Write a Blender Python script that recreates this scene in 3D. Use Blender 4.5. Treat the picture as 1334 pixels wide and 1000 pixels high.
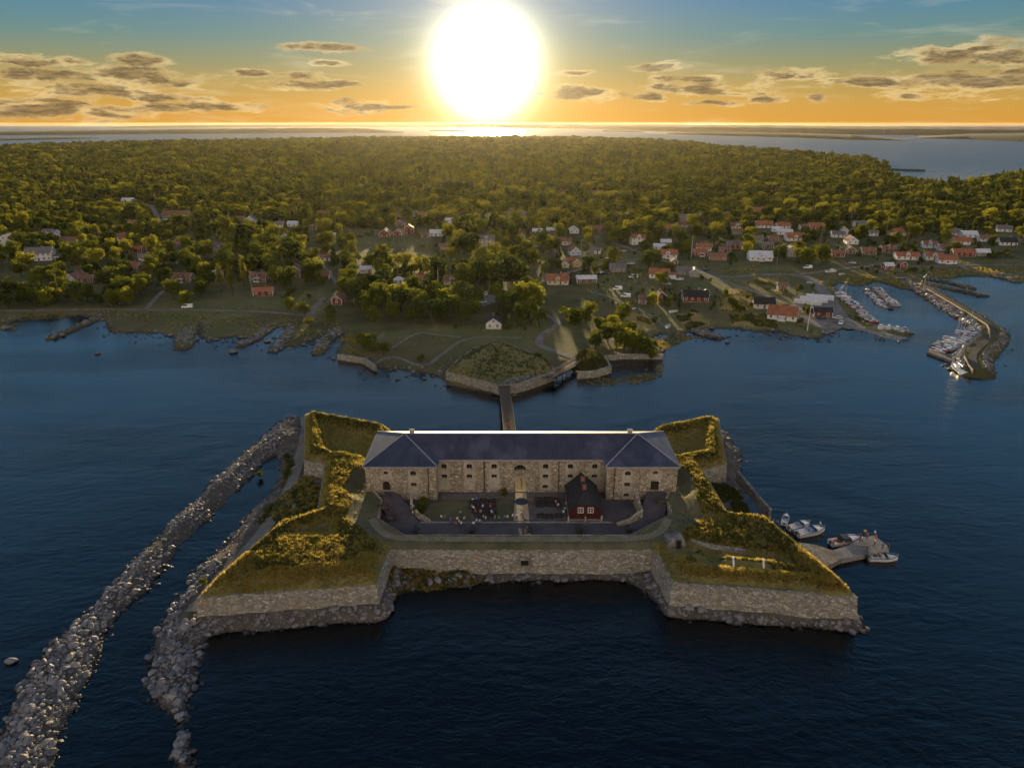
import bpy, bmesh, math, random
import numpy as np
from mathutils import Vector, Matrix, noise
from mathutils.geometry import tessellate_polygon, delaunay_2d_cdt

HAZE_D, HAZE_G = 8e-6, 0.68
R = math.radians
random.seed(7)
rng = np.random.default_rng(7)
scene = bpy.context.scene
for o in list(bpy.data.objects):
    bpy.data.objects.remove(o)
COL = scene.collection

# ------------------------------------------------------------------ camera
CAM_H, FPX, HORIZON = 85.0, 900.0, 160.5
TH = math.atan((500 - HORIZON) / FPX)
cam_data = bpy.data.cameras.new('camera')
cam = bpy.data.objects.new('camera', cam_data)
COL.objects.link(cam)
cam.location = (0, 0, CAM_H)
cam.rotation_euler = (math.pi / 2 - TH, 0, 0)
cam_data.sensor_width = 36
cam_data.lens = 36 * FPX / 1334
cam_data.clip_start = 1
cam_data.clip_end = 90000
scene.camera = cam

# ------------------------------------------------------------------ colour management, render settings
vs = scene.view_settings
vs.view_transform = 'Standard'
vs.look = 'None'
vs.gamma = 1
vs.use_curve_mapping = False
vs.exposure = 0.95
scene.render.engine = 'CYCLES'
cy = scene.cycles
cy.use_denoising = True
cy.max_bounces = 5
cy.diffuse_bounces = 2
cy.glossy_bounces = 3
cy.transmission_bounces = 3
cy.volume_bounces = 0
cy.transparent_max_bounces = 6
cy.use_adaptive_sampling = True
cy.adaptive_threshold = 0.02
cy.sample_clamp_indirect = 4
cy.caustics_reflective = False
cy.caustics_refractive = False

# ------------------------------------------------------------------ world: evening sky with clouds round the low sun
SUN_AZ, SUN_EL = -2.0, 4.1          # degrees; azimuth 0 is straight ahead (+Y), positive to +X
SUN_DIR = Vector((math.sin(R(SUN_AZ)) * math.cos(R(SUN_EL)), math.cos(R(SUN_AZ)) * math.cos(R(SUN_EL)), math.sin(R(SUN_EL))))
world = bpy.data.worlds.new('World')
scene.world = world
world.use_nodes = True
nt = world.node_tree
nt.nodes.clear()

class NB:
    """small helper for node graphs"""
    def __init__(s, tree): s.t = tree
    def n(s, kind, **kw):
        nd = s.t.nodes.new(kind)
        for k, v in kw.items(): setattr(nd, k, v)
        return nd
    def put(s, sock, v):
        if v is None: return
        if hasattr(v, 'is_output') or isinstance(v, bpy.types.NodeSocket): s.t.links.new(v, sock)
        else: sock.default_value = v
    def m(s, op, a, b=None, c=None, clamp=False):
        nd = s.n('ShaderNodeMath', operation=op, use_clamp=clamp)
        s.put(nd.inputs[0], a); s.put(nd.inputs[1], b); s.put(nd.inputs[2], c)
        return nd.outputs[0]
    def v(s, op, a, b=None, c=None):
        nd = s.n('ShaderNodeVectorMath', operation=op)
        s.put(nd.inputs[0], a); s.put(nd.inputs[1], b)
        if c is not None: s.put(nd.inputs[2], c)
        return nd.outputs['Value'] if op in ('LENGTH', 'DOT_PRODUCT') else nd.outputs[0]
    def mix(s, f, a, b, mode='MIX'):
        nd = s.n('ShaderNodeMix', data_type='RGBA', blend_type=mode)
        s.put(nd.inputs[0], f); s.put(nd.inputs[6], a); s.put(nd.inputs[7], b)
        return nd.outputs[2]
    def ramp(s, f, stops, interp='LINEAR'):
        nd = s.n('ShaderNodeValToRGB')
        cr = nd.color_ramp
        cr.interpolation = interp
        while len(cr.elements) > 1: cr.elements.remove(cr.elements[-1])
        cr.elements[0].position = stops[0][0]; cr.elements[0].color = (*stops[0][1], 1)
        for p, c in stops[1:]:
            e = cr.elements.new(p); e.color = (*c, 1)
        s.put(nd.inputs[0], f)
        return nd.outputs[0]
    def smooth(s, x, lo, hi):
        nd = s.n('ShaderNodeMapRange', interpolation_type='SMOOTHSTEP')
        s.put(nd.inputs[0], x); nd.inputs[1].default_value = lo; nd.inputs[2].default_value = hi
        return nd.outputs[0]
    def noise(s, vec, scale, detail=3, rough=0.55, dist=0.0):
        nd = s.n('ShaderNodeTexNoise')
        s.put(nd.inputs['Vector'], vec)
        nd.inputs['Scale'].default_value = scale; nd.inputs['Detail'].default_value = detail
        nd.inputs['Roughness'].default_value = rough; nd.inputs['Distortion'].default_value = dist
        return nd.outputs[0]

W = NB(nt)
tc = W.n('ShaderNodeTexCoord').outputs['Generated']
sep = W.n('ShaderNodeSeparateXYZ'); nt.links.new(tc, sep.inputs[0])
dx, dy, dz = sep.outputs
el = W.m('MULTIPLY', W.m('ARCSINE', dz), 180 / math.pi)
az = W.m('MULTIPLY', W.m('ARCTAN2', dx, dy), 180 / math.pi)
elf = W.m('DIVIDE', W.m('ADD', el, 5.0), 95.0, clamp=True)
E = lambda d: (d + 5.0) / 95.0
skyA = W.ramp(elf, [(0, (.22, .11, .018)), (E(0), (.345, .165, .024)), (E(1.3), (.305, .17, .034)), (E(2.6), (.22, .16, .050)), (E(4.0), (.135, .142, .076)),
                    (E(5.8), (.062, .128, .130)), (E(8.5), (.025, .106, .195)), (E(16), (.078, .205, .36)), (E(33), (.040, .125, .25)), (E(50), (.014, .046, .105)), (1, (.010, .030, .075))])
skyB = W.ramp(elf, [(0, (.46, .36, .27)), (E(0), (.62, .49, .38)), (E(15), (.64, .52, .42)), (E(35), (.40, .36, .32)), (E(60), (.08, .10, .14)), (1, (.010, .030, .075))])  # sky away from the sun, brightened and warmed to light the fort's front
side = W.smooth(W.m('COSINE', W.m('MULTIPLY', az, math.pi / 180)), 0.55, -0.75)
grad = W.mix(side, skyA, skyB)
# physical sky underneath
nish = W.n('ShaderNodeTexSky', sky_type='NISHITA')
nish.sun_disc = False
nish.sun_elevation = R(SUN_EL)
nish.sun_rotation = R(SUN_AZ)
grad = W.mix(1.0, grad, W.mix(1.0, nish.outputs[0], (.0022, .0022, .0022, 1), 'MULTIPLY'), 'ADD')
# clouds, each one a stretched puff low over the horizon: (pixel x, y, half width, half height)
CL = [(135, 97, 95, 8), (205, 104, 62, 10), (55, 82, 62, 6), (190, 79, 34, 5), (385, 111, 46, 6), (392, 99, 26, 5), (330, 96, 18, 4), (120, 118, 80, 8),
      (425, 62, 36, 5), (428, 82, 22, 3.5), (468, 139, 36, 8), (215, 128, 45, 5), (762, 122, 44, 8), (905, 117, 72, 9), (930, 134, 26, 4), (1022, 100, 42, 7), (1108, 107, 48, 5),
      (1300, 72, 76, 13), (1275, 110, 80, 10), (1318, 92, 50, 5), (862, 87, 30, 5), (748, 95, 20, 3), (1185, 125, 22, 4), (1066, 130, 10, 5),
      (60, 143, 95, 11), (850, 126, 22, 5), (700, 123, 16, 4), (895, 104, 40, 5), (1000, 131, 20, 4), (520, 141, 24, 3), (448, 110, 22, 4), (250, 140, 70, 6), (1240, 106, 46, 8)]
ae = W.n('ShaderNodeCombineXYZ'); W.put(ae.inputs[0], az); W.put(ae.inputs[1], el)
aev = ae.outputs[0]
def px_azel(px, py):
    d = Vector((0, math.cos(TH), -math.sin(TH))) + Vector((1, 0, 0)) * ((px - 667) / FPX) + Vector((0, math.sin(TH), math.cos(TH))) * (-(py - 500) / FPX)
    d.normalize()
    return math.degrees(math.atan2(d.x, d.y)), math.degrees(math.asin(d.z))
near = None
for (cx, cyy, hw, hh) in CL:
    a0, e0 = px_azel(cx, cyy)
    sx, sy = 1 / (hw * .072), 1 / (hh * .070)
    ln = W.v('LENGTH', W.v('MULTIPLY_ADD', aev, (sx, sy, 0), (-a0 * sx, -e0 * sy, 0)))
    near = ln if near is None else W.m('MINIMUM', near, ln)
cn = W.v('MULTIPLY', aev, (.26, 1.0, 1))
n1 = W.noise(cn, 1.25, 9, .64, .3)
dens = W.m('ADD', W.m('SUBTRACT', 1.0, near), W.m('MULTIPLY', W.m('SUBTRACT', n1, .5), 4.0))
alpha = W.smooth(dens, -.22, .58)
core = W.smooth(dens, .0, .78)
under = W.noise(W.v('MULTIPLY', aev, (.5, 2.2, 1)), 2.3, 4, .6)
corec = W.mix(W.smooth(under, .35, .65), (.070, .052, .030, 1), (.175, .115, .048, 1))
rim = W.smooth(W.noise(W.v('MULTIPLY', aev, (.35, .9, 1)), .9, 4, .6), .40, .62)
cloudc = W.mix(core, W.mix(rim, (.34, .225, .082, 1), (.60, .45, .22, 1)), corec)
grad = W.mix(W.m('MULTIPLY', alpha, .88), grad, cloudc)
# thin high veil of cirrus
ci = W.smooth(W.noise(W.v('MULTIPLY', aev, (.10, .75, 1)), 1.1, 6, .6, .6), .52, .80)
grad = W.mix(W.m('MULTIPLY', ci, .22), grad, (.62, .52, .36, 1))
# aureole round the sun
cosang = W.v('DOT_PRODUCT', tc, tuple(SUN_DIR))
ang = W.m('MULTIPLY', W.m('ARCCOSINE', W.m('MINIMUM', cosang, .999999)), 180 / math.pi)
g1 = W.m('MULTIPLY', W.m('EXPONENT', W.m('MULTIPLY', W.m('POWER', W.m('DIVIDE', ang, 2.2), 1.7), -1)), 6.0)
g2 = W.m('MULTIPLY', W.m('EXPONENT', W.m('DIVIDE', ang, -3.4)), .55)
g3 = W.m('MULTIPLY', W.m('EXPONENT', W.m('DIVIDE', ang, -11.0)), .11)
def scaled(col, f):
    nd = W.n('ShaderNodeVectorMath', operation='SCALE'); nd.inputs[0].default_value = col; W.put(nd.inputs['Scale'], f); return nd.outputs[0]
glow = W.v('ADD', W.v('ADD', scaled((1, .93, .72), g1), scaled((1, .80, .42), g2)), scaled((1, .72, .40), g3))
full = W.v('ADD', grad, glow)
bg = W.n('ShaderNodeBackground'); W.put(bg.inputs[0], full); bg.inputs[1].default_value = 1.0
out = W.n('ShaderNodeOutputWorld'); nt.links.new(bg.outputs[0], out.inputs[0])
world.cycles.sampling_method = 'MANUAL'
world.cycles.sample_map_resolution = 1024

# ------------------------------------------------------------------ sun
sun_data = bpy.data.lights.new('sun', 'SUN')
sun_data.energy = 5.0
sun_data.angle = R(0.6)
sun_data.color = (1.0, .74, .38)
sun = bpy.data.objects.new('sun', sun_data)
COL.objects.link(sun)
sun.rotation_euler = (-SUN_DIR).to_track_quat('-Z', 'Y').to_euler()

# ------------------------------------------------------------------ helpers
def P(px, py, z=0.0):
    """place in the world seen at a photo pixel, at height z"""
    ux, uy = (px - 667) / FPX, -(py - 500) / FPX
    d = Vector((ux, math.cos(TH) + uy * math.sin(TH), -math.sin(TH) + uy * math.cos(TH)))
    t = (z - CAM_H) / d.z
    return Vector((d.x * t, d.y * t, z))
def P2(px, py, z=0.0):
    p = P(px, py, z); return (p.x, p.y)
def to_px(x, y, z):
    f = y * math.cos(TH) - (z - CAM_H) * math.sin(TH)
    u = y * math.sin(TH) + (z - CAM_H) * math.cos(TH)
    return 667 + FPX * x / f, 500 - FPX * u / f
def mpp(px, py, z=0.0):
    """metres per photo pixel at that place"""
    p = P(px, py, z)
    return (p.y * math.cos(TH) + (CAM_H - z) * math.sin(TH)) / FPX

def link(o, parent=None):
    COL.objects.link(o)
    if parent is not None: o.parent = parent
    return o
def tag(o, label=None, cat=None, group=None, kind=None):
    if label: o['label'] = label
    if cat: o['category'] = cat
    if group: o['group'] = group
    if kind: o['kind'] = kind
    return o
def empty(name, loc=(0, 0, 0), rz=0.0, label=None, cat=None, group=None):
    o = bpy.data.objects.new(name, None)
    o.empty_display_size = .5
    o.location = loc; o.rotation_euler = (0, 0, rz)
    COL.objects.link(o)
    return tag(o, label, cat, group)
KIDS = {}
def copy_tree(root, loc=None, rz=None, label=None, group=None, scale=None):
    c = root.copy(); COL.objects.link(c)
    if loc is not None: c.location = loc
    if rz is not None: c.rotation_euler = (0, 0, rz)
    if scale is not None: c.scale = scale if hasattr(scale, '__len__') else (scale,) * 3
    if label: c['label'] = label
    if group: c['group'] = group
    _copy_kids(root, c)
    return c
def _copy_kids(src, dst):
    for ch in KIDS.get(src.name, ()):
        k = ch.copy(); COL.objects.link(k); k.parent = dst
        KIDS.setdefault(dst.name, []).append(k)
        _copy_kids(ch, k)
def mobj(name, mesh, parent=None, loc=None, rz=None):
    o = bpy.data.objects.new(name, mesh)
    COL.objects.link(o)
    if parent is not None:
        o.parent = parent
        KIDS.setdefault(parent.name, []).append(o)
    if loc is not None: o.location = loc
    if rz is not None: o.rotation_euler = (0, 0, rz)
    return o

class MB:
    """collects simple solids into ONE mesh"""
    def __init__(s): s.V, s.F, s.M, s.mi = [], [], [], 0
    def mat(s, i): s.mi = i; return s
    def add(s, verts, faces):
        b = len(s.V)
        s.V += [tuple(v) for v in verts]
        for f in faces: s.F.append([b + i for i in f]); s.M.append(s.mi)
        return s
    def box(s, x0, x1, y0, y1, z0, z1, rz=0.0, c=None):
        v = [(x, y, z) for z in (z0, z1) for y in (y0, y1) for x in (x0, x1)]
        if rz:
            cx, cy_ = c if c else ((x0 + x1) / 2, (y0 + y1) / 2)
            ca, sa = math.cos(rz), math.sin(rz)
            v = [(cx + (x - cx) * ca - (y - cy_) * sa, cy_ + (x - cx) * sa + (y - cy_) * ca, z) for x, y, z in v]
        return s.add(v, [(0, 2, 3, 1), (4, 5, 7, 6), (0, 1, 5, 4), (2, 6, 7, 3), (1, 3, 7, 5), (0, 4, 6, 2)])
    def bar(s, a, b, w, h=None):
        """rectangular bar from a to b"""
        a, b = Vector(a), Vector(b); h = h or w
        d = (b - a).normalized()
        up = Vector((0, 0, 1)) if abs(d.z) < .95 else Vector((0, 1, 0))
        sx = d.cross(up).normalized() * (w / 2); sy = sx.cross(d).normalized() * (h / 2)
        v = [p + i * sx + j * sy for p in (a, b) for i, j in ((-1, -1), (1, -1), (1, 1), (-1, 1))]
        return s.add(v, [(0, 1, 2, 3), (7, 6, 5, 4), (0, 4, 5, 1), (1, 5, 6, 2), (2, 6, 7, 3), (3, 7, 4, 0)])
    def tube(s, a, b, r0, r1=None, n=8):
        a, b = Vector(a), Vector(b); r1 = r0 if r1 is None else r1
        d = (b - a).normalized()
        up = Vector((0, 0, 1)) if abs(d.z) < .95 else Vector((0, 1, 0))
        u = d.cross(up).normalized(); w = u.cross(d)
        v = []
        for p, r in ((a, r0), (b, r1)):
            v += [p + (u * math.cos(2 * math.pi * i / n) + w * math.sin(2 * math.pi * i / n)) * r for i in range(n)]
        f = [(i, (i + 1) % n, n + (i + 1) % n, n + i) for i in range(n)]
        return s.add(v, f + [tuple(range(n))[::-1], tuple(range(n, 2 * n))])
    def loft(s, rings, cap=True):
        """rings of equal length joined one to the next (closed rings)"""
        n = len(rings[0]); v = [p for r in rings for p in r]; f = []
        for k in range(len(rings) - 1):
            for i in range(n):
                j = (i + 1) % n
                f.append((k * n + i, k * n + j, (k + 1) * n + j, (k + 1) * n + i))
        if cap: f += [tuple(range(n))[::-1], tuple(range((len(rings) - 1) * n, len(rings) * n))]
        return s.add(v, f)
    def prism(s, poly, z0, z1):
        n = len(poly)
        za = z0 if hasattr(z0, '__len__') else [z0] * n
        zb = z1 if hasattr(z1, '__len__') else [z1] * n
        v = [(p[0], p[1], za[i]) for i, p in enumerate(poly)] + [(p[0], p[1], zb[i]) for i, p in enumerate(poly)]
        f = [(i, (i + 1) % n, n + (i + 1) % n, n + i) for i in range(n)]
        tri = tessellate_polygon([[Vector((p[0], p[1], 0)) for p in poly]])
        f += [tuple(n + i for i in t) for t in tri] + [tuple(reversed(t)) for t in tri]
        return s.add(v, f)
    def mesh(s, name, mats, smooth=False, recalc=True):
        me = bpy.data.meshes.new(name)
        me.from_pydata(s.V, [], s.F)
        mats = mats if isinstance(mats, (list, tuple)) else [mats]
        for m in mats: me.materials.append(m)
        if len(mats) > 1: me.polygons.foreach_set('material_index', s.M)
        if recalc:
            bm = bmesh.new(); bm.from_mesh(me); bmesh.ops.recalc_face_normals(bm, faces=bm.faces); bm.to_mesh(me); bm.free()
        if smooth: me.polygons.foreach_set('use_smooth', [True] * len(me.polygons))
        me.update()
        return me
    def build(s, name, mats, parent=None, loc=None, rz=None, smooth=False):
        return mobj(name, s.mesh(name, mats, smooth), parent, loc, rz)

def np_mesh(name, verts, faces, mat, smooth=False):
    """fast mesh from numpy arrays (faces all of one size)"""
    me = bpy.data.meshes.new(name)
    verts = np.asarray(verts, dtype=np.float32); faces = np.asarray(faces, dtype=np.int32)
    k = faces.shape[1]
    me.vertices.add(len(verts)); me.vertices.foreach_set('co', verts.ravel())
    me.loops.add(faces.size); me.loops.foreach_set('vertex_index', faces.ravel())
    me.polygons.add(len(faces)); me.polygons.foreach_set('loop_start', np.arange(0, faces.size, k, dtype=np.int32))
    me.polygons.foreach_set('loop_total', np.full(len(faces), k, dtype=np.int32))
    if smooth: me.polygons.foreach_set('use_smooth', np.ones(len(faces), dtype=bool))
    me.update(calc_edges=True); me.validate()
    for m in (mat if isinstance(mat, (list, tuple)) else [mat]): me.materials.append(m)
    return me

def sdf_poly(X, Y, poly):
    """signed distance to a polygon, positive inside"""
    shp = X.shape; x = X.ravel(); y = Y.ravel()
    d2 = np.full(x.shape, 1e18); inside = np.zeros(x.shape, bool)
    n = len(poly)
    for i in range(n):
        ax, ay = poly[i]; bx, by = poly[(i + 1) % n]
        ex, ey = bx - ax, by - ay
        L = ex * ex + ey * ey + 1e-9
        t = np.clip(((x - ax) * ex + (y - ay) * ey) / L, 0, 1)
        d2 = np.minimum(d2, (x - ax - t * ex) ** 2 + (y - ay - t * ey) ** 2)
        c = ((ay > y) != (by > y)) & (x < ex * (y - ay) / (ey if abs(ey) > 1e-9 else 1e-9) + ax)
        inside ^= c
    return (np.sqrt(d2) * np.where(inside, 1, -1)).reshape(shp)
def dist_line(X, Y, pts):
    shp = X.shape; x = X.ravel(); y = Y.ravel(); d2 = np.full(x.shape, 1e18)
    for i in range(len(pts) - 1):
        ax, ay = pts[i][:2]; bx, by = pts[i + 1][:2]
        ex, ey = bx - ax, by - ay
        t = np.clip(((x - ax) * ex + (y - ay) * ey) / (ex * ex + ey * ey + 1e-9), 0, 1)
        d2 = np.minimum(d2, (x - ax - t * ex) ** 2 + (y - ay - t * ey) ** 2)
    return np.sqrt(d2).reshape(shp)
def vnoise(X, Y, s, seed=0, octaves=3):
    """value noise on numpy arrays, about -1..1"""
    tot = np.zeros(X.shape); amp = 1.0; norm = 0
    g = np.random.default_rng(seed).random((256, 256))
    f = 1.0 / s
    for o_ in range(octaves):
        x = X * f + 37.3 * o_; y = Y * f + 11.7 * o_
        xi = np.floor(x).astype(int); yi = np.floor(y).astype(int)
        u = x - xi; v = y - yi; u = u * u * (3 - 2 * u); v = v * v * (3 - 2 * v)
        a = g[xi & 255, yi & 255]; b = g[(xi + 1) & 255, yi & 255]; c = g[xi & 255, (yi + 1) & 255]; d = g[(xi + 1) & 255, (yi + 1) & 255]
        tot += amp * ((a * (1 - u) + b * u) * (1 - v) + (c * (1 - u) + d * u) * v); norm += amp
        amp *= .5; f *= 2.03
    return tot / norm * 2 - 1
def in_poly(x, y, poly): return float(sdf_poly(np.array([x]), np.array([y]), poly)[0]) > 0

# ------------------------------------------------------------------ materials
MAT = {}
def pmat(name, col, rough=.8, col2=None, scale=1.0, spec=.3, metal=0.0, bump=0.0, bscale=None, detail=4, tint=False, col3=None, space='pos', stretch=(1, 1, 1), lo=.35, hi=.65):
    """painted / weathered surface: two or three base colours mixed by noise, fine bump"""
    m = bpy.data.materials.new(name); m.use_nodes = True
    t = m.node_tree; b = t.nodes['Principled BSDF']; B = NB(t)
    vec = B.n('ShaderNodeNewGeometry').outputs['Position'] if space == 'pos' else B.n('ShaderNodeTexCoord').outputs['Object']
    if stretch != (1, 1, 1): vec = B.v('MULTIPLY', vec, stretch)
    c = (*col, 1)
    if col2:
        f = B.smooth(B.noise(vec, scale, detail, .6), lo, hi)
        c = B.mix(f, c, (*col2, 1))
        if col3:
            f3 = B.smooth(B.noise(B.v('ADD', vec, (31, 17, 5)), scale * .37, 3, .6), .5, .72)
            c = B.mix(f3, c, (*col3, 1))
    if tint:
        oi = B.n('ShaderNodeObjectInfo')
        c = B.mix(1.0, c, oi.outputs['Color'], 'MULTIPLY')
    B.put(b.inputs['Base Color'], c)
    b.inputs['Roughness'].default_value = rough
    b.inputs['Specular IOR Level'].default_value = spec
    b.inputs['Metallic'].default_value = metal
    if bump:
        bn = B.n('ShaderNodeBump'); bn.inputs['Strength'].default_value = bump; bn.inputs['Distance'].default_value = .15
        B.put(bn.inputs['Height'], B.noise(vec, bscale or scale * 4, 4, .65)); t.links.new(bn.outputs[0], b.inputs['Normal'])
    MAT[name] = m
    return m
def stonemat(name, a, b_, c_, scale=1.6, mortar=(.16, .14, .12), stain=None):
    """rubble masonry: voronoi stones of differing colour with darker joints"""
    m = bpy.data.materials.new(name); m.use_nodes = True
    t = m.node_tree; bs = t.nodes['Principled BSDF']; B = NB(t)
    pos = B.n('ShaderNodeNewGeometry').outputs['Position']
    v = B.v('MULTIPLY', pos, (1, 1, 1.5))
    v = B.v('ADD', v, B.v('MULTIPLY', B.n('ShaderNodeTexNoise').outputs['Color'], (0, 0, 0)))
    vo = B.n('ShaderNodeTexVoronoi'); B.put(vo.inputs['Vector'], v); vo.inputs['Scale'].default_value = scale
    ve = B.n('ShaderNodeTexVoronoi', feature='DISTANCE_TO_EDGE'); B.put(ve.inputs['Vector'], v); ve.inputs['Scale'].default_value = scale
    sc = B.n('ShaderNodeSeparateColor'); t.links.new(vo.outputs['Color'], sc.inputs[0])
    col = B.ramp(sc.outputs[0], [(0, a), (.45, b_), (.8, c_), (1, tuple(min(1, x * 1.35) for x in c_))])
    big = B.smooth(B.noise(pos, .22, 4, .6), .35, .7)
    col = B.mix(B.m('MULTIPLY', big, .55), col, (*b_, 1))
    damp = B.smooth(B.noise(B.v('MULTIPLY', pos, (1, 1, .25)), .6, 4, .65), .52, .75)
    col = B.mix(B.m('MULTIPLY', damp, .6), col, (.085, .075, .06, 1))
    if stain:
        st = B.smooth(B.noise(B.v('ADD', pos, (9, 3, 2)), .33, 4, .6), .60, .72)
        col = B.mix(B.m('MULTIPLY', st, .6), col, (*stain, 1))
    j = B.smooth(ve.outputs[0], .0, .09)
    col = B.mix(j, (*mortar, 1), col)
    B.put(bs.inputs['Base Color'], col); bs.inputs['Roughness'].default_value = .9; bs.inputs['Specular IOR Level'].default_value = .2
    bn = B.n('ShaderNodeBump'); bn.inputs['Strength'].default_value = .8; bn.inputs['Distance'].default_value = .12
    B.put(bn.inputs['Height'], B.m('ADD', j, B.noise(pos, 5, 4, .7))); t.links.new(bn.outputs[0], bs.inputs['Normal'])
    MAT[name] = m
    return m
def leafmat(name, col, col2, trans, tw=.45, rnd=.62):
    """leaves and grass: diffuse plus light passing through"""
    m = bpy.data.materials.new(name); m.use_nodes = True
    t = m.node_tree; t.nodes.clear(); B = NB(t)
    oi = B.n('ShaderNodeObjectInfo')
    pos = B.n('ShaderNodeNewGeometry').outputs['Position']
    f = B.m('ADD', B.m('MULTIPLY', oi.outputs['Random'], rnd), B.m('MULTIPLY', B.noise(pos, .35, 3, .6), 1 - rnd))
    c = B.mix(B.smooth(f, .2, .8), (*col, 1), (*col2, 1))
    d = B.n('ShaderNodeBsdfDiffuse'); B.put(d.inputs[0], c)
    tr = B.n('ShaderNodeBsdfTranslucent')
    B.put(tr.inputs[0], B.mix(B.smooth(f, .2, .8), (*trans, 1), tuple(x * 1.25 for x in trans) + (1,)))
    mx = B.n('ShaderNodeMixShader'); mx.inputs[0].default_value = tw
    t.links.new(d.outputs[0], mx.inputs[1]); t.links.new(tr.outputs[0], mx.inputs[2])
    o = B.n('ShaderNodeOutputMaterial'); t.links.new(mx.outputs[0], o.inputs[0])
    MAT[name] = m
    return m

stonemat('fort_stone', (.22, .18, .13), (.37, .31, .23), (.47, .41, .32), 1.5)
stonemat('scarp_stone', (.19, .175, .145), (.31, .29, .245), (.41, .39, .345), 1.7, stain=(.40, .24, .09))
stonemat('quay_stone', (.10, .09, .075), (.19, .17, .14), (.26, .24, .20), .9)
pmat('plaster', (.40, .355, .29), .9, (.30, .265, .21), .9, bump=.2, col3=(.46, .42, .36))
pmat('white_plaster', (.62, .61, .62), .85, (.5, .49, .48), .8)
pmat('slate', (.046, .048, .074), .48, (.031, .033, .054), .5, spec=.5, bump=.25, bscale=3, col3=(.08, .078, .12), stretch=(1, .4, 1))
pmat('lead', (.30, .30, .33), .5, (.22, .22, .25), 1.0, spec=.5)
pmat('dark_glass', (.012, .012, .016), .12, spec=.6)
pmat('painted_dark', (.015, .013, .012), .9)  # near-black colour stands in for the shade inside openings
pmat('window_wood', (.16, .13, .10), .7, (.10, .08, .06), 2)
pmat('asphalt', (.085, .075, .085), .92, (.060, .053, .062), .35, bump=.15, bscale=6, col3=(.115, .10, .10))
pmat('court_paving', (.15, .13, .125), .9, (.105, .092, .09), .8, bump=.3, bscale=4)
pmat('pale_path', (.42, .35, .26), .9, (.32, .27, .2), .8, bump=.2)
pmat('gravel_road', (.21, .19, .175), .95, (.155, .14, .125), .4, bump=.3, bscale=5, col3=(.125, .115, .085))
pmat('mole_top', (.10, .088, .075), .95, (.07, .062, .052), .6, bump=.5, bscale=4)
pmat('concrete', (.27, .25, .23), .9, (.20, .185, .17), .7, bump=.2, col3=(.15, .14, .13))
pmat('rock', (.19, .188, .20), .60, (.095, .093, .10), .9, spec=.38, bump=.5, bscale=3, tint=True, col3=(.24, .225, .21))
def wet_foot(m):
    t = m.node_tree; b = t.nodes['Principled BSDF']; B = NB(t)
    sp = B.n('ShaderNodeSeparateXYZ'); t.links.new(B.n('ShaderNodeNewGeometry').outputs['Position'], sp.inputs[0])
    wet = B.m('SUBTRACT', 1.0, B.smooth(sp.outputs[2], .10, .60))
    old = b.inputs['Base Color'].links[0].from_socket
    B.put(b.inputs['Base Color'], B.mix(wet, old, (.014, .013, .012, 1)))
wet_foot(MAT['rock'])
pmat('bank_soil', (.095, .082, .068), .95, (.058, .051, .042), .5, bump=.6, bscale=2.5, col3=(.12, .105, .088))
pmat('mown_grass', (.092, .088, .046), .95, (.125, .112, .062), .35, bump=.3, bscale=5, col3=(.070, .072, .032))
pmat('worn_turf', (.22, .185, .13), .95, (.16, .14, .095), .6, bump=.3, bscale=4)
pmat('rampart_turf', (.13, .12, .042), .95, (.18, .15, .055), .4, bump=.5, bscale=3, col3=(.10, .105, .035))
pmat('iron', (.022, .020, .020), .45, spec=.5)
pmat('old_timber', (.12, .085, .055), .85, (.075, .055, .04), 1.5, stretch=(4, .5, 1))
pmat('dark_timber', (.040, .030, .024), .85, (.025, .02, .016), 2)
pmat('rail_timber', (.34, .28, .21), .8, (.25, .2, .15), 2)
pmat('red_wood', (.19, .030, .020), .8, (.13, .022, .016), 1.2, bump=.2, bscale=6, stretch=(3, 3, .3))
pmat('white_wood', (.74, .74, .74), .7, (.62, .62, .62), 1.2)
pmat('cream_wood', (.60, .52, .36), .75, (.52, .45, .31), 1)
pmat('yellow_wood', (.52, .38, .15), .75, (.45, .33, .13), 1)
pmat('brown_wood', (.16, .095, .06), .8, (.11, .065, .045), 1)
pmat('grey_wood', (.30, .29, .28), .8, (.22, .21, .2), 1)
pmat('blue_wood', (.45, .55, .66), .8, (.38, .47, .58), 1)
pmat('brick_wall', (.36, .17, .09), .85, (.28, .13, .07), 1.5)
pmat('tile_orange', (.33, .125, .065), .8, (.25, .095, .05), .9, bump=.3, bscale=5, col3=(.19, .085, .05))
pmat('tarred_red', (.085, .018, .014), .8, (.055, .013, .011), 1.2, bump=.2, bscale=6, stretch=(3, 3, .3))
pmat('tile_brown', (.22, .115, .075), .8, (.16, .085, .06), .9, bump=.3, bscale=5)
pmat('tile_grey', (.17, .16, .16), .75, (.12, .115, .12), .9, bump=.3, bscale=5)
pmat('roof_black', (.030, .028, .030), .7, (.02, .019, .021), 1, bump=.3, bscale=6)
pmat('roof_metal', (.58, .60, .64), .45, (.48, .50, .54), .6, spec=.6)
pmat('chimney_brick', (.30, .12, .07), .9, (.22, .09, .06), 3)
pmat('hull_white', (.86, .86, .86), .3, (.80, .80, .80), .7, spec=.5, tint=True)
pmat('deck_white', (.82, .82, .82), .5, (.74, .74, .74), .9)
pmat('boat_dark', (.03, .035, .05), .5, spec=.4)
pmat('boat_blue', (.04, .12, .34), .6, (.03, .09, .26), 2, tint=False)
pmat('canvas', (.42, .43, .46), .85, (.32, .33, .36), 1.2, tint=True)
pmat('teak', (.30, .19, .10), .7, (.22, .14, .075), 3)
pmat('vinyl_seat', (.55, .50, .44), .6)
pmat('boat_red', (.42, .05, .04), .5)
pmat('aluminium', (.55, .55, .56), .35, metal=.8)
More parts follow.
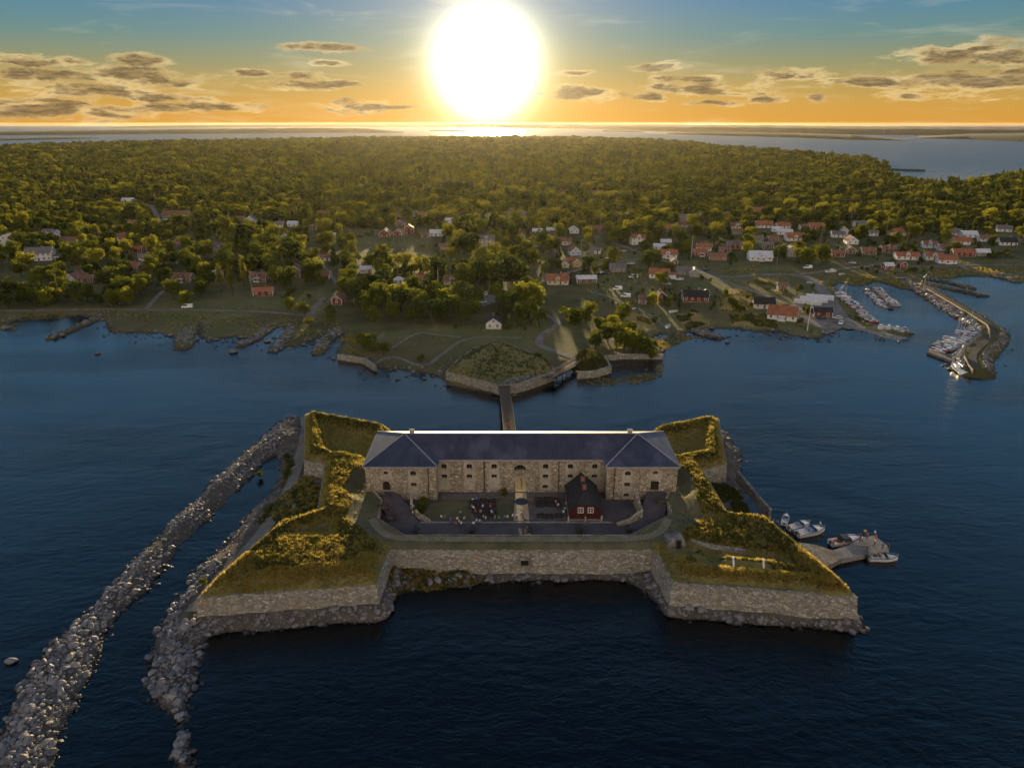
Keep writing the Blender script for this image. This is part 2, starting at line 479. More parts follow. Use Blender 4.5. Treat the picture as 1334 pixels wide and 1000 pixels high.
pmat('car_paint', (.75, .75, .75), .25, spec=.6, tint=True)
pmat('rubber', (.02, .02, .02), .85)
pmat('cloth', (.80, .80, .80), .9, tint=True)
pmat('trousers', (.07, .075, .11), .9, (.05, .05, .07), 4)
pmat('skin', (.45, .27, .19), .6)
pmat('hair', (.07, .045, .025), .7)
pmat('bark', (.085, .062, .045), .95, (.05, .038, .03), 2, stretch=(1, 1, .3))
pmat('pole_wood', (.30, .26, .21), .8)
leafmat('leaf', (.046, .066, .012), (.098, .112, .025), (.185, .195, .024), .43)
leafmat('leaf_dark', (.030, .050, .014), (.060, .082, .024), (.10, .125, .022), .38)
leafmat('leaf_sunlit', (.085, .105, .014), (.12, .12, .018), (.34, .32, .036), .48)  # sunlit crowns: evening light put into a lighter, yellower leaf colour
leafmat('dry_grass', (.20, .16, .048), (.28, .215, .065), (.74, .55, .13), .5, .6)
leafmat('green_grass', (.078, .086, .026), (.11, .104, .032), (.17, .165, .035), .4, .6)
leafmat('reed', (.070, .076, .026), (.10, .094, .034), (.14, .135, .034), .4, .6)
# ------------------------------------------------------------------ water
def water_mat():
    m = bpy.data.materials.new('water'); m.use_nodes = True
    t = m.node_tree; b = t.nodes['Principled BSDF']; B = NB(t)
    pos = B.n('ShaderNodeNewGeometry').outputs['Position']
    n1 = B.noise(B.v('MULTIPLY', pos, (.55, 1.0, 1)), .70, 3, .6, .4)
    n2 = B.noise(B.v('MULTIPLY', B.v('ADD', pos, (50, 9, 0)), (.5, 1.0, 1)), .085, 3, .55, .5)
    n3 = B.noise(B.v('MULTIPLY', pos, (.7, 1.1, 1)), 2.2, 2, .6)
    calm = B.smooth(B.noise(B.v('MULTIPLY', pos, (.5, 1.4, 1)), .011, 3, .6), .38, .66)
    lee = B.m('SUBTRACT', 1.0, B.smooth(B.v('LENGTH', B.v('MULTIPLY', B.v('SUBTRACT', pos, (2, 208, 0)), (.0125, .026, 0))), .35, 1.25))
    h = B.m('ADD', B.m('ADD', B.m('MULTIPLY', n1, .42), B.m('MULTIPLY', n2, 1.1)), B.m('MULTIPLY', n3, .14))
    bn = B.n('ShaderNodeBump'); bn.inputs['Distance'].default_value = 1.0
    B.put(bn.inputs['Strength'], B.m('MULTIPLY', B.m('ADD', .28, B.m('MULTIPLY', calm, .40)), B.m('SUBTRACT', 1.0, B.m('MULTIPLY', lee, .45))))
    B.put(bn.inputs['Height'], h); t.links.new(bn.outputs[0], b.inputs['Normal'])
    B.put(b.inputs['Base Color'], B.mix(calm, (.0012, .0035, .0055, 1), (.0008, .002, .0035, 1)))
    sy = B.n('ShaderNodeSeparateXYZ'); t.links.new(pos, sy.inputs[0])      # open, wind-roughened strait beyond the island
    B.put(b.inputs['Roughness'], B.m('ADD', .09, B.m('MULTIPLY', B.smooth(sy.outputs[1], 600, 1700), .24)))
    b.inputs['IOR'].default_value = 1.38
    b.inputs['Specular IOR Level'].default_value = .5
    MAT['water'] = m
water_mat()
WFAR = 25000
tag(mobj('water', np_mesh('water', [(-WFAR, -300, 0), (WFAR, -300, 0), (WFAR, WFAR, 0), (-WFAR, WFAR, 0)], [(0, 1, 2, 3)], MAT['water'])), 'dark blue rippled sea water round the fort', kind='structure')
tag(mobj('sea_bed', np_mesh('sea_bed', [(-3000, -300, -6), (3000, -300, -6), (3000, 6000, -6), (-3000, 6000, -6)], [(0, 1, 2, 3)], MAT['bank_soil'])), kind='structure')

# ------------------------------------------------------------------ mainland
MAIN_PX = [(-400, 436), (-120, 432), (0, 428), (7, 429), (16, 419), (33, 414), (66, 413), (100, 411), (120, 414), (139, 422), (145, 433), (172, 434), (198, 435), (224, 437), (235, 441), (246, 432),
           (261, 419), (263, 430), (259, 437), (274, 444), (290, 441), (304, 440), (322, 443), (340, 434), (352, 427), (373, 426), (364, 440), (356, 454), (376, 452), (392, 450), (409, 445),
           (420, 440), (434, 430), (449, 438), (441, 452), (439, 463), (474, 467), (488, 478), (517, 481), (539, 486), (571, 488), (584, 502), (648, 516), (665, 514), (722, 496), (735, 480),
           (751, 487), (770, 485), (794, 479), (789, 466), (812, 462), (863, 462), (866, 455), (850, 441), (859, 436), (888, 438), (900, 431), (908, 432), (918, 440), (941, 438), (925, 430),
           (960, 429), (990, 433), (1012, 432), (1030, 438), (1050, 440), (1067, 442), (1082, 434), (1100, 425), (1118, 430), (1145, 437), (1171, 443), (1188, 434), (1165, 428), (1139, 426),
           (1122, 412), (1105, 395), (1092, 380), (1086, 374), (1095, 369), (1112, 373), (1128, 373), (1140, 367), (1150, 369), (1170, 376), (1184, 378), (1200, 374), (1206, 366), (1240, 363), (1265, 360),
           (1291, 361), (1310, 366), (1334, 367), (1420, 372), (1560, 330), (1560, 236), (1400, 231.5), (1334, 231), (1300, 231), (1282, 240), (1245, 241), (1214, 241), (1185, 239.5), (1168, 236), (1160, 221), (1134, 209), (1072, 205),
           (1016, 201), (978, 198), (900, 189.5), (848, 186.5), (760, 184), (640, 182.5), (480, 184), (320, 187.5), (200, 190), (100, 192.5), (0, 196), (-150, 201), (-300, 215), (-400, 260)]
MAIN = [P2(*p) for p in MAIN_PX]
RIDGES = [  # low stone moles: (pixel polyline, half width, top, slope)
    ([(137, 410), (105, 425), (68, 440)], 1.3, 1.1, .7), ([(249, 428), (241, 440), (239, 453)], 2.0, 1.0, .6), ([(355, 425), (335, 441), (311, 451)], 1.0, .9, .7),
    ([(378, 428), (368, 444), (358, 457)], 1.0, .9, .7), ([(440, 431), (424, 446), (414, 459)], 1.6, 1.1, .7), ([(902, 431), (918, 437), (938, 440)], .9, .8, .7),
    ([(1200, 362), (1240, 369), (1266, 376)], 1.5, 1.0, .6), ([(1202, 369), (1245, 378), (1281, 386)], 1.5, 1.0, .6), ([(1292, 358), (1326, 368)], 1.3, .9, .6), ([(1300, 358), (1345, 366)], 1.3, .9, .6)]
BW_PX = [(1186, 366), (1215, 384), (1250, 405), (1280, 423), (1292, 435), (1284, 449), (1268, 463), (1264, 474), (1270, 486)]
BW = [P2(*p) for p in BW_PX]
RIDGES_W = [([P2(*p) for p in pl], w, z, s) for pl, w, z, s in RIDGES]

def land_z(X, Y, full=False):
    X = np.asarray(X, float); Y = np.asarray(Y, float)
    d = sdf_poly(X, Y, MAIN)
    d = d + vnoise(X, Y, 9, 3, 3) * np.clip(1.6 + Y * 0.002, 0, 5) * .9
    dd = np.clip(d, 0, None)
    sm = np.clip(dd / 70, 0, 1); sm = sm * sm * (3 - 2 * sm)
    z = np.where(d > 0, np.minimum(.13 * dd + .15, .9) + 1.3 * sm + vnoise(X, Y, 45, 5, 2) * .45 * np.clip(dd / 25, 0, 1) + np.clip((Y - 800) * .006, 0, 11) * np.clip(dd / 150, 0, 1), np.maximum(-4, .30 * d))
    for pl, w, zt, s in RIDGES_W:
        z = np.maximum(z, zt - s * np.clip(dist_line(X, Y, pl) + vnoise(X, Y, 3.5, 9, 2) * .9 - w, 0, None))
    z = np.maximum(z, np.minimum(2.1, 2.1 - .55 * (dist_line(X, Y, BW) + vnoise(X, Y, 4.5, 12, 2) * 1.1 - 3.3)))
    return (z, d) if full else z
def lz(x, y): return float(land_z(np.array([x]), np.array([y]))[0])

FIELDS_PX = [[(440, 300), (560, 298), (565, 335), (480, 345)], [(880, 345), (1000, 345), (1060, 345), (1092, 352), (1094, 372), (1030, 400), (1062, 440), (960, 430), (880, 437), (905, 402), (880, 380)],
             [(190, 396), (330, 384), (430, 376), (440, 414), (300, 440), (-30, 432), (-30, 402)], [(440, 432), (600, 424), (720, 416), (760, 392), (870, 388), (900, 436), (722, 505), (560, 505), (440, 470)],
             [(740, 322), (838, 326), (842, 342), (740, 352)], [(1080, 341), (1340, 338), (1340, 372), (1080, 380)], [(1190, 318), (1330, 300), (1334, 326), (1200, 328)], [(905, 340), (990, 343), (985, 360), (905, 356)], [(1000, 384), (1100, 370), (1130, 425), (1040, 445), (1000, 420)], [(1080, 365), (1130, 365), (1195, 425), (1195, 450), (1095, 432)],
             [(760, 362), (840, 345), (880, 372), (880, 402), (770, 400)]]
FIELDS = [[P2(*p, 2) for p in f] for f in FIELDS_PX]
GOLD_PX = [[(945, 378), (975, 372), (985, 383), (985, 402), (940, 405), (935, 395)], [(950, 407), (1005, 408), (1015, 424), (955, 420)], [(980, 361), (1000, 362), (1008, 370), (985, 370)], [(805, 400), (860, 412), (845, 425), (800, 412)],
           [(880, 410), (905, 402), (930, 418), (895, 425)]]
GOLD = [[P2(*p, 2) for p in f] for f in GOLD_PX]

# mainland ground: one sheet whose rows widen with distance
ys = 215 * (4600 / 215) ** np.linspace(0, 1, 300) ** 1.0
us = np.linspace(-1.02, 1.02, 430)
U, Yg = np.meshgrid(us, ys); Xg = U * Yg
Zg, Dg = land_z(Xg, Yg, True)
gold = np.zeros(Xg.shape)
for f in GOLD: gold = np.maximum(gold, np.clip(sdf_poly(Xg, Yg, f) / 2 + .5, 0, 1))
green = np.zeros(Xg.shape)
for f in FIELDS: green = np.maximum(green, np.clip(sdf_poly(Xg, Yg, f) / 3 + .5, 0, 1))
nr, ncol = Xg.shape
ii = np.arange(nr * ncol).reshape(nr, ncol)
quads = np.stack([ii[:-1, :-1], ii[:-1, 1:], ii[1:, 1:], ii[1:, :-1]], -1).reshape(-1, 4)
keep = (Zg.ravel()[quads] > -3.5).any(1)
def ground_mat():
    m = bpy.data.materials.new('meadow_ground'); m.use_nodes = True
    t = m.node_tree; b = t.nodes['Principled BSDF']; B = NB(t)
    pos = B.n('ShaderNodeNewGeometry').outputs['Position']
    sp = B.n('ShaderNodeSeparateXYZ'); t.links.new(pos, sp.inputs[0])
    at = B.n('ShaderNodeAttribute', attribute_name='cover'); sc = B.n('ShaderNodeSeparateColor'); t.links.new(at.outputs['Color'], sc.inputs[0])
    f1 = B.smooth(B.noise(pos, .06, 5, .62), .36, .64); f2 = B.smooth(B.noise(B.v('ADD', pos, (77, 4, 0)), .022, 4, .6), .42, .62)
    c = B.mix(f1, (.066, .068, .026, 1), (.115, .105, .045, 1))
    lawn = B.mix(f1, (.105, .118, .042, 1), (.155, .138, .060, 1))
    c = B.mix(sc.outputs[1], c, B.mix(B.m('MULTIPLY', f2, .6), lawn, (.105, .080, .042, 1)))
    c = B.mix(sc.outputs[0], c, B.mix(f1, (.36, .26, .09, 1), (.27, .19, .07, 1)))
    shore = B.m('SUBTRACT', 1.0, B.smooth(B.m('ADD', sp.outputs[2], B.m('MULTIPLY', f1, .35)), .25, .75))
    c = B.mix(shore, c, (.060, .052, .036, 1))
    B.put(b.inputs['Base Color'], c); b.inputs['Roughness'].default_value = .95; b.inputs['Specular IOR Level'].default_value = .1
    bn = B.n('ShaderNodeBump'); bn.inputs['Strength'].default_value = .7; bn.inputs['Distance'].default_value = .5
    B.put(bn.inputs['Height'], B.noise(pos, 1.1, 5, .7)); t.links.new(bn.outputs[0], b.inputs['Normal'])
    MAT['meadow_ground'] = m
ground_mat()
gm = np_mesh('mainland_ground', np.stack([Xg, Yg, Zg], -1).reshape(-1, 3), quads[keep], MAT['meadow_ground'], True)
ca = gm.color_attributes.new('cover', 'FLOAT_COLOR', 'POINT')
ca.data.foreach_set('color', np.stack([gold.ravel(), green.ravel(), np.zeros(gold.size), np.ones(gold.size)], -1).astype(np.float32).ravel())
tag(mobj('mainland_ground', gm), 'grassy mainland shore with meadows, gardens and marshy edge', kind='structure')

# ------------------------------------------------------------------ roads and paths on the mainland
def ribbon(pts, w, dz=.10, zf=land_z, step=2.5):
    pl = [Vector(p[:2]) for p in pts]
    # smooth the corners once (Chaikin)
    for _ in range(2):
        q = [pl[0]]
        for a, b in zip(pl[:-1], pl[1:]): q += [a.lerp(b, .25), a.lerp(b, .75)]
        pl = q + [pl[-1]]
    res = [pl[0]]
    for a, b in zip(pl[:-1], pl[1:]):
        n = max(1, int((b - a).length / step))
        for k in range(1, n + 1): res.append(a.lerp(b, k / n))
    V = []; K = 5
    for i, p in enumerate(res):
        d = (res[min(i + 1, len(res) - 1)] - res[max(i - 1, 0)]).normalized(); nrm = Vector((-d.y, d.x))
        ww = w * (1 + .12 * noise.noise(Vector((p.x * .2, p.y * .2, 3))))
        for k in range(K): q = p + nrm * ww * (k / (K - 1) - .5); V.append((q.x, q.y))
    V = np.array(V); Z = np.maximum(zf(V[:, 0], V[:, 1]), .25) + dz
    Fq = [(i * K + k, i * K + k + 1, (i + 1) * K + k + 1, (i + 1) * K + k) for i in range(len(res) - 1) for k in range(K - 1)]
    return np.column_stack([V, Z]), np.array(Fq)
ROADS_PX = [
    ('road', [(-30, 404), (60, 403), (140, 401), (190, 403), (260, 402.5), (330, 405), (375, 408), (402, 410)], 2.6), ('path', [(190, 403), (197, 394), (205, 386), (213, 379)], 2.4), ('path', [(405, 409), (412, 398), (424, 388)], 3.2),
    ('road', [(760, 470), (748, 464), (732, 459), (712, 453), (699, 446), (708, 434), (722, 427), (728, 420), (720, 414), (700, 409), (690, 402)], 3.2), ('road', [(960, 362), (988, 358), (1044, 356.5), (1078, 352), (1150, 345)], 3.6),
    ('road', [(1150, 345), (1200, 347), (1260, 345), (1345, 346)], 2.8), ('road', [(1036, 357), (1058, 363), (1072, 376), (1083, 392), (1092, 405), (1100, 416), (1112, 425)], 6.5), ('road', [(905, 352), (925, 360), (945, 369), (985, 381), (1026, 396)], 3.2),
    ('road', [(925, 361), (960, 362)], 3.2), ('road', [(905, 352), (880, 345), (862, 340)], 2.6), ('road', [(834, 338), (806, 342), (762, 350), (742, 356), (710, 367), (694, 374), (672, 380)], 3.2), ('road', [(795, 317), (838, 331), (850, 336)], 3.2),
    ('road', [(754, 303), (782, 311)], 3.0), ('path', [(765, 380), (800, 390), (838, 404), (868, 424)], 1.8), ('path', [(1240, 340), (1262, 351), (1280, 354)], 3), ('path', [(1092, 356), (1150, 360), (1185, 366)], 2.0),
    ('path', [(510, 452), (545, 432), (563, 436), (600, 440)], 1.6), ('path', [(488, 470), (512, 460), (552, 478), (575, 460), (610, 438), (680, 440)], 1.6), ('path', [(440, 372), (425, 352), (410, 330)], 2.4), ('path', [(208, 290), (202, 276), (196, 268)], 4.0)]
for nm, pl, w in ROADS_PX:
    v, f = ribbon([P2(*p, 1.6) for p in pl], w)
    tag(mobj(nm, np_mesh(nm, v, f, MAT['gravel_road'])), kind='structure')
def sheet(name, px, mat, dz=.12, z=2.0):
    """flat draped yard"""
    poly = [P2(*p, z) for p in px]
    xs = [p[0] for p in poly]; yy = [p[1] for p in poly]
    st = 3.0
    pts = [Vector(p) for p in poly]; n0 = len(pts)
    GX, GY = np.meshgrid(np.arange(min(xs), max(xs), st), np.arange(min(yy), max(yy), st))
    s = sdf_poly(GX, GY, poly)
    for x, y in zip(GX[s > 1], GY[s > 1]): pts.append(Vector((x, y)))
    r = delaunay_2d_cdt(pts, [], [list(range(n0))], 1, 1e-4)
    v = np.array([(p.x, p.y) for p in r[0]]); zz = land_z(v[:, 0], v[:, 1]) + dz
    me = bpy.data.meshes.new(name); me.from_pydata([(a, b, c) for (a, b), c in zip(v, zz)], [], [list(f) for f in r[2]]); me.materials.append(MAT[mat])
    return tag(mobj(name, me), kind='structure')
sheet('car_park', [(617, 384), (636, 379), (657, 379), (662, 391), (645, 394), (630, 399), (620, 394)], 'gravel_road', .22)
sheet('harbour_yard', [(1028, 396), (1060, 390), (1078, 394), (1090, 404), (1102, 416), (1096, 423), (1078, 430), (1052, 418)], 'gravel_road', .06)
sheet('quay', [(1094, 414), (1106, 411), (1128, 424), (1143, 428), (1184, 434), (1170, 441), (1142, 435), (1110, 425)], 'concrete', .26)

# ------------------------------------------------------------------ far islands and the far shore
def far_mat():
    m = pmat('far_forest', (.030, .036, .020), .95, (.045, .045, .024), .02, bump=0)
far_mat()
def far_land(name, pts, depth, label):
    """low wooded ridge: pts = (pixel x, waterline y, crest y)"""
    V = []; F = []; K = 6
    xs = [p[0] for p in pts]
    px = xs[0]; cols = []
    while px <= xs[-1]:
        yb = np.interp(px, xs, [p[1] for p in pts]); yt = np.interp(px, xs, [p[2] for p in pts])
        cols.append((px, yb, yt)); px += 1.5
    for (px, yb, yt) in cols:
        a = P(px, yb, 0); dist = a.y
        zt = CAM_H - (dist + depth * .4) * math.tan(TH + math.atan((yt - 500) / FPX))
        zt = max(2.0, min(80, zt)) * (1 + .06 * noise.noise(Vector((px * .06, dist * .001, 1)))) + .5 * noise.noise(Vector((px * .9, 5, dist * .001)))
        dirx = a.x / a.y
        for k, (dd, h) in enumerate(((0, -1), (.01, .42), (.12, .72), (.4, 1.0), (.75, .8), (1, -.5))):
            yv = dist + depth * dd
            V.append((dirx * yv, yv, h * zt if h > 0 else h * 4))
    n = len(cols)
    for i in range(n - 1):
        for k in range(K - 1): F.append((i * K + k, (i + 1) * K + k, (i + 1) * K + k + 1, i * K + k + 1))
    tag(mobj(name, np_mesh(name, V, F, MAT['far_forest'])), label, kind='structure')
far_land('far_shore', [(140, 166.5, 166.2), (175, 166.5, 164.2), (230, 166.3, 163.0), (300, 166, 162.3), (420, 165.8, 161), (560, 166, 160), (640, 166.5, 159.0), (760, 168, 159.8), (820, 170, 160.6), (900, 172.5, 162.4), (1000, 173.5, 163.2), (1150, 176, 164.8), (1334, 177, 166.0), (1500, 178, 167)], 2600, 'long dark wooded shore along the horizon')
far_land('far_island', [(-80, 177, 172), (0, 176.5, 171), (120, 175.5, 169.5), (260, 174.5, 168), (400, 173.6, 166.6), (480, 173.4, 167.3), (526, 173.2, 171.5)], 700, 'low dark wooded island on the left horizon')
far_land('far_headland', [(838, 172.2, 171.3), (870, 175.2, 172.6), (930, 176.5, 172), (1040, 179.5, 173.6), (1110, 182.3, 176.2), (1182, 183.6, 182.0)], 420, 'dark wooded headland on the right horizon')
far_land('far_headland', [(1195, 180.4, 178.6), (1260, 181.5, 174.5), (1340, 184.5, 173.2), (1500, 186, 172)], 900, 'dark wooded point at the right edge of the horizon')
far_land('far_island', [(-60, 184, 181.5), (0, 183.3, 180.5), (40, 182.3, 179.6), (85, 181.2, 178.6), (130, 180.4, 179.4)], 160, 'low skerry in the bright strait on the left')
far_land('far_islet', [(560, 170.8, 169.6), (600, 171.2, 169.4), (640, 171, 170.2)], 200, 'small dark islet below the sun')
far_land('far_islet', [(786, 171.6, 170.0), (812, 172, 170.4), (840, 172.2, 171.2)], 200, 'small dark islet right of the sun')
far_land('far_islet', [(1160, 222.2, 219.5), (1180, 223.2, 220.2), (1206, 223.6, 220.8)], 25, 'thin spit with bushes off the wooded cape')

# ------------------------------------------------------------------ the embankments round the fort (two rubble banks with a canal between)
BANK_PX = [(386, 531), (350, 559), (305, 598), (275, 625), (254, 650), (218, 680), (198, 704), (162, 735), (144, 763), (99, 805), (60, 844), (30, 886), (9, 922), (-4, 955), (-40, 1040), (-40, 1120),
           (48, 1120), (72, 1000), (84, 964), (102, 916), (132, 862), (144, 820), (168, 790), (198, 766), (213, 746), (222, 733), (247, 703), (287, 664), (320, 631), (341, 607), (357, 595),
           (363, 600), (361, 616), (344, 646), (320, 667), (305, 691), (284, 712), (251, 742), (238, 766), (219, 790), (206, 820), (191, 856), (189, 908), (210, 926), (224, 960), (222, 1000), (226, 1060),
           (254, 1060), (252, 1000), (250, 940), (251, 915), (261, 880), (266, 842), (282, 824), (300, 816), (345, 811), (380, 806), (440, 797), (490, 786), (514, 772), (560, 766), (600, 764), (650, 758),
           (712, 755), (770, 753), (810, 756), (838, 768), (861, 787), (890, 794), (930, 798), (1007, 803), (1090, 806), (1119, 806)]
BANK = [P2(*p) for p in BANK_PX] + [(63.5, 99.5), (57.5, 127), (56.5, 131), (56, 146), (57, 152), (63, 170), (63, 185), (58, 187), (28, 175), (28, 158.5), (-31, 158.5), (-33, 176), (-61, 188)]
SCARP = [(-60, 184), (-52.1, 155), (-46.3, 153), (-42, 129), (-49, 124.4), (-56, 101.5), (-24.8, 105.2), (-24.1, 116.2), (28, 116.2), (29.5, 105.6), (61.5, 101.7), (54.2, 126.2), (46.8, 128.6),
         (46.4, 150), (53, 152.5), (59, 181), (37.5, 171.5), (37.2, 155.3), (-33, 155.3), (-33.5, 173.5)]
def bank_z(X, Y):
    d = sdf_poly(X, Y, BANK) + vnoise(X, Y, 3.2, 21, 3) * .95 - np.where(X < -45, .7, 0)
    z = np.where(d > 0, np.minimum(.42 * d, 1.7) + np.clip(d - 5, 0, 3) * .15 + vnoise(X, Y, 5, 23, 3) * .22, np.maximum(-3, .5 * d))
    so = -sdf_poly(X, Y, SCARP)
    foot = np.where(np.abs(X - 2) < 24.5, 1.0, np.where(X > 0, 1.7, 2.4)) - 1.15 * np.clip(so + vnoise(X, Y, 2.5, 25, 2) * .5 - .4, 0, None)
    return np.where((Y < 122) & (so < 9), np.maximum(z, foot), z)
gx = np.arange(-118, 72, .85); gy = np.arange(52, 196, .85)
GX, GY = np.meshgrid(gx, gy); GZ = bank_z(GX, GY)
ii = np.arange(GX.size).reshape(GX.shape)
quads = np.stack([ii[:-1, :-1], ii[:-1, 1:], ii[1:, 1:], ii[1:, :-1]], -1).reshape(-1, 4)
keep = (GZ.ravel()[quads] > -2.5).any(1)
tag(mobj('embankment', np_mesh('embankment', np.stack([GX, GY, GZ], -1).reshape(-1, 3), quads[keep], MAT['bank_soil'], True)), 'gravelly foreshore and rubble banks round the fort', kind='structure')
v, f = ribbon([P2(*p, 2.0) for p in [(396, 536), (400, 560), (389, 600), (376, 640), (362, 664), (345, 690), (318, 722), (296, 745), (268, 775), (250, 795)]], 2.9, .14, bank_z, 1.2)
tag(mobj('path', np_mesh('path', v, f, MAT['gravel_road'])), 'gravel track along the left foot of the fort', kind='structure')

# ------------------------------------------------------------------ the fort: ramparts as earthworks inside a stone scarp
BX0, BX1, YW, YF, YR, ZB, ZE = -32.9, 37.1, 137.7, 141.2, 155.7, 5.0, 13.4
WX0, WX1 = -17.0, 21.2
def C(px, py, z): return P2(px, py, z)
COURT = [(-31.4, 137.5), C(497, 650, 7.2), C(491, 674, 7.2), C(526, 696, 7.1), C(822, 696, 7.1), C(876, 668, 7.2), C(868, 648, 7.2), (35.6, 137.5), (35.6, 143), (-31.4, 143)]
rid = lambda pts, w, z, m: (pts, w, z, m)
FR = [rid([(-57.3, 181.2), (-49.8, 156.9), (-43.6, 151.5)], 1.0, 8.7, .75), rid([(-57.3, 181.2), (-35.5, 171.5)], 1.2, 8.9, .6), rid([(-43.6, 151.5), (-39.3, 130.5)], 2.2, 8.9, .5), rid([(-40.5, 150), (-37.5, 140), (-36.5, 130)], 2.5, 8.8, .5),
      rid([(-39.6, 128), (-46.6, 122.3), (-53.2, 105)], .7, 8.7, .8), rid([(-45, 113), (-38, 112.6), (-31.5, 112.6)], 4.4, 8.5, .42), rid([(-33.5, 128), (-31, 121)], 2.2, 8.7, .5),
      rid([(56.6, 178), (50.6, 154.8), (44, 152.5)], 1.0, 8.7, .75), rid([(56.6, 178), (40, 170)], 1.2, 8.9, .6), rid([(43.6, 151.5), (43.6, 130.5)], 1.4, 8.8, .6), rid([(39.8, 152), (39.5, 131)], 1.0, 8.5, .7),
      rid([(43.8, 130), (52, 124.2), (58.4, 104.9)], .9, 8.8, .9), rid([(57.4, 105.4), (33, 108.8)], .5, 7.5, .8), rid([(57, 107.8), (41, 110.6)], .5, 7.8, .8), rid([(38, 122.5), (45, 121)], 2.6, 7.7, .5), rid([(36.6, 119.5), (50.5, 115.5)], .5, 7.2, 1.1),
      rid([(36, 113.5), (31.5, 110.5)], .7, 7.2, 1)]
def fort_z(X, Y):
    s = sdf_poly(X, Y, SCARP)
    base = 6.1 + np.clip(s, 0, 6) * .06
    plate = np.clip((8 - np.abs(sdf_poly(X, Y, COURT))) / 2.5, 0, 1)
    base = base + plate * .65
    front_r = np.clip((X - 33) / 4, 0, 1) * np.clip((128 - Y) / 4, 0, 1)
    base = base - front_r * .5
    z = base
    for pts, w, zt, m in FR:
        z = np.maximum(z, zt - m * np.clip(dist_line(X, Y, pts) - w, 0, None))
    dc = -sdf_poly(X, Y, COURT)
    lim = 7.1 + np.clip(dc - 3.2, 0, None) * .55        # a mown terrace rims the sunken yard
    z = np.minimum(z, np.where(dc < 40, lim, 99))
    z = z + vnoise(X, Y, 2.6, 31, 3) * .26 * np.clip(s / 2.5, 0, 1) * np.clip((z - 7.2) / .8, .12, 1)
    return np.minimum(z, 6.0 + 1.0 * np.clip(s, 0, None))
pts = [Vector(p) for p in SCARP]; nS = len(pts)
def dens_ring(poly, st):
    o = []
    for i in range(len(poly)):
        a = Vector(poly[i]); b = Vector(poly[(i + 1) % len(poly)]); n = max(1, int((b - a).length / st))
        o += [a.lerp(b, k / n) for k in range(n)]
    return o
ringS = dens_ring(SCARP, 1.0); ringC = dens_ring(COURT, 1.0)
pts = ringS + ringC
st = .75
GX, GY = np.meshgrid(np.arange(-61, 63, st), np.arange(101, 186, st))
GX = GX + np.where((np.arange(GX.shape[0]) % 2)[:, None] == 1, st * .5, 0)
s1 = sdf_poly(GX, GY, SCARP); s2 = sdf_poly(GX, GY, COURT)
ok = (s1 > .4) & (s2 < -.4)
pts += [Vector((x, y)) for x, y in zip(GX[ok], GY[ok])]
nS, nC = len(ringS), len(ringC)
r = delaunay_2d_cdt(pts, [(i, (i + 1) % nS) for i in range(nS)] + [(nS + i, nS + (i + 1) % nC) for i in range(nC)], [], 0, 1e-4)
fv = np.array([(p.x, p.y) for p in r[0]]); ff = np.array([list(f) for f in r[2]])
cen = fv[ff].mean(1)
kp = (sdf_poly(cen[:, 0], cen[:, 1], SCARP) > 0) & (sdf_poly(cen[:, 0], cen[:, 1], COURT) < 0)
# nothing of the earthwork inside the barracks
kp &= ~((cen[:, 0] > BX0 + .1) & (cen[:, 0] < BX1 - .1) & (cen[:, 1] > YW + .1) & (cen[:, 1] < YR - .1))
ff = ff[kp]; cen = cen[kp]
fz = fort_z(fv[:, 0], fv[:, 1])
me = np_mesh('rampart', np.column_stack([fv, fz]), ff, [MAT['rampart_turf'], MAT['mown_grass']], False)
dC = -sdf_poly(cen[:, 0], cen[:, 1], COURT)
mown = ((dC < 6.2) & (cen[:, 1] > 117.5)) | ((np.abs(cen[:, 0] - 2) < 26) & (cen[:, 1] < 123))
me.polygons.foreach_set('material_index', mown.astype(np.int32))
me.polygons.foreach_set('use_smooth', np.ones(len(ff), bool))
ZTER = lambda x, y: float(fort_z(np.array([x]), np.array([y]))[0])
tag(mobj('rampart', me), 'grassed earth ramparts of the star shaped fort', kind='structure')

# courtyard floor, its low retaining walls and its ground covers
tag(MB().prism([(p[0], p[1]) for p in COURT], 3.6, 5.0).build('courtyard', MAT['asphalt']), 'dark paved courtyard in front of the stone barracks', kind='structure')
def wall_run(mb, pts, th, zb, zt, closed=False):
    """wall along a polyline; zb, zt numbers or lists"""
    n = len(pts); pv = [Vector(p) for p in pts]
    L, Rr = [], []
    for i in range(n):
        if closed: a, b = pv[i - 1], pv[(i + 1) % n]
        else: a, b = pv[max(0, i - 1)], pv[min(n - 1, i + 1)]
        d1 = (pv[i] - a).normalized() if (pv[i] - a).length > 1e-6 else (b - pv[i]).normalized()
        d2 = (b - pv[i]).normalized() if (b - pv[i]).length > 1e-6 else d1
        nn = (Vector((-d1.y, d1.x)) + Vector((-d2.y, d2.x))); nn.normalize()
        k = th / 2 / max(.4, nn.dot(Vector((-d1.y, d1.x))))
        L.append(pv[i] + nn * k); Rr.append(pv[i] - nn * k)
    zb = zb if hasattr(zb, '__len__') else [zb] * n; zt = zt if hasattr(zt, '__len__') else [zt] * n
    rings = [[(L[i].x, L[i].y, zb[i]), (Rr[i].x, Rr[i].y, zb[i]), (Rr[i].x, Rr[i].y, zt[i]), (L[i].x, L[i].y, zt[i])] for i in range(n)]
    if closed: mb.loft(rings + [rings[0]], cap=False)
    else: mb.loft(rings)
    return mb
cz = [float(z) for z in fort_z(np.array([p[0] for p in COURT[:8]]), np.array([p[1] for p in COURT[:8]]))]
w = wall_run(MB(), COURT[:8], .34, 3.7, [min(7.3, z - .01) if 0 < i < 7 else 7.7 for i, z in enumerate(cz)])
t = tag(w.build('courtyard_wall', MAT['fort_stone']), 'low stone retaining wall round the sunken courtyard', 'wall')

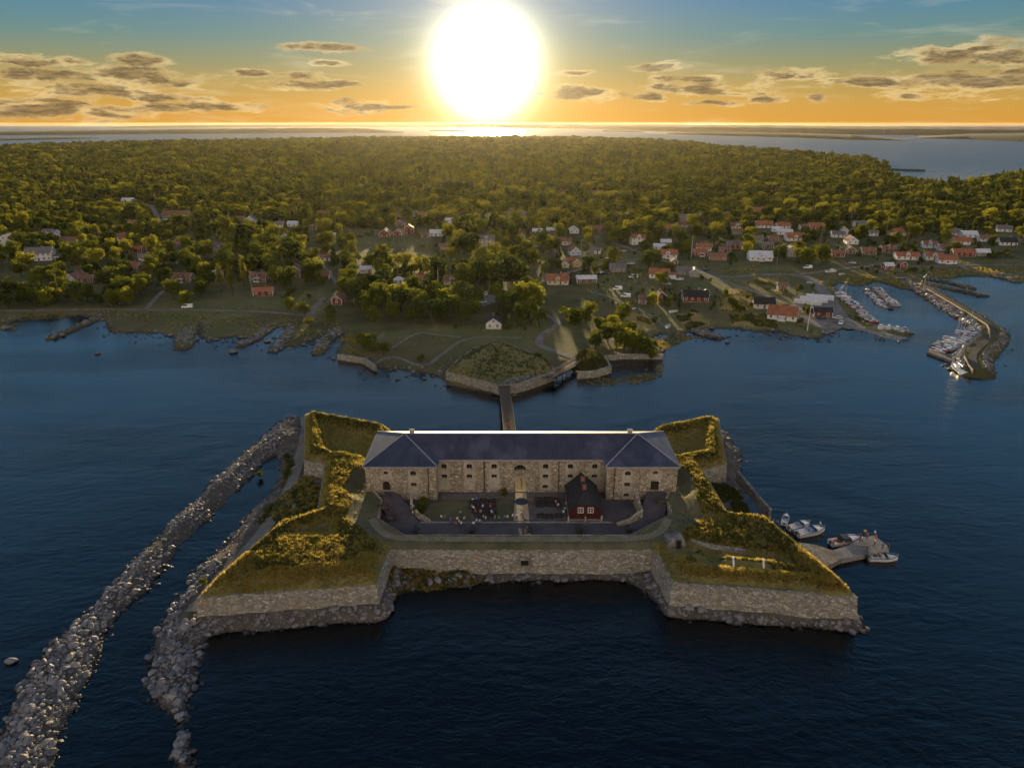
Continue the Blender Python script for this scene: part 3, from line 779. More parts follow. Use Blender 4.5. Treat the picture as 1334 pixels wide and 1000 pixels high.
# scarp: battered masonry walls with a coping course, one part per face
scarp = empty('fort_wall', (0, 100, 0), 0, 'long angled stone wall carrying the grassy fort ramparts', 'fort wall')
nS = len(SCARP)
ctr = Vector((0, 140))
offs = []
for i in range(nS):
    p0, p1, p2 = (Vector(SCARP[i - 1]), Vector(SCARP[i]), Vector(SCARP[(i + 1) % nS]))
    d1, d2 = (p1 - p0).normalized(), (p2 - p1).normalized()
    n1_, n2_ = Vector((d1.y, -d1.x)), Vector((d2.y, -d2.x))
    b = (n1_ + n2_).normalized()
    if sum((SCARP[k][0] * SCARP[(k + 1) % nS][1] - SCARP[(k + 1) % nS][0] * SCARP[k][1]) for k in range(nS)) < 0: b = -b
    offs.append(b / max(.45, b.dot(n1_ if b.dot(n1_) > 0 else -n1_)))
for i in range(nS):
    j = (i + 1) % nS
    if SCARP[i] == (37.2, 155.3): continue          # the barracks' own rear wall closes this side
    a, b = Vector(SCARP[i]), Vector(SCARP[j]); oa, ob = offs[i], offs[j]
    L = (b - a).length; nx = max(2, int(L / 1.1)); V = []; F = []
    lev = [(6.0, .0), (5.55, .05), (4.6, .13), (3.6, .22), (2.6, .32), (1.6, .42), (.6, .52), (-1.5, .7)]
    for q in range(nx + 1):
        tq = q / nx
        for (zz, off) in lev:
            p = a.lerp(b, tq) + oa.lerp(ob, tq) * off
            jit = 0 if q in (0, nx) else .07
            nv = noise.noise_vector(Vector((p.x * .8, p.y * .8, zz * 1.1)))
            V.append((p.x + nv.x * jit, p.y + nv.y * jit, zz + (nv.z * .10 * (1 if 0 < q < nx else 0) if zz > 5.9 else 0)))
    K = len(lev)
    for q in range(nx):
        for k in range(K - 1): F.append((q * K + k, q * K + k + 1, (q + 1) * K + k + 1, (q + 1) * K + k))
    mobj('wall_face', np_mesh('wall_face', V, F, MAT['scarp_stone'], False), scarp, (0, -100, 0))
    # coping stones along the top edge, individually cut
    cb = MB(); npc = max(1, int(L / 1.35))
    for q in range(npc):
        t0, t1 = (q + .03) / npc, (q + .97) / npc
        pa, pb = a.lerp(b, t0), a.lerp(b, t1); on = oa.lerp(ob, .5).normalized()
        h = random.uniform(-.03, .05); ou = random.uniform(.06, .14)
        q4 = [pa + on * ou, pb + on * ou, pb - on * .55, pa - on * .55]
        cb.prism([(v_.x, v_.y) for v_ in q4], 5.86, 6.10 + h)
    o = cb.build('coping', MAT['scarp_stone'], scarp, (0, -100, 0)); o['kind'] = 'stuff'
# drain opening with a projecting chute in the middle of the front wall
d = MB(); d.box(1.6, 3.4, 115.2, 116.0, 2.6, 3.0); d.box(1.5, 1.75, 115.2, 116.0, 3.0, 4.4); d.box(3.25, 3.5, 115.2, 116.0, 3.0, 4.4); d.box(1.5, 3.5, 115.1, 116.0, 4.4, 4.75)
mobj('drain_frame', d.mesh('drain_frame', MAT['scarp_stone']), scarp, (0, -100, 0))
mobj('drain_opening', MB().box(1.75, 3.25, 115.55, 116.0, 3.0, 4.4).mesh('drain_opening', MAT['painted_dark']), scarp, (0, -100, 0))  # solid box, the hollow's shade is its colour
# ------------------------------------------------------------------ the stone barracks
bar = empty('barracks', (2.1, 146, ZB), 0, 'long two-storey stone barracks with two corner wings and dark slate hip roof', 'barracks')
BL = (-2.1, -146, -ZB)
def part(mb, name, mats, parent, off, smooth=False, label=None):
    o = mb.build(name, mats, parent, off, None, smooth)
    if label: o['label'] = label
    return o
def arch(cx, zb, w, h, rise, n=8):
    """outline of an opening: flat sill, arched head (x, z)"""
    pts = [(cx - w / 2, zb), (cx + w / 2, zb), (cx + w / 2, zb + h - rise)]
    for k in range(1, n): a = math.pi * k / n; pts.append((cx + w / 2 * math.cos(a), zb + h - rise + rise * math.sin(a)))
    pts.append((cx - w / 2, zb + h - rise))
    return pts
def face_with_holes(mb, outline, holes, y):
    polys = [[Vector((x, z, 0)) for x, z in outline]] + [[Vector((x, z, 0)) for x, z in h] for h in holes]
    flat = [p for q in polys for p in q]
    tri = tessellate_polygon(polys)
    mb.add([(p.x, y, p.y) for p in flat], [tuple(t) for t in tri])
def reveal(mb, hole, y0, y1):
    n = len(hole)
    mb.add([(x, y0, z) for x, z in hole] + [(x, y1, z) for x, z in hole], [(i, (i + 1) % n, n + (i + 1) % n, n + i) for i in range(n)])
def back(mb, hole, y, holes=()):
    face_with_holes(mb, hole, holes, y)
stone, plaster, PLASTER = MB(), MB(), []
windows = []      # (outline, y, kind)
def facade(x0, x1, y, niches, plain):
    """stone wall with shallow plastered niches that hold the windows, and openings cut straight in"""
    face_with_holes(stone, [(x0, 4.7), (x1, 4.7), (x1, ZE), (x0, ZE)], [n[0] for n in niches] + [p[0] for p in plain], y)
    for nic, wins in niches:
        plaster = MB(); PLASTER.append(plaster)
        reveal(stone, nic, y, y + .16)
        back(plaster, nic, y + .16, [w[0] for w in wins])
        for w, kind in wins:
            reveal(plaster, w, y + .16, y + .75); windows.append((w, y + .6, kind))
    for p, kind in plain:
        reveal(stone, p, y, y + (.7 if kind != 'gate' else .5))
        if kind != 'gate': windows.append((p, y + .55, kind))
colx = [-15.6, -9.8, -4.1, None, 7.7, 13.4, 19.0]
nich = []; plain = []
for i, x in enumerate(colx):
    if x is None: continue
    wins = [(arch(x, 10.9, 1.25, 1.25, .35), 'window'), (arch(x, 8.5, 1.25, .95, .02, 2), 'window')]
    if i in (4, 6): wins.append((arch(x, 5.75, 1.3, 1.0, .4), 'window'))
    nich.append((arch(x, 5.35, 2.7, 7.45, .9), wins))
GATEX = 1.87
plain = [(arch(GATEX, 5.0, 2.9, 3.7, 1.3), 'gate'), (arch(GATEX, 10.55, 2.9, 1.45, 1.4), 'lunette')]
facade(WX0, WX1, YF, nich, plain)
facade(BX0, WX0, YW, [(arch(-28.3, 9.9, 3.0, 2.8, .9), [(arch(-28.3, 11.3, 1.0, .8, .3), 'window')]), (arch(-22.2, 5.5, 2.6, 7.2, .9), [(arch(-22.2, 11.0, 1.35, 1.2, .5), 'window'), (arch(-22.2, 8.3, 1.35, .9, .02, 2), 'window')])],
       [(arch(-28.3, 7.3, 1.7, 2.35, .8), 'door')])
facade(WX1, BX1, YW, [(arch(26.0, 5.2, 2.6, 7.5, .9), [(arch(26, 11.0, 1.35, 1.1, .4), 'window'), (arch(26, 8.3, 1.35, .95, .02, 2), 'window'), (arch(26, 5.6, 1.3, .95, .4), 'window')]),
                      (arch(32.2, 9.9, 3.4, 2.8, 1.1), [(arch(32.2, 11.35, 1.2, .8, .4), 'window')])], [(arch(32.2, 7.3, 1.9, 2.4, .05, 2), 'door')])
# side returns, ends and back
for (xa, ya, xb, yb) in ((WX0, YW, WX0, YF), (WX1, YW, WX1, YF), (BX0, YW, BX0, YR), (BX1, YW, BX1, YR)):
    stone.add([(xa, ya, 4.7), (xb, yb, 4.7), (xb, yb, ZE), (xa, ya, ZE)], [(0, 1, 2, 3)])
rg = arch(GATEX - .3, 5.0, 2.7, 3.1, 1.2)
backwins = [arch(x, 9.2, 1.1, 1.2, .4) for x in (-28, -21, -14.5, -8.5, 8.6, 14.6, 21, 28)]
face_with_holes(stone, [(BX0, -1), (BX1, -1), (BX1, ZE), (BX0, ZE)], [rg] + backwins, YR)
for w in backwins: reveal(stone, w, YR, YR - .7); windows.append((w, YR - .5, 'window'))
# gate passage
fg = arch(GATEX, 5.0, 2.9, 3.7, 1.3)
n = len(fg)
plaster.add([(x, YF + .5, z) for x, z in fg] + [(x, YR, z) for x, z in rg], [(i, (i + 1) % n, n + (i + 1) % n, n + i) for i in range(1, n)])
part(stone, 'wall', [MAT['fort_stone']], bar, BL)
for pl_ in PLASTER: part(pl_, 'niche', [MAT['plaster']], bar, BL)
part(plaster, 'gate_passage', [MAT['plaster']], bar, BL)
part(MB().box(GATEX - 2, GATEX + 1.8, YF + .02, YR + .3, 4.6, 5.03), 'passage_floor', [MAT['pale_path']], bar, BL)
# pilaster strips between the window bays, plinth, cornice and quoins
pil = [(-18, YF), (-12.7, YF), (-6.95, YF), (-1.2, YF), (4.9, YF), (10.5, YF), (16.2, YF)]
for x, y in pil[1:]:
    part(MB().box(x - .42, x + .42, y - .14, y + .02, 4.8, 12.9), 'pilaster', [MAT['fort_stone']], bar, BL)
for x in (-32.4, -25.2, -17.5, 21.7, 29.2, 36.6):
    part(MB().box(x - .45, x + .45, YW - .14, YW + .02, 4.8, 12.9), 'pilaster', [MAT['fort_stone']], bar, BL)
co = MB()
co.box(WX0 - .02, WX1 + .02, YF - .26, YF + .03, 12.92, 13.36)
for a, b in ((BX0, WX0), (WX1, BX1)):
    co.box(a - .25, b + .25, YW - .26, YW + .03, 12.92, 13.36)
co.box(WX0 - .0, WX0 + .25, YW + .035, YF - .27, 12.92, 13.36); co.box(WX1 - .25, WX1 + .0, YW + .035, YF - .27, 12.92, 13.36)
co.box(BX0 - .25, BX0, YW + .035, YR + .2, 12.92, 13.36); co.box(BX1, BX1 + .25, YW + .035, YR + .2, 12.92, 13.36); co.box(BX0 + .01, BX1 - .01, YR - .02, YR + .25, 12.92, 13.36)
part(co, 'cornice', [MAT['plaster']], bar, BL)
part(MB().box(WX0 + .5, GATEX - 1.6, YF - .12, YF + .02, 4.8, 5.5).box(GATEX + 1.6, WX1 - .5, YF - .12, YF + .02, 4.8, 5.5), 'plinth', [MAT['fort_stone']], bar, BL)
# gate surround of cut stone blocks (voussoirs)
for k in range(11):
    a0, a1 = math.pi * (k + .06) / 11, math.pi * (k + .94) / 11
    q = []
    for a, r in ((a0, 1.0), (a1, 1.0), (a1, 1.36), (a0, 1.36)):
        q.append((GATEX + 1.47 * r * math.cos(a), 7.42 + 1.32 * r * math.sin(a)))
    v_ = [(x, YF - .12, z) for x, z in q] + [(x, YF + .05, z) for x, z in q]
    part(MB().add(v_, [(0, 1, 2, 3), (7, 6, 5, 4), (0, 4, 5, 1), (1, 5, 6, 2), (2, 6, 7, 3), (3, 7, 4, 0)]), 'arch_stone', [MAT['plaster']], bar, BL)
# windows: pane set back in the wall behind a wooden frame with bars
def window_part(outl, y, kind):
    fr, gl = MB(), MB()
    xs = [p[0] for p in outl]; zs = [p[1] for p in outl]
    cx, cz_ = (min(xs) + max(xs)) / 2, min(zs)
    loc = [(x - cx, z - cz_) for x, z in outl]
    s = -1 if y > YR - 1 else 1
    sm = [(x * .86, .07 + z * .88) for x, z in loc]
    face_with_holes(fr, loc, [sm], 0)
    reveal(fr, sm, 0, .08 * s)
    w, h = max(xs) - min(xs), max(zs) - min(zs)
    if kind in ('window', 'lunette'):
        fr.box(-.035, .035, -.01, .05, .08, h * .93)
        if kind == 'lunette': fr.box(-w * .27, -w * .23, -.01, .05, .08, h * .75); fr.box(w * .23, w * .27, -.01, .05, .08, h * .75)
        else: fr.box(-w * .43, w * .43, -.012, .048, h * .5 - .03, h * .5 + .03)
    face_with_holes(gl, sm, [], .07 * s)
    f = fr.build('door' if kind == 'door' else 'window', [MAT['window_wood'] if kind != 'door' else MAT['dark_timber']], bar, (cx + BL[0], y + BL[1], cz_ + BL[2]))
    gl.build('door_leaf' if kind == 'door' else 'pane', [MAT['dark_glass'] if kind != 'door' else MAT['dark_timber']], f)
for o_, y, k in windows: window_part(o_, y, k)
# slate roof, slope by slope, with lead ridges and hips
OV = .45
fl, fr_ = Vector((BX0 - OV, YW - OV, ZE)), Vector((WX0 + OV, YW - OV, ZE)); fl2, fr2 = Vector((WX1 - OV, YW - OV, ZE)), Vector((BX1 + OV, YW - OV, ZE))
rl, rr_ = Vector((BX0 - OV, YR + OV, ZE)), Vector((BX1 + OV, YR + OV, ZE))
v1, v2 = Vector((WX0 + OV, YF - OV, ZE)), Vector((WX1 - OV, YF - OV, ZE))
pk1, pk2 = Vector((-25.2, 147.4, 16.85)), Vector((29.4, 147.4, 16.85))
for poly in ([fl, fr_, pk1], [fr_, v1, pk1], [v1, v2, pk2, pk1], [v2, fl2, pk2], [fl2, fr2, pk2], [fr2, rr_, pk2], [rr_, rl, pk1, pk2], [rl, fl, pk1]):
    n = len(poly); mb = MB()
    up = Vector((0, 0, .16)); ins = [p.copy() for p in poly]
    mb.add([p for p in ins] + [p + up for p in ins], [tuple(range(n))[::-1], tuple(range(n, 2 * n))] + [(i, (i + 1) % n, n + (i + 1) % n, n + i) for i in range(n)])
    part(mb, 'roof_slope', [MAT['slate']], bar, BL)
ridge = MB()
for a, b in ((pk1, pk2), (fl, pk1), (fr_, pk1), (fl2, pk2), (fr2, pk2), (rl, pk1), (rr_, pk2)):
    ridge.tube(a + Vector((0, 0, .17)), b + Vector((0, 0, .19)), .13, n=6)
part(ridge, 'ridge_cap', [MAT['lead']], bar, BL)
gut = MB()
for a, b in ((fl, fr_), (v1, v2), (fl2, fr2), (rl, rr_), (fl, rl), (fr2, rr_)): gut.tube(a + Vector((0, -.06, .06)), b + Vector((0, -.06, .06)), .09, n=6)
part(gut, 'gutter', [MAT['lead']], bar, BL)
for x, y in ((-6.95 + .6, YF), (10.5 + .2, YF), (-18.8, YW), (23.0, YW)):
    part(MB().tube((x, y - .22, 4.9), (x, y - .22, 13.3), .085, n=6), 'downpipe', [MAT['iron']], bar, BL)
for x in (pk1.x + 1.6, pk2.x - 1.6):
    ch = part(MB().box(x - .5, x + .5, 147.9, 148.9, 15.4, 17.4).box(x - .6, x + .6, 147.8, 149.0, 17.4, 17.55), 'chimney', [MAT['plaster']], bar, BL)

# ------------------------------------------------------------------ yard furniture
# ramps to the upper doors
def ramp(px_l, zl, name, label):
    poly = [P2(a, b, z) for (a, b), z in zip(px_l, zl)]
    mb = MB().prism(poly, 4.2, zl)
    return tag(mb.build(name, [MAT['asphalt']]), label, 'ramp')
ramp([(505, 676), (546, 681), (534, 660), (514, 640), (501, 640), (497, 655)], [5.02, 5.02, 6.0, 7.3, 7.3, 6.6], 'ramp', 'dark paved ramp up to the door of the left wing')
ramp([(866, 672), (806, 684), (835, 664), (843, 640), (866, 640), (869, 655)], [5.02, 5.02, 6.0, 7.3, 7.3, 6.6], 'ramp', 'dark paved ramp up to the door of the right wing')
def low_wall(px, zs, th, label, mat='fort_stone', drop=1.6):
    pts = [P2(a, b, z) for (a, b), z in zip(px, zs)]
    return tag(wall_run(MB(), pts, th, 4.6, zs).build('stone_wall', [MAT[mat]]), label, 'wall')
low_wall([(536, 641), (536, 655), (545, 668), (560, 677)], [8.0, 7.2, 6.2, 5.6], .5, 'sloping stone wall beside the left ramp, next to the round bush')
low_wall([(828, 640), (836, 664), (820, 676), (804, 681)], [8.0, 7.0, 6.0, 5.5], .6, 'bent stone wall beside the right ramp, right of the red cottage')
def flat(name, px, z, mat, label=None, th=.05):
    poly = [P2(a, b, z) for a, b in px]
    return tag(MB().prism(poly, z - .3, z + th).build(name, [MAT[mat]]), label, kind='structure')
flat('lawn', [(560, 656), (588, 651), (612, 651), (612, 677), (575, 677), (548, 673)], 5.0, 'mown_grass', 'left half of the courtyard lawn', .06)
flat('lawn', [(645, 650), (668, 650), (670, 677), (646, 677)], 5.0, 'mown_grass', 'narrow strip of courtyard lawn beside the gate path', .06)
flat('terrace', [(575, 643), (670, 641), (670, 649.5), (575, 650.5)], 5.0, 'court_paving', 'paved strip along the barracks wall', .03)
flat('terrace', [(613, 651), (644, 651), (645, 677), (613, 677)], 5.0, 'court_paving', 'paved serving terrace left of the gate path', .035)
flat('terrace', [(682, 642), (735, 642), (738, 677), (683, 677)], 5.0, 'court_paving', 'paved serving terrace between the gate path and the cottage', .035)
flat('path', [(671, 642), (681, 642), (682, 678), (669, 678)], 5.0, 'pale_path', 'pale sunlit path from the gate arch', .07)
flat('kerb', [(548, 679.5), (690, 679.5), (690, 681), (547, 681)], 5.0, 'concrete', 'pale kerb between lawn and yard', .14)
flat('kerb', [(690, 679.5), (790, 679.5), (800, 681), (690, 681)], 5.0, 'concrete', 'pale kerb in front of the red cottage', .14)

vv_, vf_ = ribbon([(-29.5, 126), (-26.5, 120.5), (-22.5, 118.75), (2, 118.7), (25, 118.75), (30, 120.5), (33, 126)], 1.7, .07, fort_z, .8)
tag(mobj('path', np_mesh('path', vv_, vf_, MAT['worn_turf'])), 'worn pale turf path along the front terrace', kind='structure')
# red cottage in the yard
def cottage():
    p = P(762, 677, 5.0); yc = p.y; xc = p.x
    t = empty('red_cottage', (xc, yc + 5.2, 5.0), 0, 'dark red wooden cottage with black pitched roof standing in the courtyard', 'cottage')
    w, L, h, hr = 3.35, 5.2, 2.6, 5.6
    b = MB(); zc0 = h + (hr - h) * .40; xc0 = w * (1 - .46)
    pts = [(-w, 0), (w, 0), (w, h), (xc0, zc0), (-xc0, zc0), (-w, h)]
    b.loft([[(x, -L, z) for x, z in pts], [(x, L, z) for x, z in pts]]); b.build('wall', [MAT['tarred_red']], t)
    # board battens on the front gable
    k = -w + .25
    bt = MB()
    while k < w:
        top = min(zc0, h + (hr - .25 - h) * (1 - abs(k) / w)); bt.box(k - .03, k + .03, -L - .035, -L + .01, .3, top - .06); k += .33
    o = bt.build('batten', [MAT['tarred_red']], t); o['kind'] = 'stuff'
    e, th, yh = .35, .16, 2.6
    sl = (hr - h) / w
    zc = h + (hr - h) * .42            # the front end of the roof is half hipped down to here
    xc_ = (hr - zc) / sl
    for s in (-1, 1):
        a = [(s * (w + e), h - sl * e), (0, hr)]
        v_ = [(a[0][0], -L - .4, a[0][1]), (s * xc_, -L - .4, zc), (0, -L + yh, hr), (0, L + .4, hr), (a[0][0], L + .4, a[0][1])]
        MB().add(v_ + [(x, y, z + th) for x, y, z in v_], [(0, 1, 2, 3, 4), (9, 8, 7, 6, 5)] + [(i, (i + 1) % 5, 5 + (i + 1) % 5, 5 + i) for i in range(5)]).build('roof_slope', [MAT['roof_black']], t)
        MB().bar((s * (w + e), -L - .42, h - sl * e + .02), (s * xc_, -L - .42, zc + .02), .05, .2).build('barge_board', [MAT['dark_timber']], t)
    v_ = [(-xc_, -L - .4, zc + .01), (xc_, -L - .4, zc + .01), (0, -L + yh, hr + .01)]
    MB().add(v_ + [(x, y, z + th) for x, y, z in v_], [(0, 1, 2), (5, 4, 3), (0, 1, 4, 3), (1, 2, 5, 4), (2, 0, 3, 5)]).build('roof_slope', [MAT['roof_black']], t)
    for x in (-1.0, 1.15):
        f = MB(); f.box(x - .62, x + .62, -L - .07, -L - .001, 1.75, 1.90); f.box(x - .62, x + .62, -L - .07, -L - .001, 2.95, 3.10)
        for q in (-.62, -.06, .5): f.box(x + q, x + q + .12, -L - .068, -L - .002, 1.9, 2.95)
        f.box(x - .5, x + .5, -L - .06, -L - .004, 2.4, 2.46)
        fo = f.build('window', [MAT['white_wood']], t)
        for q in (-.5, .06): MB().box(x + q, x + q + .44, -L - .03, -L - .006, 1.9, 2.4).box(x + q, x + q + .44, -L - .03, -L - .006, 2.46, 2.95).build('pane', [MAT['dark_glass']], fo)
    for y in (-1.6, 2.0):
        c = MB().box(-.4, .4, y - .4, y + .4, hr - .5, hr + .85).box(-.47, .47, y - .47, y + .47, hr + .85, hr + .98).build('chimney', [MAT['chimney_brick']], t)
        MB().box(-.2, .2, y - .2, y + .2, hr + .98, hr + 1.06).build('flue', [MAT['iron']], c)
    MB().box(-w - .2, w + .2, -L - .25, L + .2, -.1, .28).build('plinth', [MAT['concrete']], t)
    d = MB().box(-w - .06, -w + .02, -1, .0, .3, 2.2).build('door', [MAT['dark_timber']], t)
    MB().tube((-w - .1, -.15, 1.2), (-w - .04, -.15, 1.2), .05, n=6).build('handle', [MAT['iron']], d)
    return t
cottage()
for i, (px, py, lab) in enumerate(((740, 677, 'pale stone post at the left front corner of the red cottage'), (762, 677.5, 'pale stone post in front of the middle of the red cottage'), (783, 676, 'pale stone post at the right front corner of the red cottage'))):
    p = P(px, py, 5); MB_ = MB().tube((0, 0, 0), (0, 0, 1.25), .2, .16, 8).tube((0, 0, 1.25), (0, 0, 1.42), .22, .1, 8)
    o = MB_.build('stone_post', [MAT['plaster']], None, (p.x, p.y - .8, 5.0)); tag(o, lab, 'post', 'pale posts before the cottage')

# old cannon on carriages behind the parapet
def cannon(loc, rz, label):
    t = empty('cannon', loc, rz, label, 'cannon', 'cannons along the parapet')
    b = MB(); rr = [(-1.25, .05), (-1.2, .16), (-1.05, .27), (-.9, .25), (.2, .21), (1.15, .17), (1.2, .22), (1.42, .21), (1.42, .09), (1.1, .08)]
    rings = [[(r * math.cos(2 * math.pi * k / 10), y, .95 + r * math.sin(2 * math.pi * k / 10)) for k in range(10)] for y, r in rr]
    b.loft(rings); b.build('barrel', [MAT['iron']], t)
    c = MB()
    for s in (-.34, .34):
        c.loft([[(s - .07, -1.3, .22), (s + .07, -1.3, .22), (s + .07, -1.3, .45), (s - .07, -1.3, .45)], [(s - .07, -.4, .22), (s + .07, -.4, .22), (s + .07, -.4, .8), (s - .07, -.4, .8)], [(s - .07, .7, .22), (s + .07, .7, .22), (s + .07, .7, 1.0), (s - .07, .7, 1.0)]])
    c.box(-.4, .4, -1.1, -.85, .2, .36); c.box(-.4, .4, .4, .65, .2, .36)
    c.build('carriage', [MAT['old_timber']], t)
    for y in (-.95, .5):
        for s in (-.48, .48): MB().tube((s - .06, y, .24), (s + .06, y, .24), .24, n=10).build('wheel', [MAT['dark_timber']], t)
    return t
cn = [(541, 692.5, 180, 'first iron cannon from the left along the front parapet'), (615, 692.5, 180, 'second iron cannon from the left on the front parapet, near the crowd'), (689, 692.5, 180, 'middle iron cannon on the front parapet, opposite the gate'),
      (755, 692.5, 186, 'iron cannon on the front parapet below the red cottage'), (819, 691.5, 180, 'last iron cannon at the right end of the front parapet'), (503, 650, 100, 'uppermost of three cannons on the left side of the yard'),
      (500, 663, 100, 'middle cannon of three on the left side of the yard'), (508, 677, 120, 'lowest of three cannons on the left side of the yard'), (862, 655, 255, 'cannon beside the ramp on the right side of the yard')]
for px, py, a, lab in cn:
    z = 5.02 if not (635 < py < 671 and (px < 520 or px > 850)) else 6.4
    p = P(px, py, z); cannon((p.x, p.y, z), R(a), lab)
    # timber firing step
# picnic tables
def picnic_proto(loc, rz, label):
    t = empty('picnic_table', loc, rz, label, 'picnic table', 'dark picnic tables in the courtyard')
    for k in range(4): MB().box(-.9, .9, -.36 + k * .185, -.36 + k * .185 + .165, .72, .765).build('plank', [MAT['dark_timber']], t)
    for s in (-1, 1):
        MB().box(-.9, .9, s * .72 - .13, s * .72 + .13, .42, .46).build('bench', [MAT['dark_timber']], t)
        f = MB(); f.bar((s * .65, -.72, 0), (s * .65, -.22, .72), .09); f.bar((s * .65, .72, 0), (s * .65, .22, .72), .09); f.bar((s * .65, -.8, .38), (s * .65, .8, .38), .09); f.build('frame', [MAT['dark_timber']], t)
    return t
tabs = [(618, 655), (630, 653.5), (641, 654), (617, 661), (629, 660.5), (640, 661), (620, 667), (633, 667), (642, 668.5), (624, 673), (637, 674),
        (702, 652), (713, 651.5), (724, 652.5), (703, 658.5), (714, 658), (726, 659), (704, 673), (716, 674), (728, 673)]
tword = ['front left', 'back left', 'middle', 'back right', 'front right']
proto = None
for i, (px, py) in enumerate(tabs):
    p = P(px, py, 5.04); side_ = 'left of the gate path' if px < 670 else 'between the gate path and the red cottage'
    row = ('back row' if py < 656 else 'second row' if py < 663 else 'third row' if py < 670 else 'front row')
    rank = ['leftmost', 'middle', 'rightmost'][min(2, sum(1 for a, b in tabs if abs(b - py) < 2.2 and a < px and (a < 670) == (px < 670)))]
    lab = f'{rank} dark picnic table in the {row} {side_}'
    if proto is None: proto = picnic_proto((p.x, p.y, 5.04), R(random.uniform(-12, 12)), lab)
    else: copy_tree(proto, (p.x, p.y, 5.04), R(random.uniform(-14, 14)), lab)
# parasol on the path
p = P(679, 664, 5.05)
t = empty('parasol', (p.x, p.y, 5.05), 0, 'dark round parasol standing on the pale gate path', 'parasol')
MB().tube((0, 0, 0), (0, 0, 2.5), .035, n=6).build('pole', [MAT['rail_timber']], t)
MB().tube((0, 0, 0), (0, 0, .09), .34, n=10).build('base', [MAT['concrete']], t)
cn_ = MB(); N8 = 8
rg = [[(1.55 * math.cos(2 * math.pi * k / N8), 1.55 * math.sin(2 * math.pi * k / N8), 2.08) for k in range(N8)], [(1.5 * math.cos(2 * math.pi * k / N8), 1.5 * math.sin(2 * math.pi * k / N8), 2.2) for k in range(N8)], [(.05 * math.cos(2 * math.pi * k / N8), .05 * math.sin(2 * math.pi * k / N8), 2.62) for k in range(N8)]]
cn_.loft(rg); cn_.build('canopy', [MAT['boat_dark']], t)
for k in range(8): MB().bar((0, 0, 2.5), (1.5 * math.cos(math.pi * k / 4), 1.5 * math.sin(math.pi * k / 4), 2.06), .03).build('rib', [MAT['rail_timber']], t)

# right bastion details: two pale gun posts, a rock vault, a retaining wall
for px, py, lab in ((955, 745, 'left of two pale gun posts on the right bastion'), (994, 748, 'right of two pale gun posts on the right bastion')):
    p = P(px, py, 6.3); z = ZTER(p.x, p.y)
    t = empty('gun_post', (p.x, p.y, z - .1), R(8), lab, 'post', 'pale gun posts')
    MB().tube((0, 0, 0), (0, 0, .5), .55, .5, 8).build('base', [MAT['concrete']], t)
    MB().tube((0, 0, .5), (-.15, .3, 2.3), .2, .16, 8).build('shaft', [MAT['white_wood']], t)
    MB().tube((-.15, .3, 2.3), (-.18, .36, 2.6), .28, .2, 8).build('cap', [MAT['white_wood']], t)
low_wall([(899, 702), (925, 709), (972, 716)], [7.1, 7.0, 6.8], .6, 'low stone retaining wall inside the right bastion', 'scarp_stone')
def crag(loc, sx, sy, sz, seed, name, mat, label, cat):
    bm = bmesh.new(); bmesh.ops.create_icosphere(bm, subdivisions=3, radius=1)
    for v in bm.verts:
        n_ = noise.noise(v.co * 1.3 + Vector((seed, 0, 0))) * .45 + noise.noise(v.co * 3.5 + Vector((0, seed, 0))) * .16
        v.co *= 1 + n_; v.co = Vector((v.co.x * sx, v.co.y * sy, v.co.z * sz))
    me = bpy.data.meshes.new(name); bm.to_mesh(me); bm.free(); me.materials.append(MAT[mat])
    o = mobj(name, me, None, loc); return tag(o, label, cat)
p = P(879, 708, 6.4); o_ = crag((p.x, p.y, 7.0), 2.0, 1.5, 1.9, 3, 'rock_outcrop', 'rock', 'rounded grey rock outcrop with a dark cleft at the inner end of the right bastion', 'rock')
tag(MB().prism([(p.x + .0, p.y - 1.75), (p.x + .8, p.y - 1.75), (p.x + .8, p.y - .8), (p.x + .0, p.y - .8)], 6.0, 7.9).build('cleft', [MAT['painted_dark']], o_, (-p.x, -p.y, -7.0)))  # solid box, the cleft's shade is put into its colour

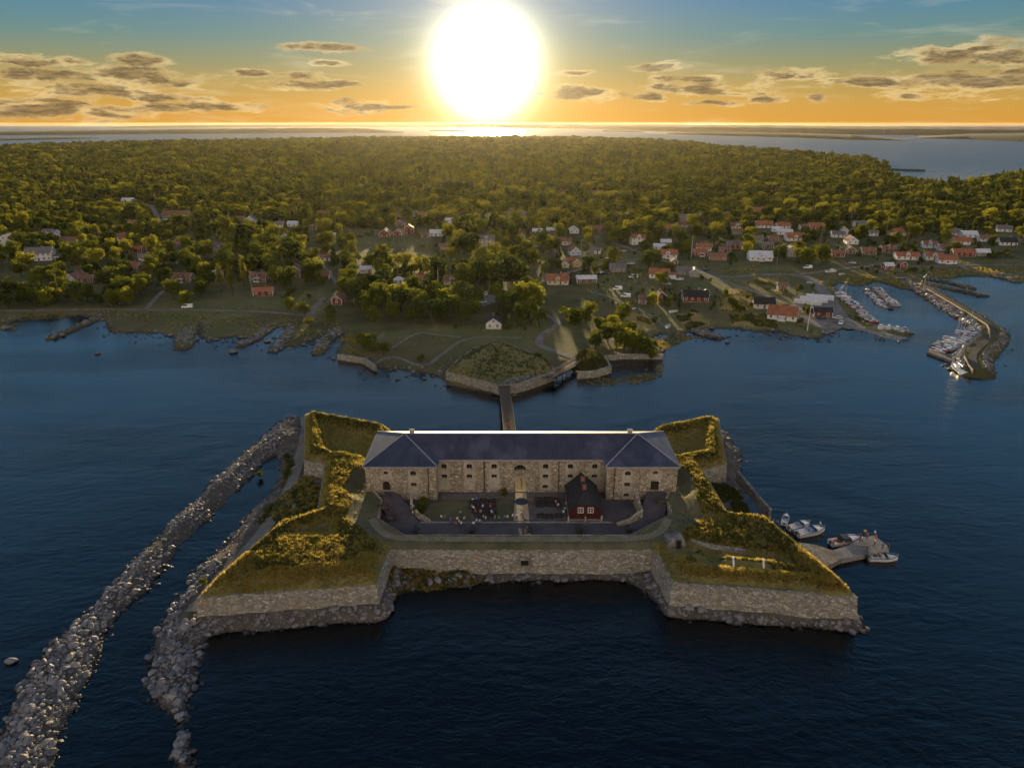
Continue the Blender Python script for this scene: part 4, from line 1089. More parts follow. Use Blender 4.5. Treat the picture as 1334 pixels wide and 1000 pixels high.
# ------------------------------------------------------------------ bridge to the mainland, ravelin, second bridge
def bridge(name, pa, pb, w, za, zb, label, rail_h, post_step, mats, piles=True, truss=False):
    a = Vector((pa[0], pa[1], za)); b = Vector((pb[0], pb[1], zb)); L = (b - a).length
    ang_ = math.atan2(b.y - a.y, b.x - a.x); d = (b - a).normalized(); nrm = Vector((-d.y, d.x, 0)).normalized()
    mid = (a + b) / 2
    t = empty(name, (mid.x, mid.y, 0), 0, label, 'bridge')
    o = (-mid.x, -mid.y, 0)
    m = MB(); k = 0
    npl = int(L / .5)
    for i in range(npl):       # deck planks laid across
        p0 = a + d * (L * (i + .04) / npl); p1 = a + d * (L * (i + .96) / npl); hz = random.uniform(-.015, .015)
        q = [p0 + nrm * w / 2, p0 - nrm * w / 2, p1 - nrm * w / 2, p1 + nrm * w / 2]
        m.add([v_ + Vector((0, 0, hz)) for v_ in q] + [v_ + Vector((0, 0, hz - .09)) for v_ in q], [(0, 1, 2, 3), (7, 6, 5, 4), (0, 4, 5, 1), (1, 5, 6, 2), (2, 6, 7, 3), (3, 7, 4, 0)])
    dk = m.build('deck_plank', [mats[0]], t, o); dk['kind'] = 'stuff'
    for s in (-1, 1):
        e = nrm * (w / 2 - .12) * s
        MB().bar(a + e - Vector((0, 0, .35)), b + e - Vector((0, 0, .35)), .3, .45).build('beam', [mats[1]], t, o)
        MB().bar(a + e + Vector((0, 0, rail_h)), b + e + Vector((0, 0, rail_h)), .14).build('handrail', [mats[2]], t, o)
        MB().bar(a + e + Vector((0, 0, rail_h * .5)), b + e + Vector((0, 0, rail_h * .5)), .10).build('mid_rail', [mats[2]], t, o)
        n_ = max(2, int(L / post_step))
        for i in range(n_ + 1):
            p0 = a.lerp(b, i / n_) + e
            MB().bar(p0 - Vector((0, 0, .2)), p0 + Vector((0, 0, rail_h)), .16).build('post', [mats[2]], t, o)
            if truss and i < n_:
                p1 = a.lerp(b, (i + 1) / n_) + e
                MB().bar(p0 + Vector((0, 0, .05)), p1 + Vector((0, 0, rail_h)), .09).build('brace', [mats[2]], t, o)
    if piles:
        for i in range(1, int(L / 7)):
            p0 = a.lerp(b, i / int(L / 7))
            for s in (-1, 1): MB().tube(p0 + nrm * s * (w / 2 - .4) - Vector((0, 0, .3)), p0 + nrm * s * (w / 2 - .2) + Vector((0, 0, -p0.z - 3)), .19, n=7).build('pile', [mats[1]], t, o)
            MB().bar(p0 - nrm * w / 2 - Vector((0, 0, .7)), p0 + nrm * w / 2 - Vector((0, 0, .7)), .28).build('crossbeam', [mats[1]], t, o)
    return t
bridge('footbridge', (GATEX - 1.6, 156.0), P2(656.5, 500, 3.0), 3.5, 4.9, 3.0, 'long straight wooden footbridge from the fort gate to the ravelin', 1.1, 2.6, [MAT['old_timber'], MAT['dark_timber'], MAT['old_timber']])
bridge('railed_bridge', P2(716, 491, 3.0), P2(754, 471, 2.2), 3.0, 3.0, 2.3, 'short wooden bridge with pale railings linking ravelin and shore', 1.25, 1.7, [MAT['old_timber'], MAT['dark_timber'], MAT['rail_timber']], True, True)
# ravelin: walled triangular earthwork
RAV = [P2(*q, 3.6) for q in ((582, 483), (640, 498), (649, 501), (672, 499), (686, 495), (722, 483), (716, 472), (700, 462), (672, 452), (646, 445), (620, 452), (600, 464))]
RC = [P2(*q, 6) for q in ((592, 478), (646, 446), (712, 470))]
def rav_z(X, Y):
    s = sdf_poly(X, Y, RAV)
    z = 3.4 + np.clip(s, 0, 3) * .15
    z = np.maximum(z, 5.9 - .5 * np.clip(dist_line(X, Y, RC) - .8, 0, None))
    z = np.maximum(z, 4.7 - .4 * np.clip(dist_line(X, Y, [P2(640, 475, 4), P2(676, 478, 4)]) - 2.5, 0, None))
    pth = dist_line(X, Y, [P2(656, 500, 3), P2(690, 492, 3), P2(718, 488, 3)])
    z = np.minimum(z, 3.05 + .8 * np.clip(pth - 2.2, 0, None))
    return np.minimum(z + vnoise(X, Y, 3, 41, 3) * .15, 3.3 + np.clip(s, 0, None) * .9)
ringR = dens_ring(RAV, 1.2)
GX, GY = np.meshgrid(np.arange(-30, 20, .9), np.arange(208, 262, .9))
s1 = sdf_poly(GX, GY, RAV); ok = s1 > .5
pts = ringR + [Vector((x, y)) for x, y in zip(GX[ok], GY[ok])]
r = delaunay_2d_cdt(pts, [(i, (i + 1) % len(ringR)) for i in range(len(ringR))], [], 1, 1e-4)
rv = np.array([(q.x, q.y) for q in r[0]]); rf = np.array([list(f) for f in r[2]])
tag(mobj('ravelin', np_mesh('ravelin', np.column_stack([rv, rav_z(rv[:, 0], rv[:, 1])]), rf, MAT['rampart_turf'], True)), 'triangular grassed ravelin mound before the footbridge', kind='structure')
rw = wall_run(MB(), [(x, y) for x, y in RAV], .7, -1.5, 3.45, True).build('ravelin_wall', [MAT['scarp_stone']]); tag(rw, 'grey stone wall round the triangular ravelin', 'wall')
pv, pf = ribbon([P2(655, 503, 3.0), P2(664, 496, 3), P2(690, 491, 3), P2(718, 488.5, 3)], 3.2, .13, rav_z, 1.2)
tag(mobj('path', np_mesh('path', pv, pf, MAT['gravel_road'])), kind='structure')
# low walls of the outworks on the shore
for px, zt, lab in (([(440, 461), (474, 466), (489, 476)], 2.2, 'grey stone quay wall at the left corner of the outworks'), ([(786, 463), (812, 461), (864, 461)], 2.0, 'low stone wall along the shore right of the second bridge'),
                    ([(752, 484), (772, 483), (795, 477), (790, 467)], 2.6, 'stone revetment of the small lunette right of the second bridge')):
    pts_ = [P2(a, b, zt) for a, b in px]
    tag(wall_run(MB(), pts_, 1.0, -1.2, zt).build('quay_wall', [MAT['scarp_stone']]), lab, 'wall')
# lunette mound
p = P(772, 473, 2); q = MB()
LUN = [P2(*k, 2.5) for k in ((756, 480), (772, 482), (792, 476), (786, 466), (768, 458), (752, 462))]
ringL = dens_ring(LUN, 1.2); GX, GY = np.meshgrid(np.arange(18, 42, .9), np.arange(225, 270, .9)); ok = sdf_poly(GX, GY, LUN) > .5
pts = ringL + [Vector((x, y)) for x, y in zip(GX[ok], GY[ok])]
r = delaunay_2d_cdt(pts, [(i, (i + 1) % len(ringL)) for i in range(len(ringL))], [], 1, 1e-4)
lv = np.array([(k.x, k.y) for k in r[0]]); lf = np.array([list(f) for f in r[2]])
lzv = np.minimum(1.4 + .75 * np.clip(sdf_poly(lv[:, 0], lv[:, 1], LUN), 0, None), 4.4 + vnoise(lv[:, 0], lv[:, 1], 3, 4, 3) * .25)
tag(mobj('lunette', np_mesh('lunette', np.column_stack([lv, lzv]), lf, MAT['rampart_turf'], True)), 'small grassy lunette mound right of the second bridge', kind='structure')
pmat('breakwater_plaster', (.34, .27, .18), .9, (.26, .21, .14), 1)
bv, bf = ribbon(BW, 2.6, .10, land_z, 2)
tag(mobj('path', np_mesh('path', bv, bf, MAT['mole_top'])), 'gravel top of the harbour breakwater', kind='structure')
# breakwater wall (cream coloured) on the harbour mole
for px, lab in (([(1208, 375), (1240, 393), (1270, 411), (1286, 421), (1289, 427), (1290, 438)], 'long cream parapet wall along the harbour breakwater'), ([(1257, 462), (1262, 473), (1268, 480)], 'short cream wall at the tip of the harbour breakwater')):
    tag(wall_run(MB(), [P2(a, b, 3) for a, b in px], .45, 1.2, 2.75).build('breakwater_wall', [MAT['breakwater_plaster']]), lab, 'wall')

# ------------------------------------------------------------------ boat jetty on the right of the fort
def slab(px, z, name, mat, label, th=.8, cat='jetty'):
    poly = [P2(a, b, z) for a, b in px]
    return tag(MB().prism(poly, -1.5, z).build(name, [MAT[mat]]), label, cat)
slab([(1040, 706), (1062, 709), (1084, 716), (1097, 727), (1082, 735), (1070, 739), (1052, 722)], 1.15, 'stone_pier', 'quay_stone', 'rough stone pier root sloping out from the right bastion', cat='pier')
slab([(1085, 716), (1108, 709), (1131, 712), (1131, 721), (1097, 728)], 1.05, 'concrete_jetty', 'concrete', 'grey concrete jetty slab in the middle of the boat landing', cat='jetty')
slab([(1108, 708), (1124, 699), (1139, 697), (1158, 712), (1158, 717), (1132, 722), (1131.2, 711)], 1.3, 'concrete_jetty', 'concrete', 'outer concrete jetty slab where people stand', cat='jetty')
low_wall([(960, 626), (980, 651), (1002, 677)], [1.9, 1.9, 1.9], .7, 'pale stone kerb along the right foot of the fort', 'quay_stone')
# ------------------------------------------------------------------ scattering by geometry nodes (for what nobody could count)
def scatter(name, pts, rots, scl, idx, protos, label=None):
    """instances of the prototype objects on points; pts, rots, scl are N x 3"""
    n = len(pts)
    me = bpy.data.meshes.new(name)
    me.vertices.add(n); me.vertices.foreach_set('co', np.asarray(pts, np.float32).ravel())
    for an, av, ty, key in (('rot', rots, 'FLOAT_VECTOR', 'vector'), ('scl', scl, 'FLOAT_VECTOR', 'vector'), ('pick', idx, 'INT', 'value')):
        a = me.attributes.new(an, ty, 'POINT')
        a.data.foreach_set(key, np.asarray(av, np.int32 if ty == 'INT' else np.float32).ravel())
    ob = mobj(name, me); tag(ob, label, kind='stuff')
    g = bpy.data.node_groups.new(name, 'GeometryNodeTree')
    g.interface.new_socket('Geometry', in_out='INPUT', socket_type='NodeSocketGeometry'); g.interface.new_socket('Geometry', in_out='OUTPUT', socket_type='NodeSocketGeometry')
    N = g.nodes; L = g.links
    gi, go = N.new('NodeGroupInput'), N.new('NodeGroupOutput')
    ip = N.new('GeometryNodeInstanceOnPoints'); L.new(gi.outputs[0], ip.inputs['Points'])
    jn = N.new('GeometryNodeJoinGeometry')
    for p in protos:
        oi = N.new('GeometryNodeObjectInfo'); oi.inputs['Object'].default_value = p; oi.inputs['As Instance'].default_value = True; oi.transform_space = 'ORIGINAL'
        L.new(oi.outputs['Geometry'], jn.inputs[0])
    L.new(jn.outputs[0], ip.inputs['Instance']); ip.inputs['Pick Instance'].default_value = True
    def attr(nm, ty):
        a = N.new('GeometryNodeInputNamedAttribute'); a.data_type = ty; a.inputs['Name'].default_value = nm
        return [o for o in a.outputs if o.enabled and o.name == 'Attribute'][0]
    L.new(attr('pick', 'INT'), ip.inputs['Instance Index'])
    er = N.new('FunctionNodeEulerToRotation'); L.new(attr('rot', 'FLOAT_VECTOR'), er.inputs[0]); L.new(er.outputs[0], ip.inputs['Rotation'])
    L.new(attr('scl', 'FLOAT_VECTOR'), ip.inputs['Scale']); L.new(ip.outputs[0], go.inputs[0])
    md = ob.modifiers.new('scatter', 'NODES'); md.node_group = g
    return ob
def proto_obj(name, me):
    return bpy.data.objects.new(name, me)      # never linked: only feeds the scatterers

# ------------------------------------------------------------------ rocks
def rock_mesh(seed, sub=2):
    bm = bmesh.new(); bmesh.ops.create_icosphere(bm, subdivisions=sub, radius=1)
    r_ = random.Random(seed)
    cuts = [(Vector((r_.gauss(0, 1), r_.gauss(0, 1), r_.gauss(0, 1))).normalized(), r_.uniform(.55, .9)) for _ in range(9)]
    sx, sy, sz = r_.uniform(.8, 1.25), r_.uniform(.65, 1.0), r_.uniform(.5, .8)
    for v in bm.verts:
        for n_, d in cuts:
            k = v.co.dot(n_) - d
            if k > 0: v.co -= n_ * k
        v.co *= 1 + .10 * noise.noise(v.co * 2 + Vector((seed, 0, 0)))
        v.co = Vector((v.co.x * sx, v.co.y * sy, v.co.z * sz))
    me = bpy.data.meshes.new('boulder'); bm.to_mesh(me); bm.free(); me.materials.append(MAT['rock'])
    return me
ROCKS = [rock_mesh(s, 2) for s in range(6)] ; ROCKS_LO = [rock_mesh(s + 20, 1) for s in range(5)]
rock_protos = []
for k, m_ in enumerate(ROCKS_LO):
    for c in ((1, 1, 1, 1), (.62, .64, .7, 1)):
        o = proto_obj('boulder', m_); o.color = c; rock_protos.append(o)
# candidate places: dense along both banks' water lines and flanks and along the scarp foot
def bank_candidates(n, x0, x1, y0, y1):
    x = rng.uniform(x0, x1, n); y = rng.uniform(y0, y1, n)
    d = sdf_poly(x, y, BANK) ; z = bank_z(x, y); s = sdf_poly(x, y, SCARP)
    return x, y, d, z, s
x, y, d, z, s = bank_candidates(190000, -118, 72, 52, 196)
tr_px = [(396, 536), (400, 560), (389, 600), (376, 640), (362, 664), (345, 690), (318, 722), (296, 745), (268, 775), (250, 795)]
trk = dist_line(x, y, [P2(*p, 2.0) for p in tr_px])
outer = ((x < -50) | ((x < -36) & (y < 99))) & (d > -1.2)
front = (y < 121) & (s < -.7) & (s > -9) & (x > -62) & (z > -.5)
prob = np.where(outer, np.where(d < 3.5, .95, .85), 0) + np.where(front & ~outer, np.where(s > -6, .95, .5), 0)
prob = np.where((x > 50) & (y > 125) & (d > -1.5) & (d < 2.2), .45, prob)
grassy = vnoise(x, y, 9, 55, 3)
prob = np.where((trk < 2.6), .02, prob) * np.where((grassy > .35) & (y > 120), .15, 1)
prob = np.where((y > 122) & (trk < 7) & (x > -75), prob * .25, prob)
prob = np.where((np.abs(x - 2) < 24.3), prob * np.where(x < -6, .35, .6), prob)
okr = (s < -.6) & (rng.random(len(x)) < prob * .95) & (z > -.7)
x, y, z, d = x[okr], y[okr], z[okr], d[okr]
size = np.exp(rng.normal(math.log(.235), .55, len(x))) * np.where(y < 120, 1.1, .9)
size = np.clip(size, .12, .85)
size = np.where((y < 117) & (x > -60), size * 1.12, size)
# the 260 that show largest become boulders of their own
px_, py_ = [], []
vis = size / np.sqrt(x * x + y * y + 85 ** 2)
uu = x / (y * math.cos(TH) + 85 * math.sin(TH)) * FPX + 667; vv = np.array([to_px(a, b, c)[1] for a, b, c in zip(x, y, z)])
vis = np.where((uu > 4) & (uu < 1330) & (vv < 996), vis, 0)
order = np.argsort(-vis)
big = order[:260]; rest = order[260:]
mesh_i = 0
protoB = [None] * len(ROCKS)
for i in big:
    o = mobj('boulder', ROCKS[mesh_i % len(ROCKS)], None, (x[i], y[i], z[i] + size[i] * .12)); mesh_i += 1
    o.scale = (size[i],) * 3; o.rotation_euler = (random.uniform(-.3, .3), random.uniform(-.3, .3), random.uniform(0, 6.28))
    g_ = random.uniform(.7, 1.25); o.color = (g_, g_, g_ * 1.04, 1)
    tone = 'dark' if g_ < .86 else 'grey' if g_ < 1.06 else 'pale'
    edge = 'by the water' if z[i] < .75 else 'higher up'
    zone_ = 'bottom edge' if vv[i] > 900 else 'beside the bastion' if vv[i] > 790 else 'beside the curtain' if vv[i] > 690 else 'towards the rear'
    where = 'outer canal bank' if (x[i] < -62 and uu[i] < 250 and in_poly(uu[i], vv[i], [(-50, 1010), (90, 1010), (250, 705), (360, 595), (390, 530), (340, 540), (-50, 900)])) else ('inner canal bank' if x[i] < -55 else 'rocky foot of the left bastion' if x[i] < -20 else 'shore below the front wall' if x[i] < 29 else 'rocky foot of the right bastion')
    tag(o, f'large {tone} boulder {edge}, {where}' + (f', {zone_}' if x[i] < -40 else ''), 'boulder', f'large boulders, {where}')
rot = np.column_stack([rng.uniform(-.4, .4, len(rest)), rng.uniform(-.4, .4, len(rest)), rng.uniform(0, 6.28, len(rest))])
scatter('rubble', np.column_stack([x[rest], y[rest], z[rest] + size[rest] * .1]), rot, np.repeat(size[rest], 3).reshape(-1, 3), rng.integers(0, len(rock_protos), len(rest)), rock_protos, 'grey rubble stones heaped along the banks')
# stones of the mainland shore and moles
xs_, ys_ = [], []
for pl, w_, zt, sl in RIDGES_W:
    for a, b in zip(pl[:-1], pl[1:]):
        for k in range(60): t_ = random.random(); xs_.append(a[0] + (b[0] - a[0]) * t_ + random.gauss(0, w_ + .6)); ys_.append(a[1] + (b[1] - a[1]) * t_ + random.gauss(0, w_ + .6))
for a, b in zip(BW[:-1], BW[1:]):
    for k in range(320):
        t_ = random.random(); sd = random.choice((-1, 1)); q = 3.4 + abs(random.gauss(0, 2.0)); dn = Vector((b[0] - a[0], b[1] - a[1])).normalized()
        if sd > 0 and random.random() < .6: sd = -1
        xs_.append(a[0] + (b[0] - a[0]) * t_ - dn.y * q * sd); ys_.append(a[1] + (b[1] - a[1]) * t_ + dn.x * q * sd)
for px, py in MAIN_PX[2:72]:
    for k in range(16):
        j = random.gauss(0, 8); p = P(px + j, py + random.gauss(1.5, 2.0)); xs_.append(p.x); ys_.append(p.y)
for k in range(240):     # scattered skerries off the outworks
    p = P(*random.choice([(random.gauss(520, 30), random.gauss(488, 5)), (random.gauss(815, 30), random.gauss(485, 7)), (random.gauss(215, 60), random.gauss(441, 4)), (random.gauss(300, 40), random.gauss(447, 4)), (random.gauss(905, 40), random.gauss(440, 4))])); xs_.append(p.x); ys_.append(p.y)
kp_ = [not (866 < to_px(a, b, 0)[0] < 1000 and to_px(a, b, 0)[1] > 448) for a, b in zip(xs_, ys_)]
xs_, ys_ = np.array(xs_)[kp_], np.array(ys_)[kp_]
zz = land_z(xs_, ys_); sz_ = np.clip(np.exp(rng.normal(math.log(.55), .4, len(xs_))), .25, 1.6)
zz = np.maximum(zz, -.15)
scatter('shore_stones', np.column_stack([xs_, ys_, zz]), np.column_stack([rng.uniform(-.3, .3, len(xs_)), rng.uniform(-.3, .3, len(xs_)), rng.uniform(0, 6.28, len(xs_))]), np.repeat(sz_, 3).reshape(-1, 3), rng.integers(0, len(rock_protos), len(xs_)), rock_protos, 'dark stones along the mainland shore and moles')
for px, py, sc_, lab in ((15, 862, .9, 'pale boulder alone in the dark water at the left edge'), (304, 459, 1.5, 'brown boulder in the water off the left jetties'), (348, 445, 1.3, 'dark boulder between the left jetties'), (245, 448, 1.5, 'pale boulder at the tip of the second left mole'),
                         (8, 428, 1.8, 'dark boulder by the reeds at the far left shore'), (127, 461, .9, 'small dark rock breaking the water near the left pier')):
    p = P(px, py); o = mobj('boulder', ROCKS[2], None, (p.x, p.y, .1)); o.scale = (sc_ * 1.2, sc_, sc_); tag(o, lab, 'boulder')

# ------------------------------------------------------------------ long grass
def tuft(seed, n, h, w, mat, spread=.35, lean=.35):
    r_ = random.Random(seed); V = []; F = []
    for k in range(n):
        a = r_.uniform(0, 6.28); d_ = r_.uniform(0, spread); bx, by = d_ * math.cos(a), d_ * math.sin(a)
        hh = h * r_.uniform(.55, 1.1); tw = r_.uniform(0, 3.14); lx, ly = r_.gauss(0, lean) * hh, r_.gauss(0, lean) * hh
        dx_, dy_ = math.cos(tw) * w / 2, math.sin(tw) * w / 2
        b = len(V)
        V += [(bx - dx_, by - dy_, -.05), (bx + dx_, by + dy_, -.05), (bx + lx * .45 + dx_ * .8, by + ly * .45 + dy_ * .8, hh * .6), (bx + lx * .45 - dx_ * .8, by + ly * .45 - dy_ * .8, hh * .6), (bx + lx, by + ly, hh)]
        F += [(b, b + 1, b + 2, b + 3), (b + 3, b + 2, b + 4, b + 4)]
    me = bpy.data.meshes.new('tuft'); me.from_pydata(V, [], [f if f[2] != f[3] else f[:3] for f in F]); me.materials.append(MAT[mat])
    return me
dry = [proto_obj('grass_tuft', tuft(s, 12, .75, .13, 'dry_grass', .45)) for s in range(4)]
grn = [proto_obj('grass_tuft', tuft(s + 9, 12, .55, .13, 'green_grass', .45)) for s in range(4)]
rdp = [proto_obj('reed_tuft', tuft(s + 19, 14, 1.7, .22, 'reed', .9, .2)) for s in range(3)]
n = 300000
x = rng.uniform(-61, 62, n); y = rng.uniform(101, 185, n)
s = sdf_poly(x, y, SCARP); dc = -sdf_poly(x, y, COURT); z = fort_z(x, y)
inb = (x > BX0 - .6) & (x < BX1 + .6) & (y > YW - .6) & (y < YR + .6)
mown_ = ((dc < 6.2) & (y > 117.5)) | ((np.abs(x - 2) < 26) & (y < 123))
fr_r = (x > 31) & (y < 126)
high = np.where(fr_r, np.clip((z - 6.35) / .9, 0, 1), np.clip((z - 7.0) / 1.2, 0, 1))
cl = vnoise(x, y, 7, 61, 3); fine = vnoise(x, y, 2.2, 62, 2)
prob = np.where(mown_, .03, .34 + .5 * high + .25 * np.clip(cl, -1, 1)) * np.where(fine < -.25, .6, 1)
path_r = np.minimum(dist_line(x, y, [P2(874, 716, 6.5), P2(930, 735, 6.5), P2(1000, 745, 6.5)]), 9)
prob = np.where(path_r < .9, .0, prob)
prob = np.where(fr_r & (high < .25), prob * .35, prob)
ok = (s > .3) & (dc > .4) & ~inb & (rng.random(n) < prob)
x, y, z, cl, high, mw = x[ok], y[ok], z[ok], cl[ok], high[ok], mown_[ok]
isdry = rng.random(len(x)) < np.clip(.12 + .72 * high + .30 * cl, .02, .95) * np.where((s[ok] < 4.5) & (y < 112), .35, 1)  # golden tufts on the crests, few on front slopes: sun and shade coloured in
hs = np.where(mw, .35, rng.uniform(.55, 1.0, len(x)) * (.55 + .35 * high))
idx = np.where(isdry, rng.integers(0, 4, len(x)), rng.integers(4, 8, len(x)))
scatter('rampart_grass', np.column_stack([x, y, z]), np.column_stack([np.zeros(len(x)), np.zeros(len(x)), rng.uniform(0, 6.28, len(x))]), np.column_stack([hs * 1.05, hs * 1.05, hs]), idx, dry + grn, 'long dry golden grass on the ramparts')
# grass on the banks, ravelin and golden meadows, reeds along the shore
bx, by, bz, bi, bs = [], [], [], [], []
def strew(n, poly, zf, pool, sc_, thr=-.2, seed=1):
    xs = [p[0] for p in poly]; yy = [p[1] for p in poly]
    x = rng.uniform(min(xs), max(xs), n); y = rng.uniform(min(yy), max(yy), n)
    ok = (sdf_poly(x, y, poly) > 0) & (vnoise(x, y, 8, seed, 3) > thr)
    x, y = x[ok], y[ok]
    bx.append(x); by.append(y); bz.append(zf(x, y)); bi.append(rng.choice(pool, len(x))); bs.append(rng.uniform(.7, 1.2, len(x)) * sc_)
DRY, GRN, REE = [0, 1, 2, 3], [4, 5, 6, 7], [8, 9, 10]
strew(2600, RAV, rav_z, DRY * 2 + GRN, .34, -.6)
strew(1800, LUN, lambda x, y: np.minimum(1.4 + .75 * np.clip(sdf_poly(x, y, LUN), 0, None), 4.4), DRY * 2 + GRN, .9, -.6)
for f in GOLD: strew(1500, f, land_z, DRY, .4, -.15)
strew(2600, [P2(*p, 2) for p in ((398, 540), (384, 600), (340, 690), (300, 735), (330, 690), (365, 640), (372, 590))], bank_z, GRN + DRY, .8, .0)
strew(2000, [(-50, 126), (-42, 130), (-46, 152), (-52, 154), (-56, 140)], bank_z, GRN, .9, -.5)
strew(4200, [(47, 129), (54, 128), (56, 150), (47, 150)], bank_z, GRN + DRY, .4, -.4)
strew(1500, [P2(*p, 1) for p in ((512, 720), (560, 735), (640, 752), (560, 764), (512, 772), (505, 745))], bank_z, GRN, .9, -.6)
REED_PX = [[(100, 411), (140, 408), (240, 432), (265, 420), (330, 432), (400, 440), (440, 432), (440, 418), (300, 414), (150, 404)], [(-30, 420), (60, 405), (100, 410), (40, 416), (10, 430)], [(756, 488), (800, 492), (835, 485), (868, 470), (862, 489), (820, 502), (770, 500)],
           [(865, 455), (850, 442), (880, 436), (935, 434), (900, 440)], [(1096, 368), (1128, 372), (1150, 367), (1180, 376), (1190, 366), (1140, 360), (1095, 358)], [(1205, 366), (1290, 360), (1334, 365), (1334, 350), (1210, 352)], [(440, 430), (480, 438), (470, 462), (442, 458)]]
for f in REED_PX: strew(3000, [P2(*p, .5) for p in f], lambda x, y: np.maximum(land_z(x, y), -.1), REE + GRN * 2, .62, -.05, 5)
for f in FIELDS: strew(2600, f, land_z, GRN, .7, .1, 8)
bx, by, bz, bi, bs = (np.concatenate(k) for k in (bx, by, bz, bi, bs))
keep = bz > -.4
bx, by, bz, bi, bs = bx[keep], by[keep], bz[keep], bi[keep], bs[keep]
scatter('shore_grass', np.column_stack([bx, by, bz]), np.column_stack([bx * 0, bx * 0, rng.uniform(0, 6.28, len(bx))]), np.column_stack([bs * 1.4, bs * 1.4, bs]), bi, dry + grn + rdp, 'rough grass and reeds on meadows and shore')
# ------------------------------------------------------------------ houses of the village
def unit_window():
    m = MB(); m.mat(0)
    m.box(-.6, .6, -.07, .02, 0, .12); m.box(-.6, .6, -.07, .02, 1.28, 1.4); m.box(-.6, -.48, -.07, .02, .12, 1.28); m.box(.48, .6, -.07, .02, .12, 1.28); m.box(-.04, .04, -.06, .02, .12, 1.28); m.box(-.48, -.05, -.055, .02, .66, .73); m.box(.05, .48, -.055, .02, .66, .73)
    m.mat(1); m.box(-.48, .48, -.03, .015, .12, 1.28)
    return m.mesh('window', [MAT['white_wood'], MAT['dark_glass']])
WIN = unit_window()
def unit_door():
    m = MB(); m.mat(0).box(-.6, .6, -.06, .02, 2.05, 2.17).box(-.6, -.48, -.06, .02, 0, 2.05).box(.48, .6, -.06, .02, 0, 2.05)
    m.mat(1).box(-.48, .48, -.03, .02, 0, 2.05)
    return m.mesh('door', [MAT['white_wood'], MAT['brown_wood']])
DOOR = unit_door()
WALLM = {'white': 'white_wood', 'red': 'red_wood', 'cream': 'cream_wood', 'yellow': 'yellow_wood', 'brown': 'brown_wood', 'grey': 'grey_wood', 'blue': 'blue_wood', 'brick': 'brick_wall', 'plaster': 'white_plaster'}
ROOFM = {'orange': 'tile_orange', 'brown': 'tile_brown', 'grey': 'tile_grey', 'black': 'roof_black', 'metal': 'roof_metal'}
HOUSES = []
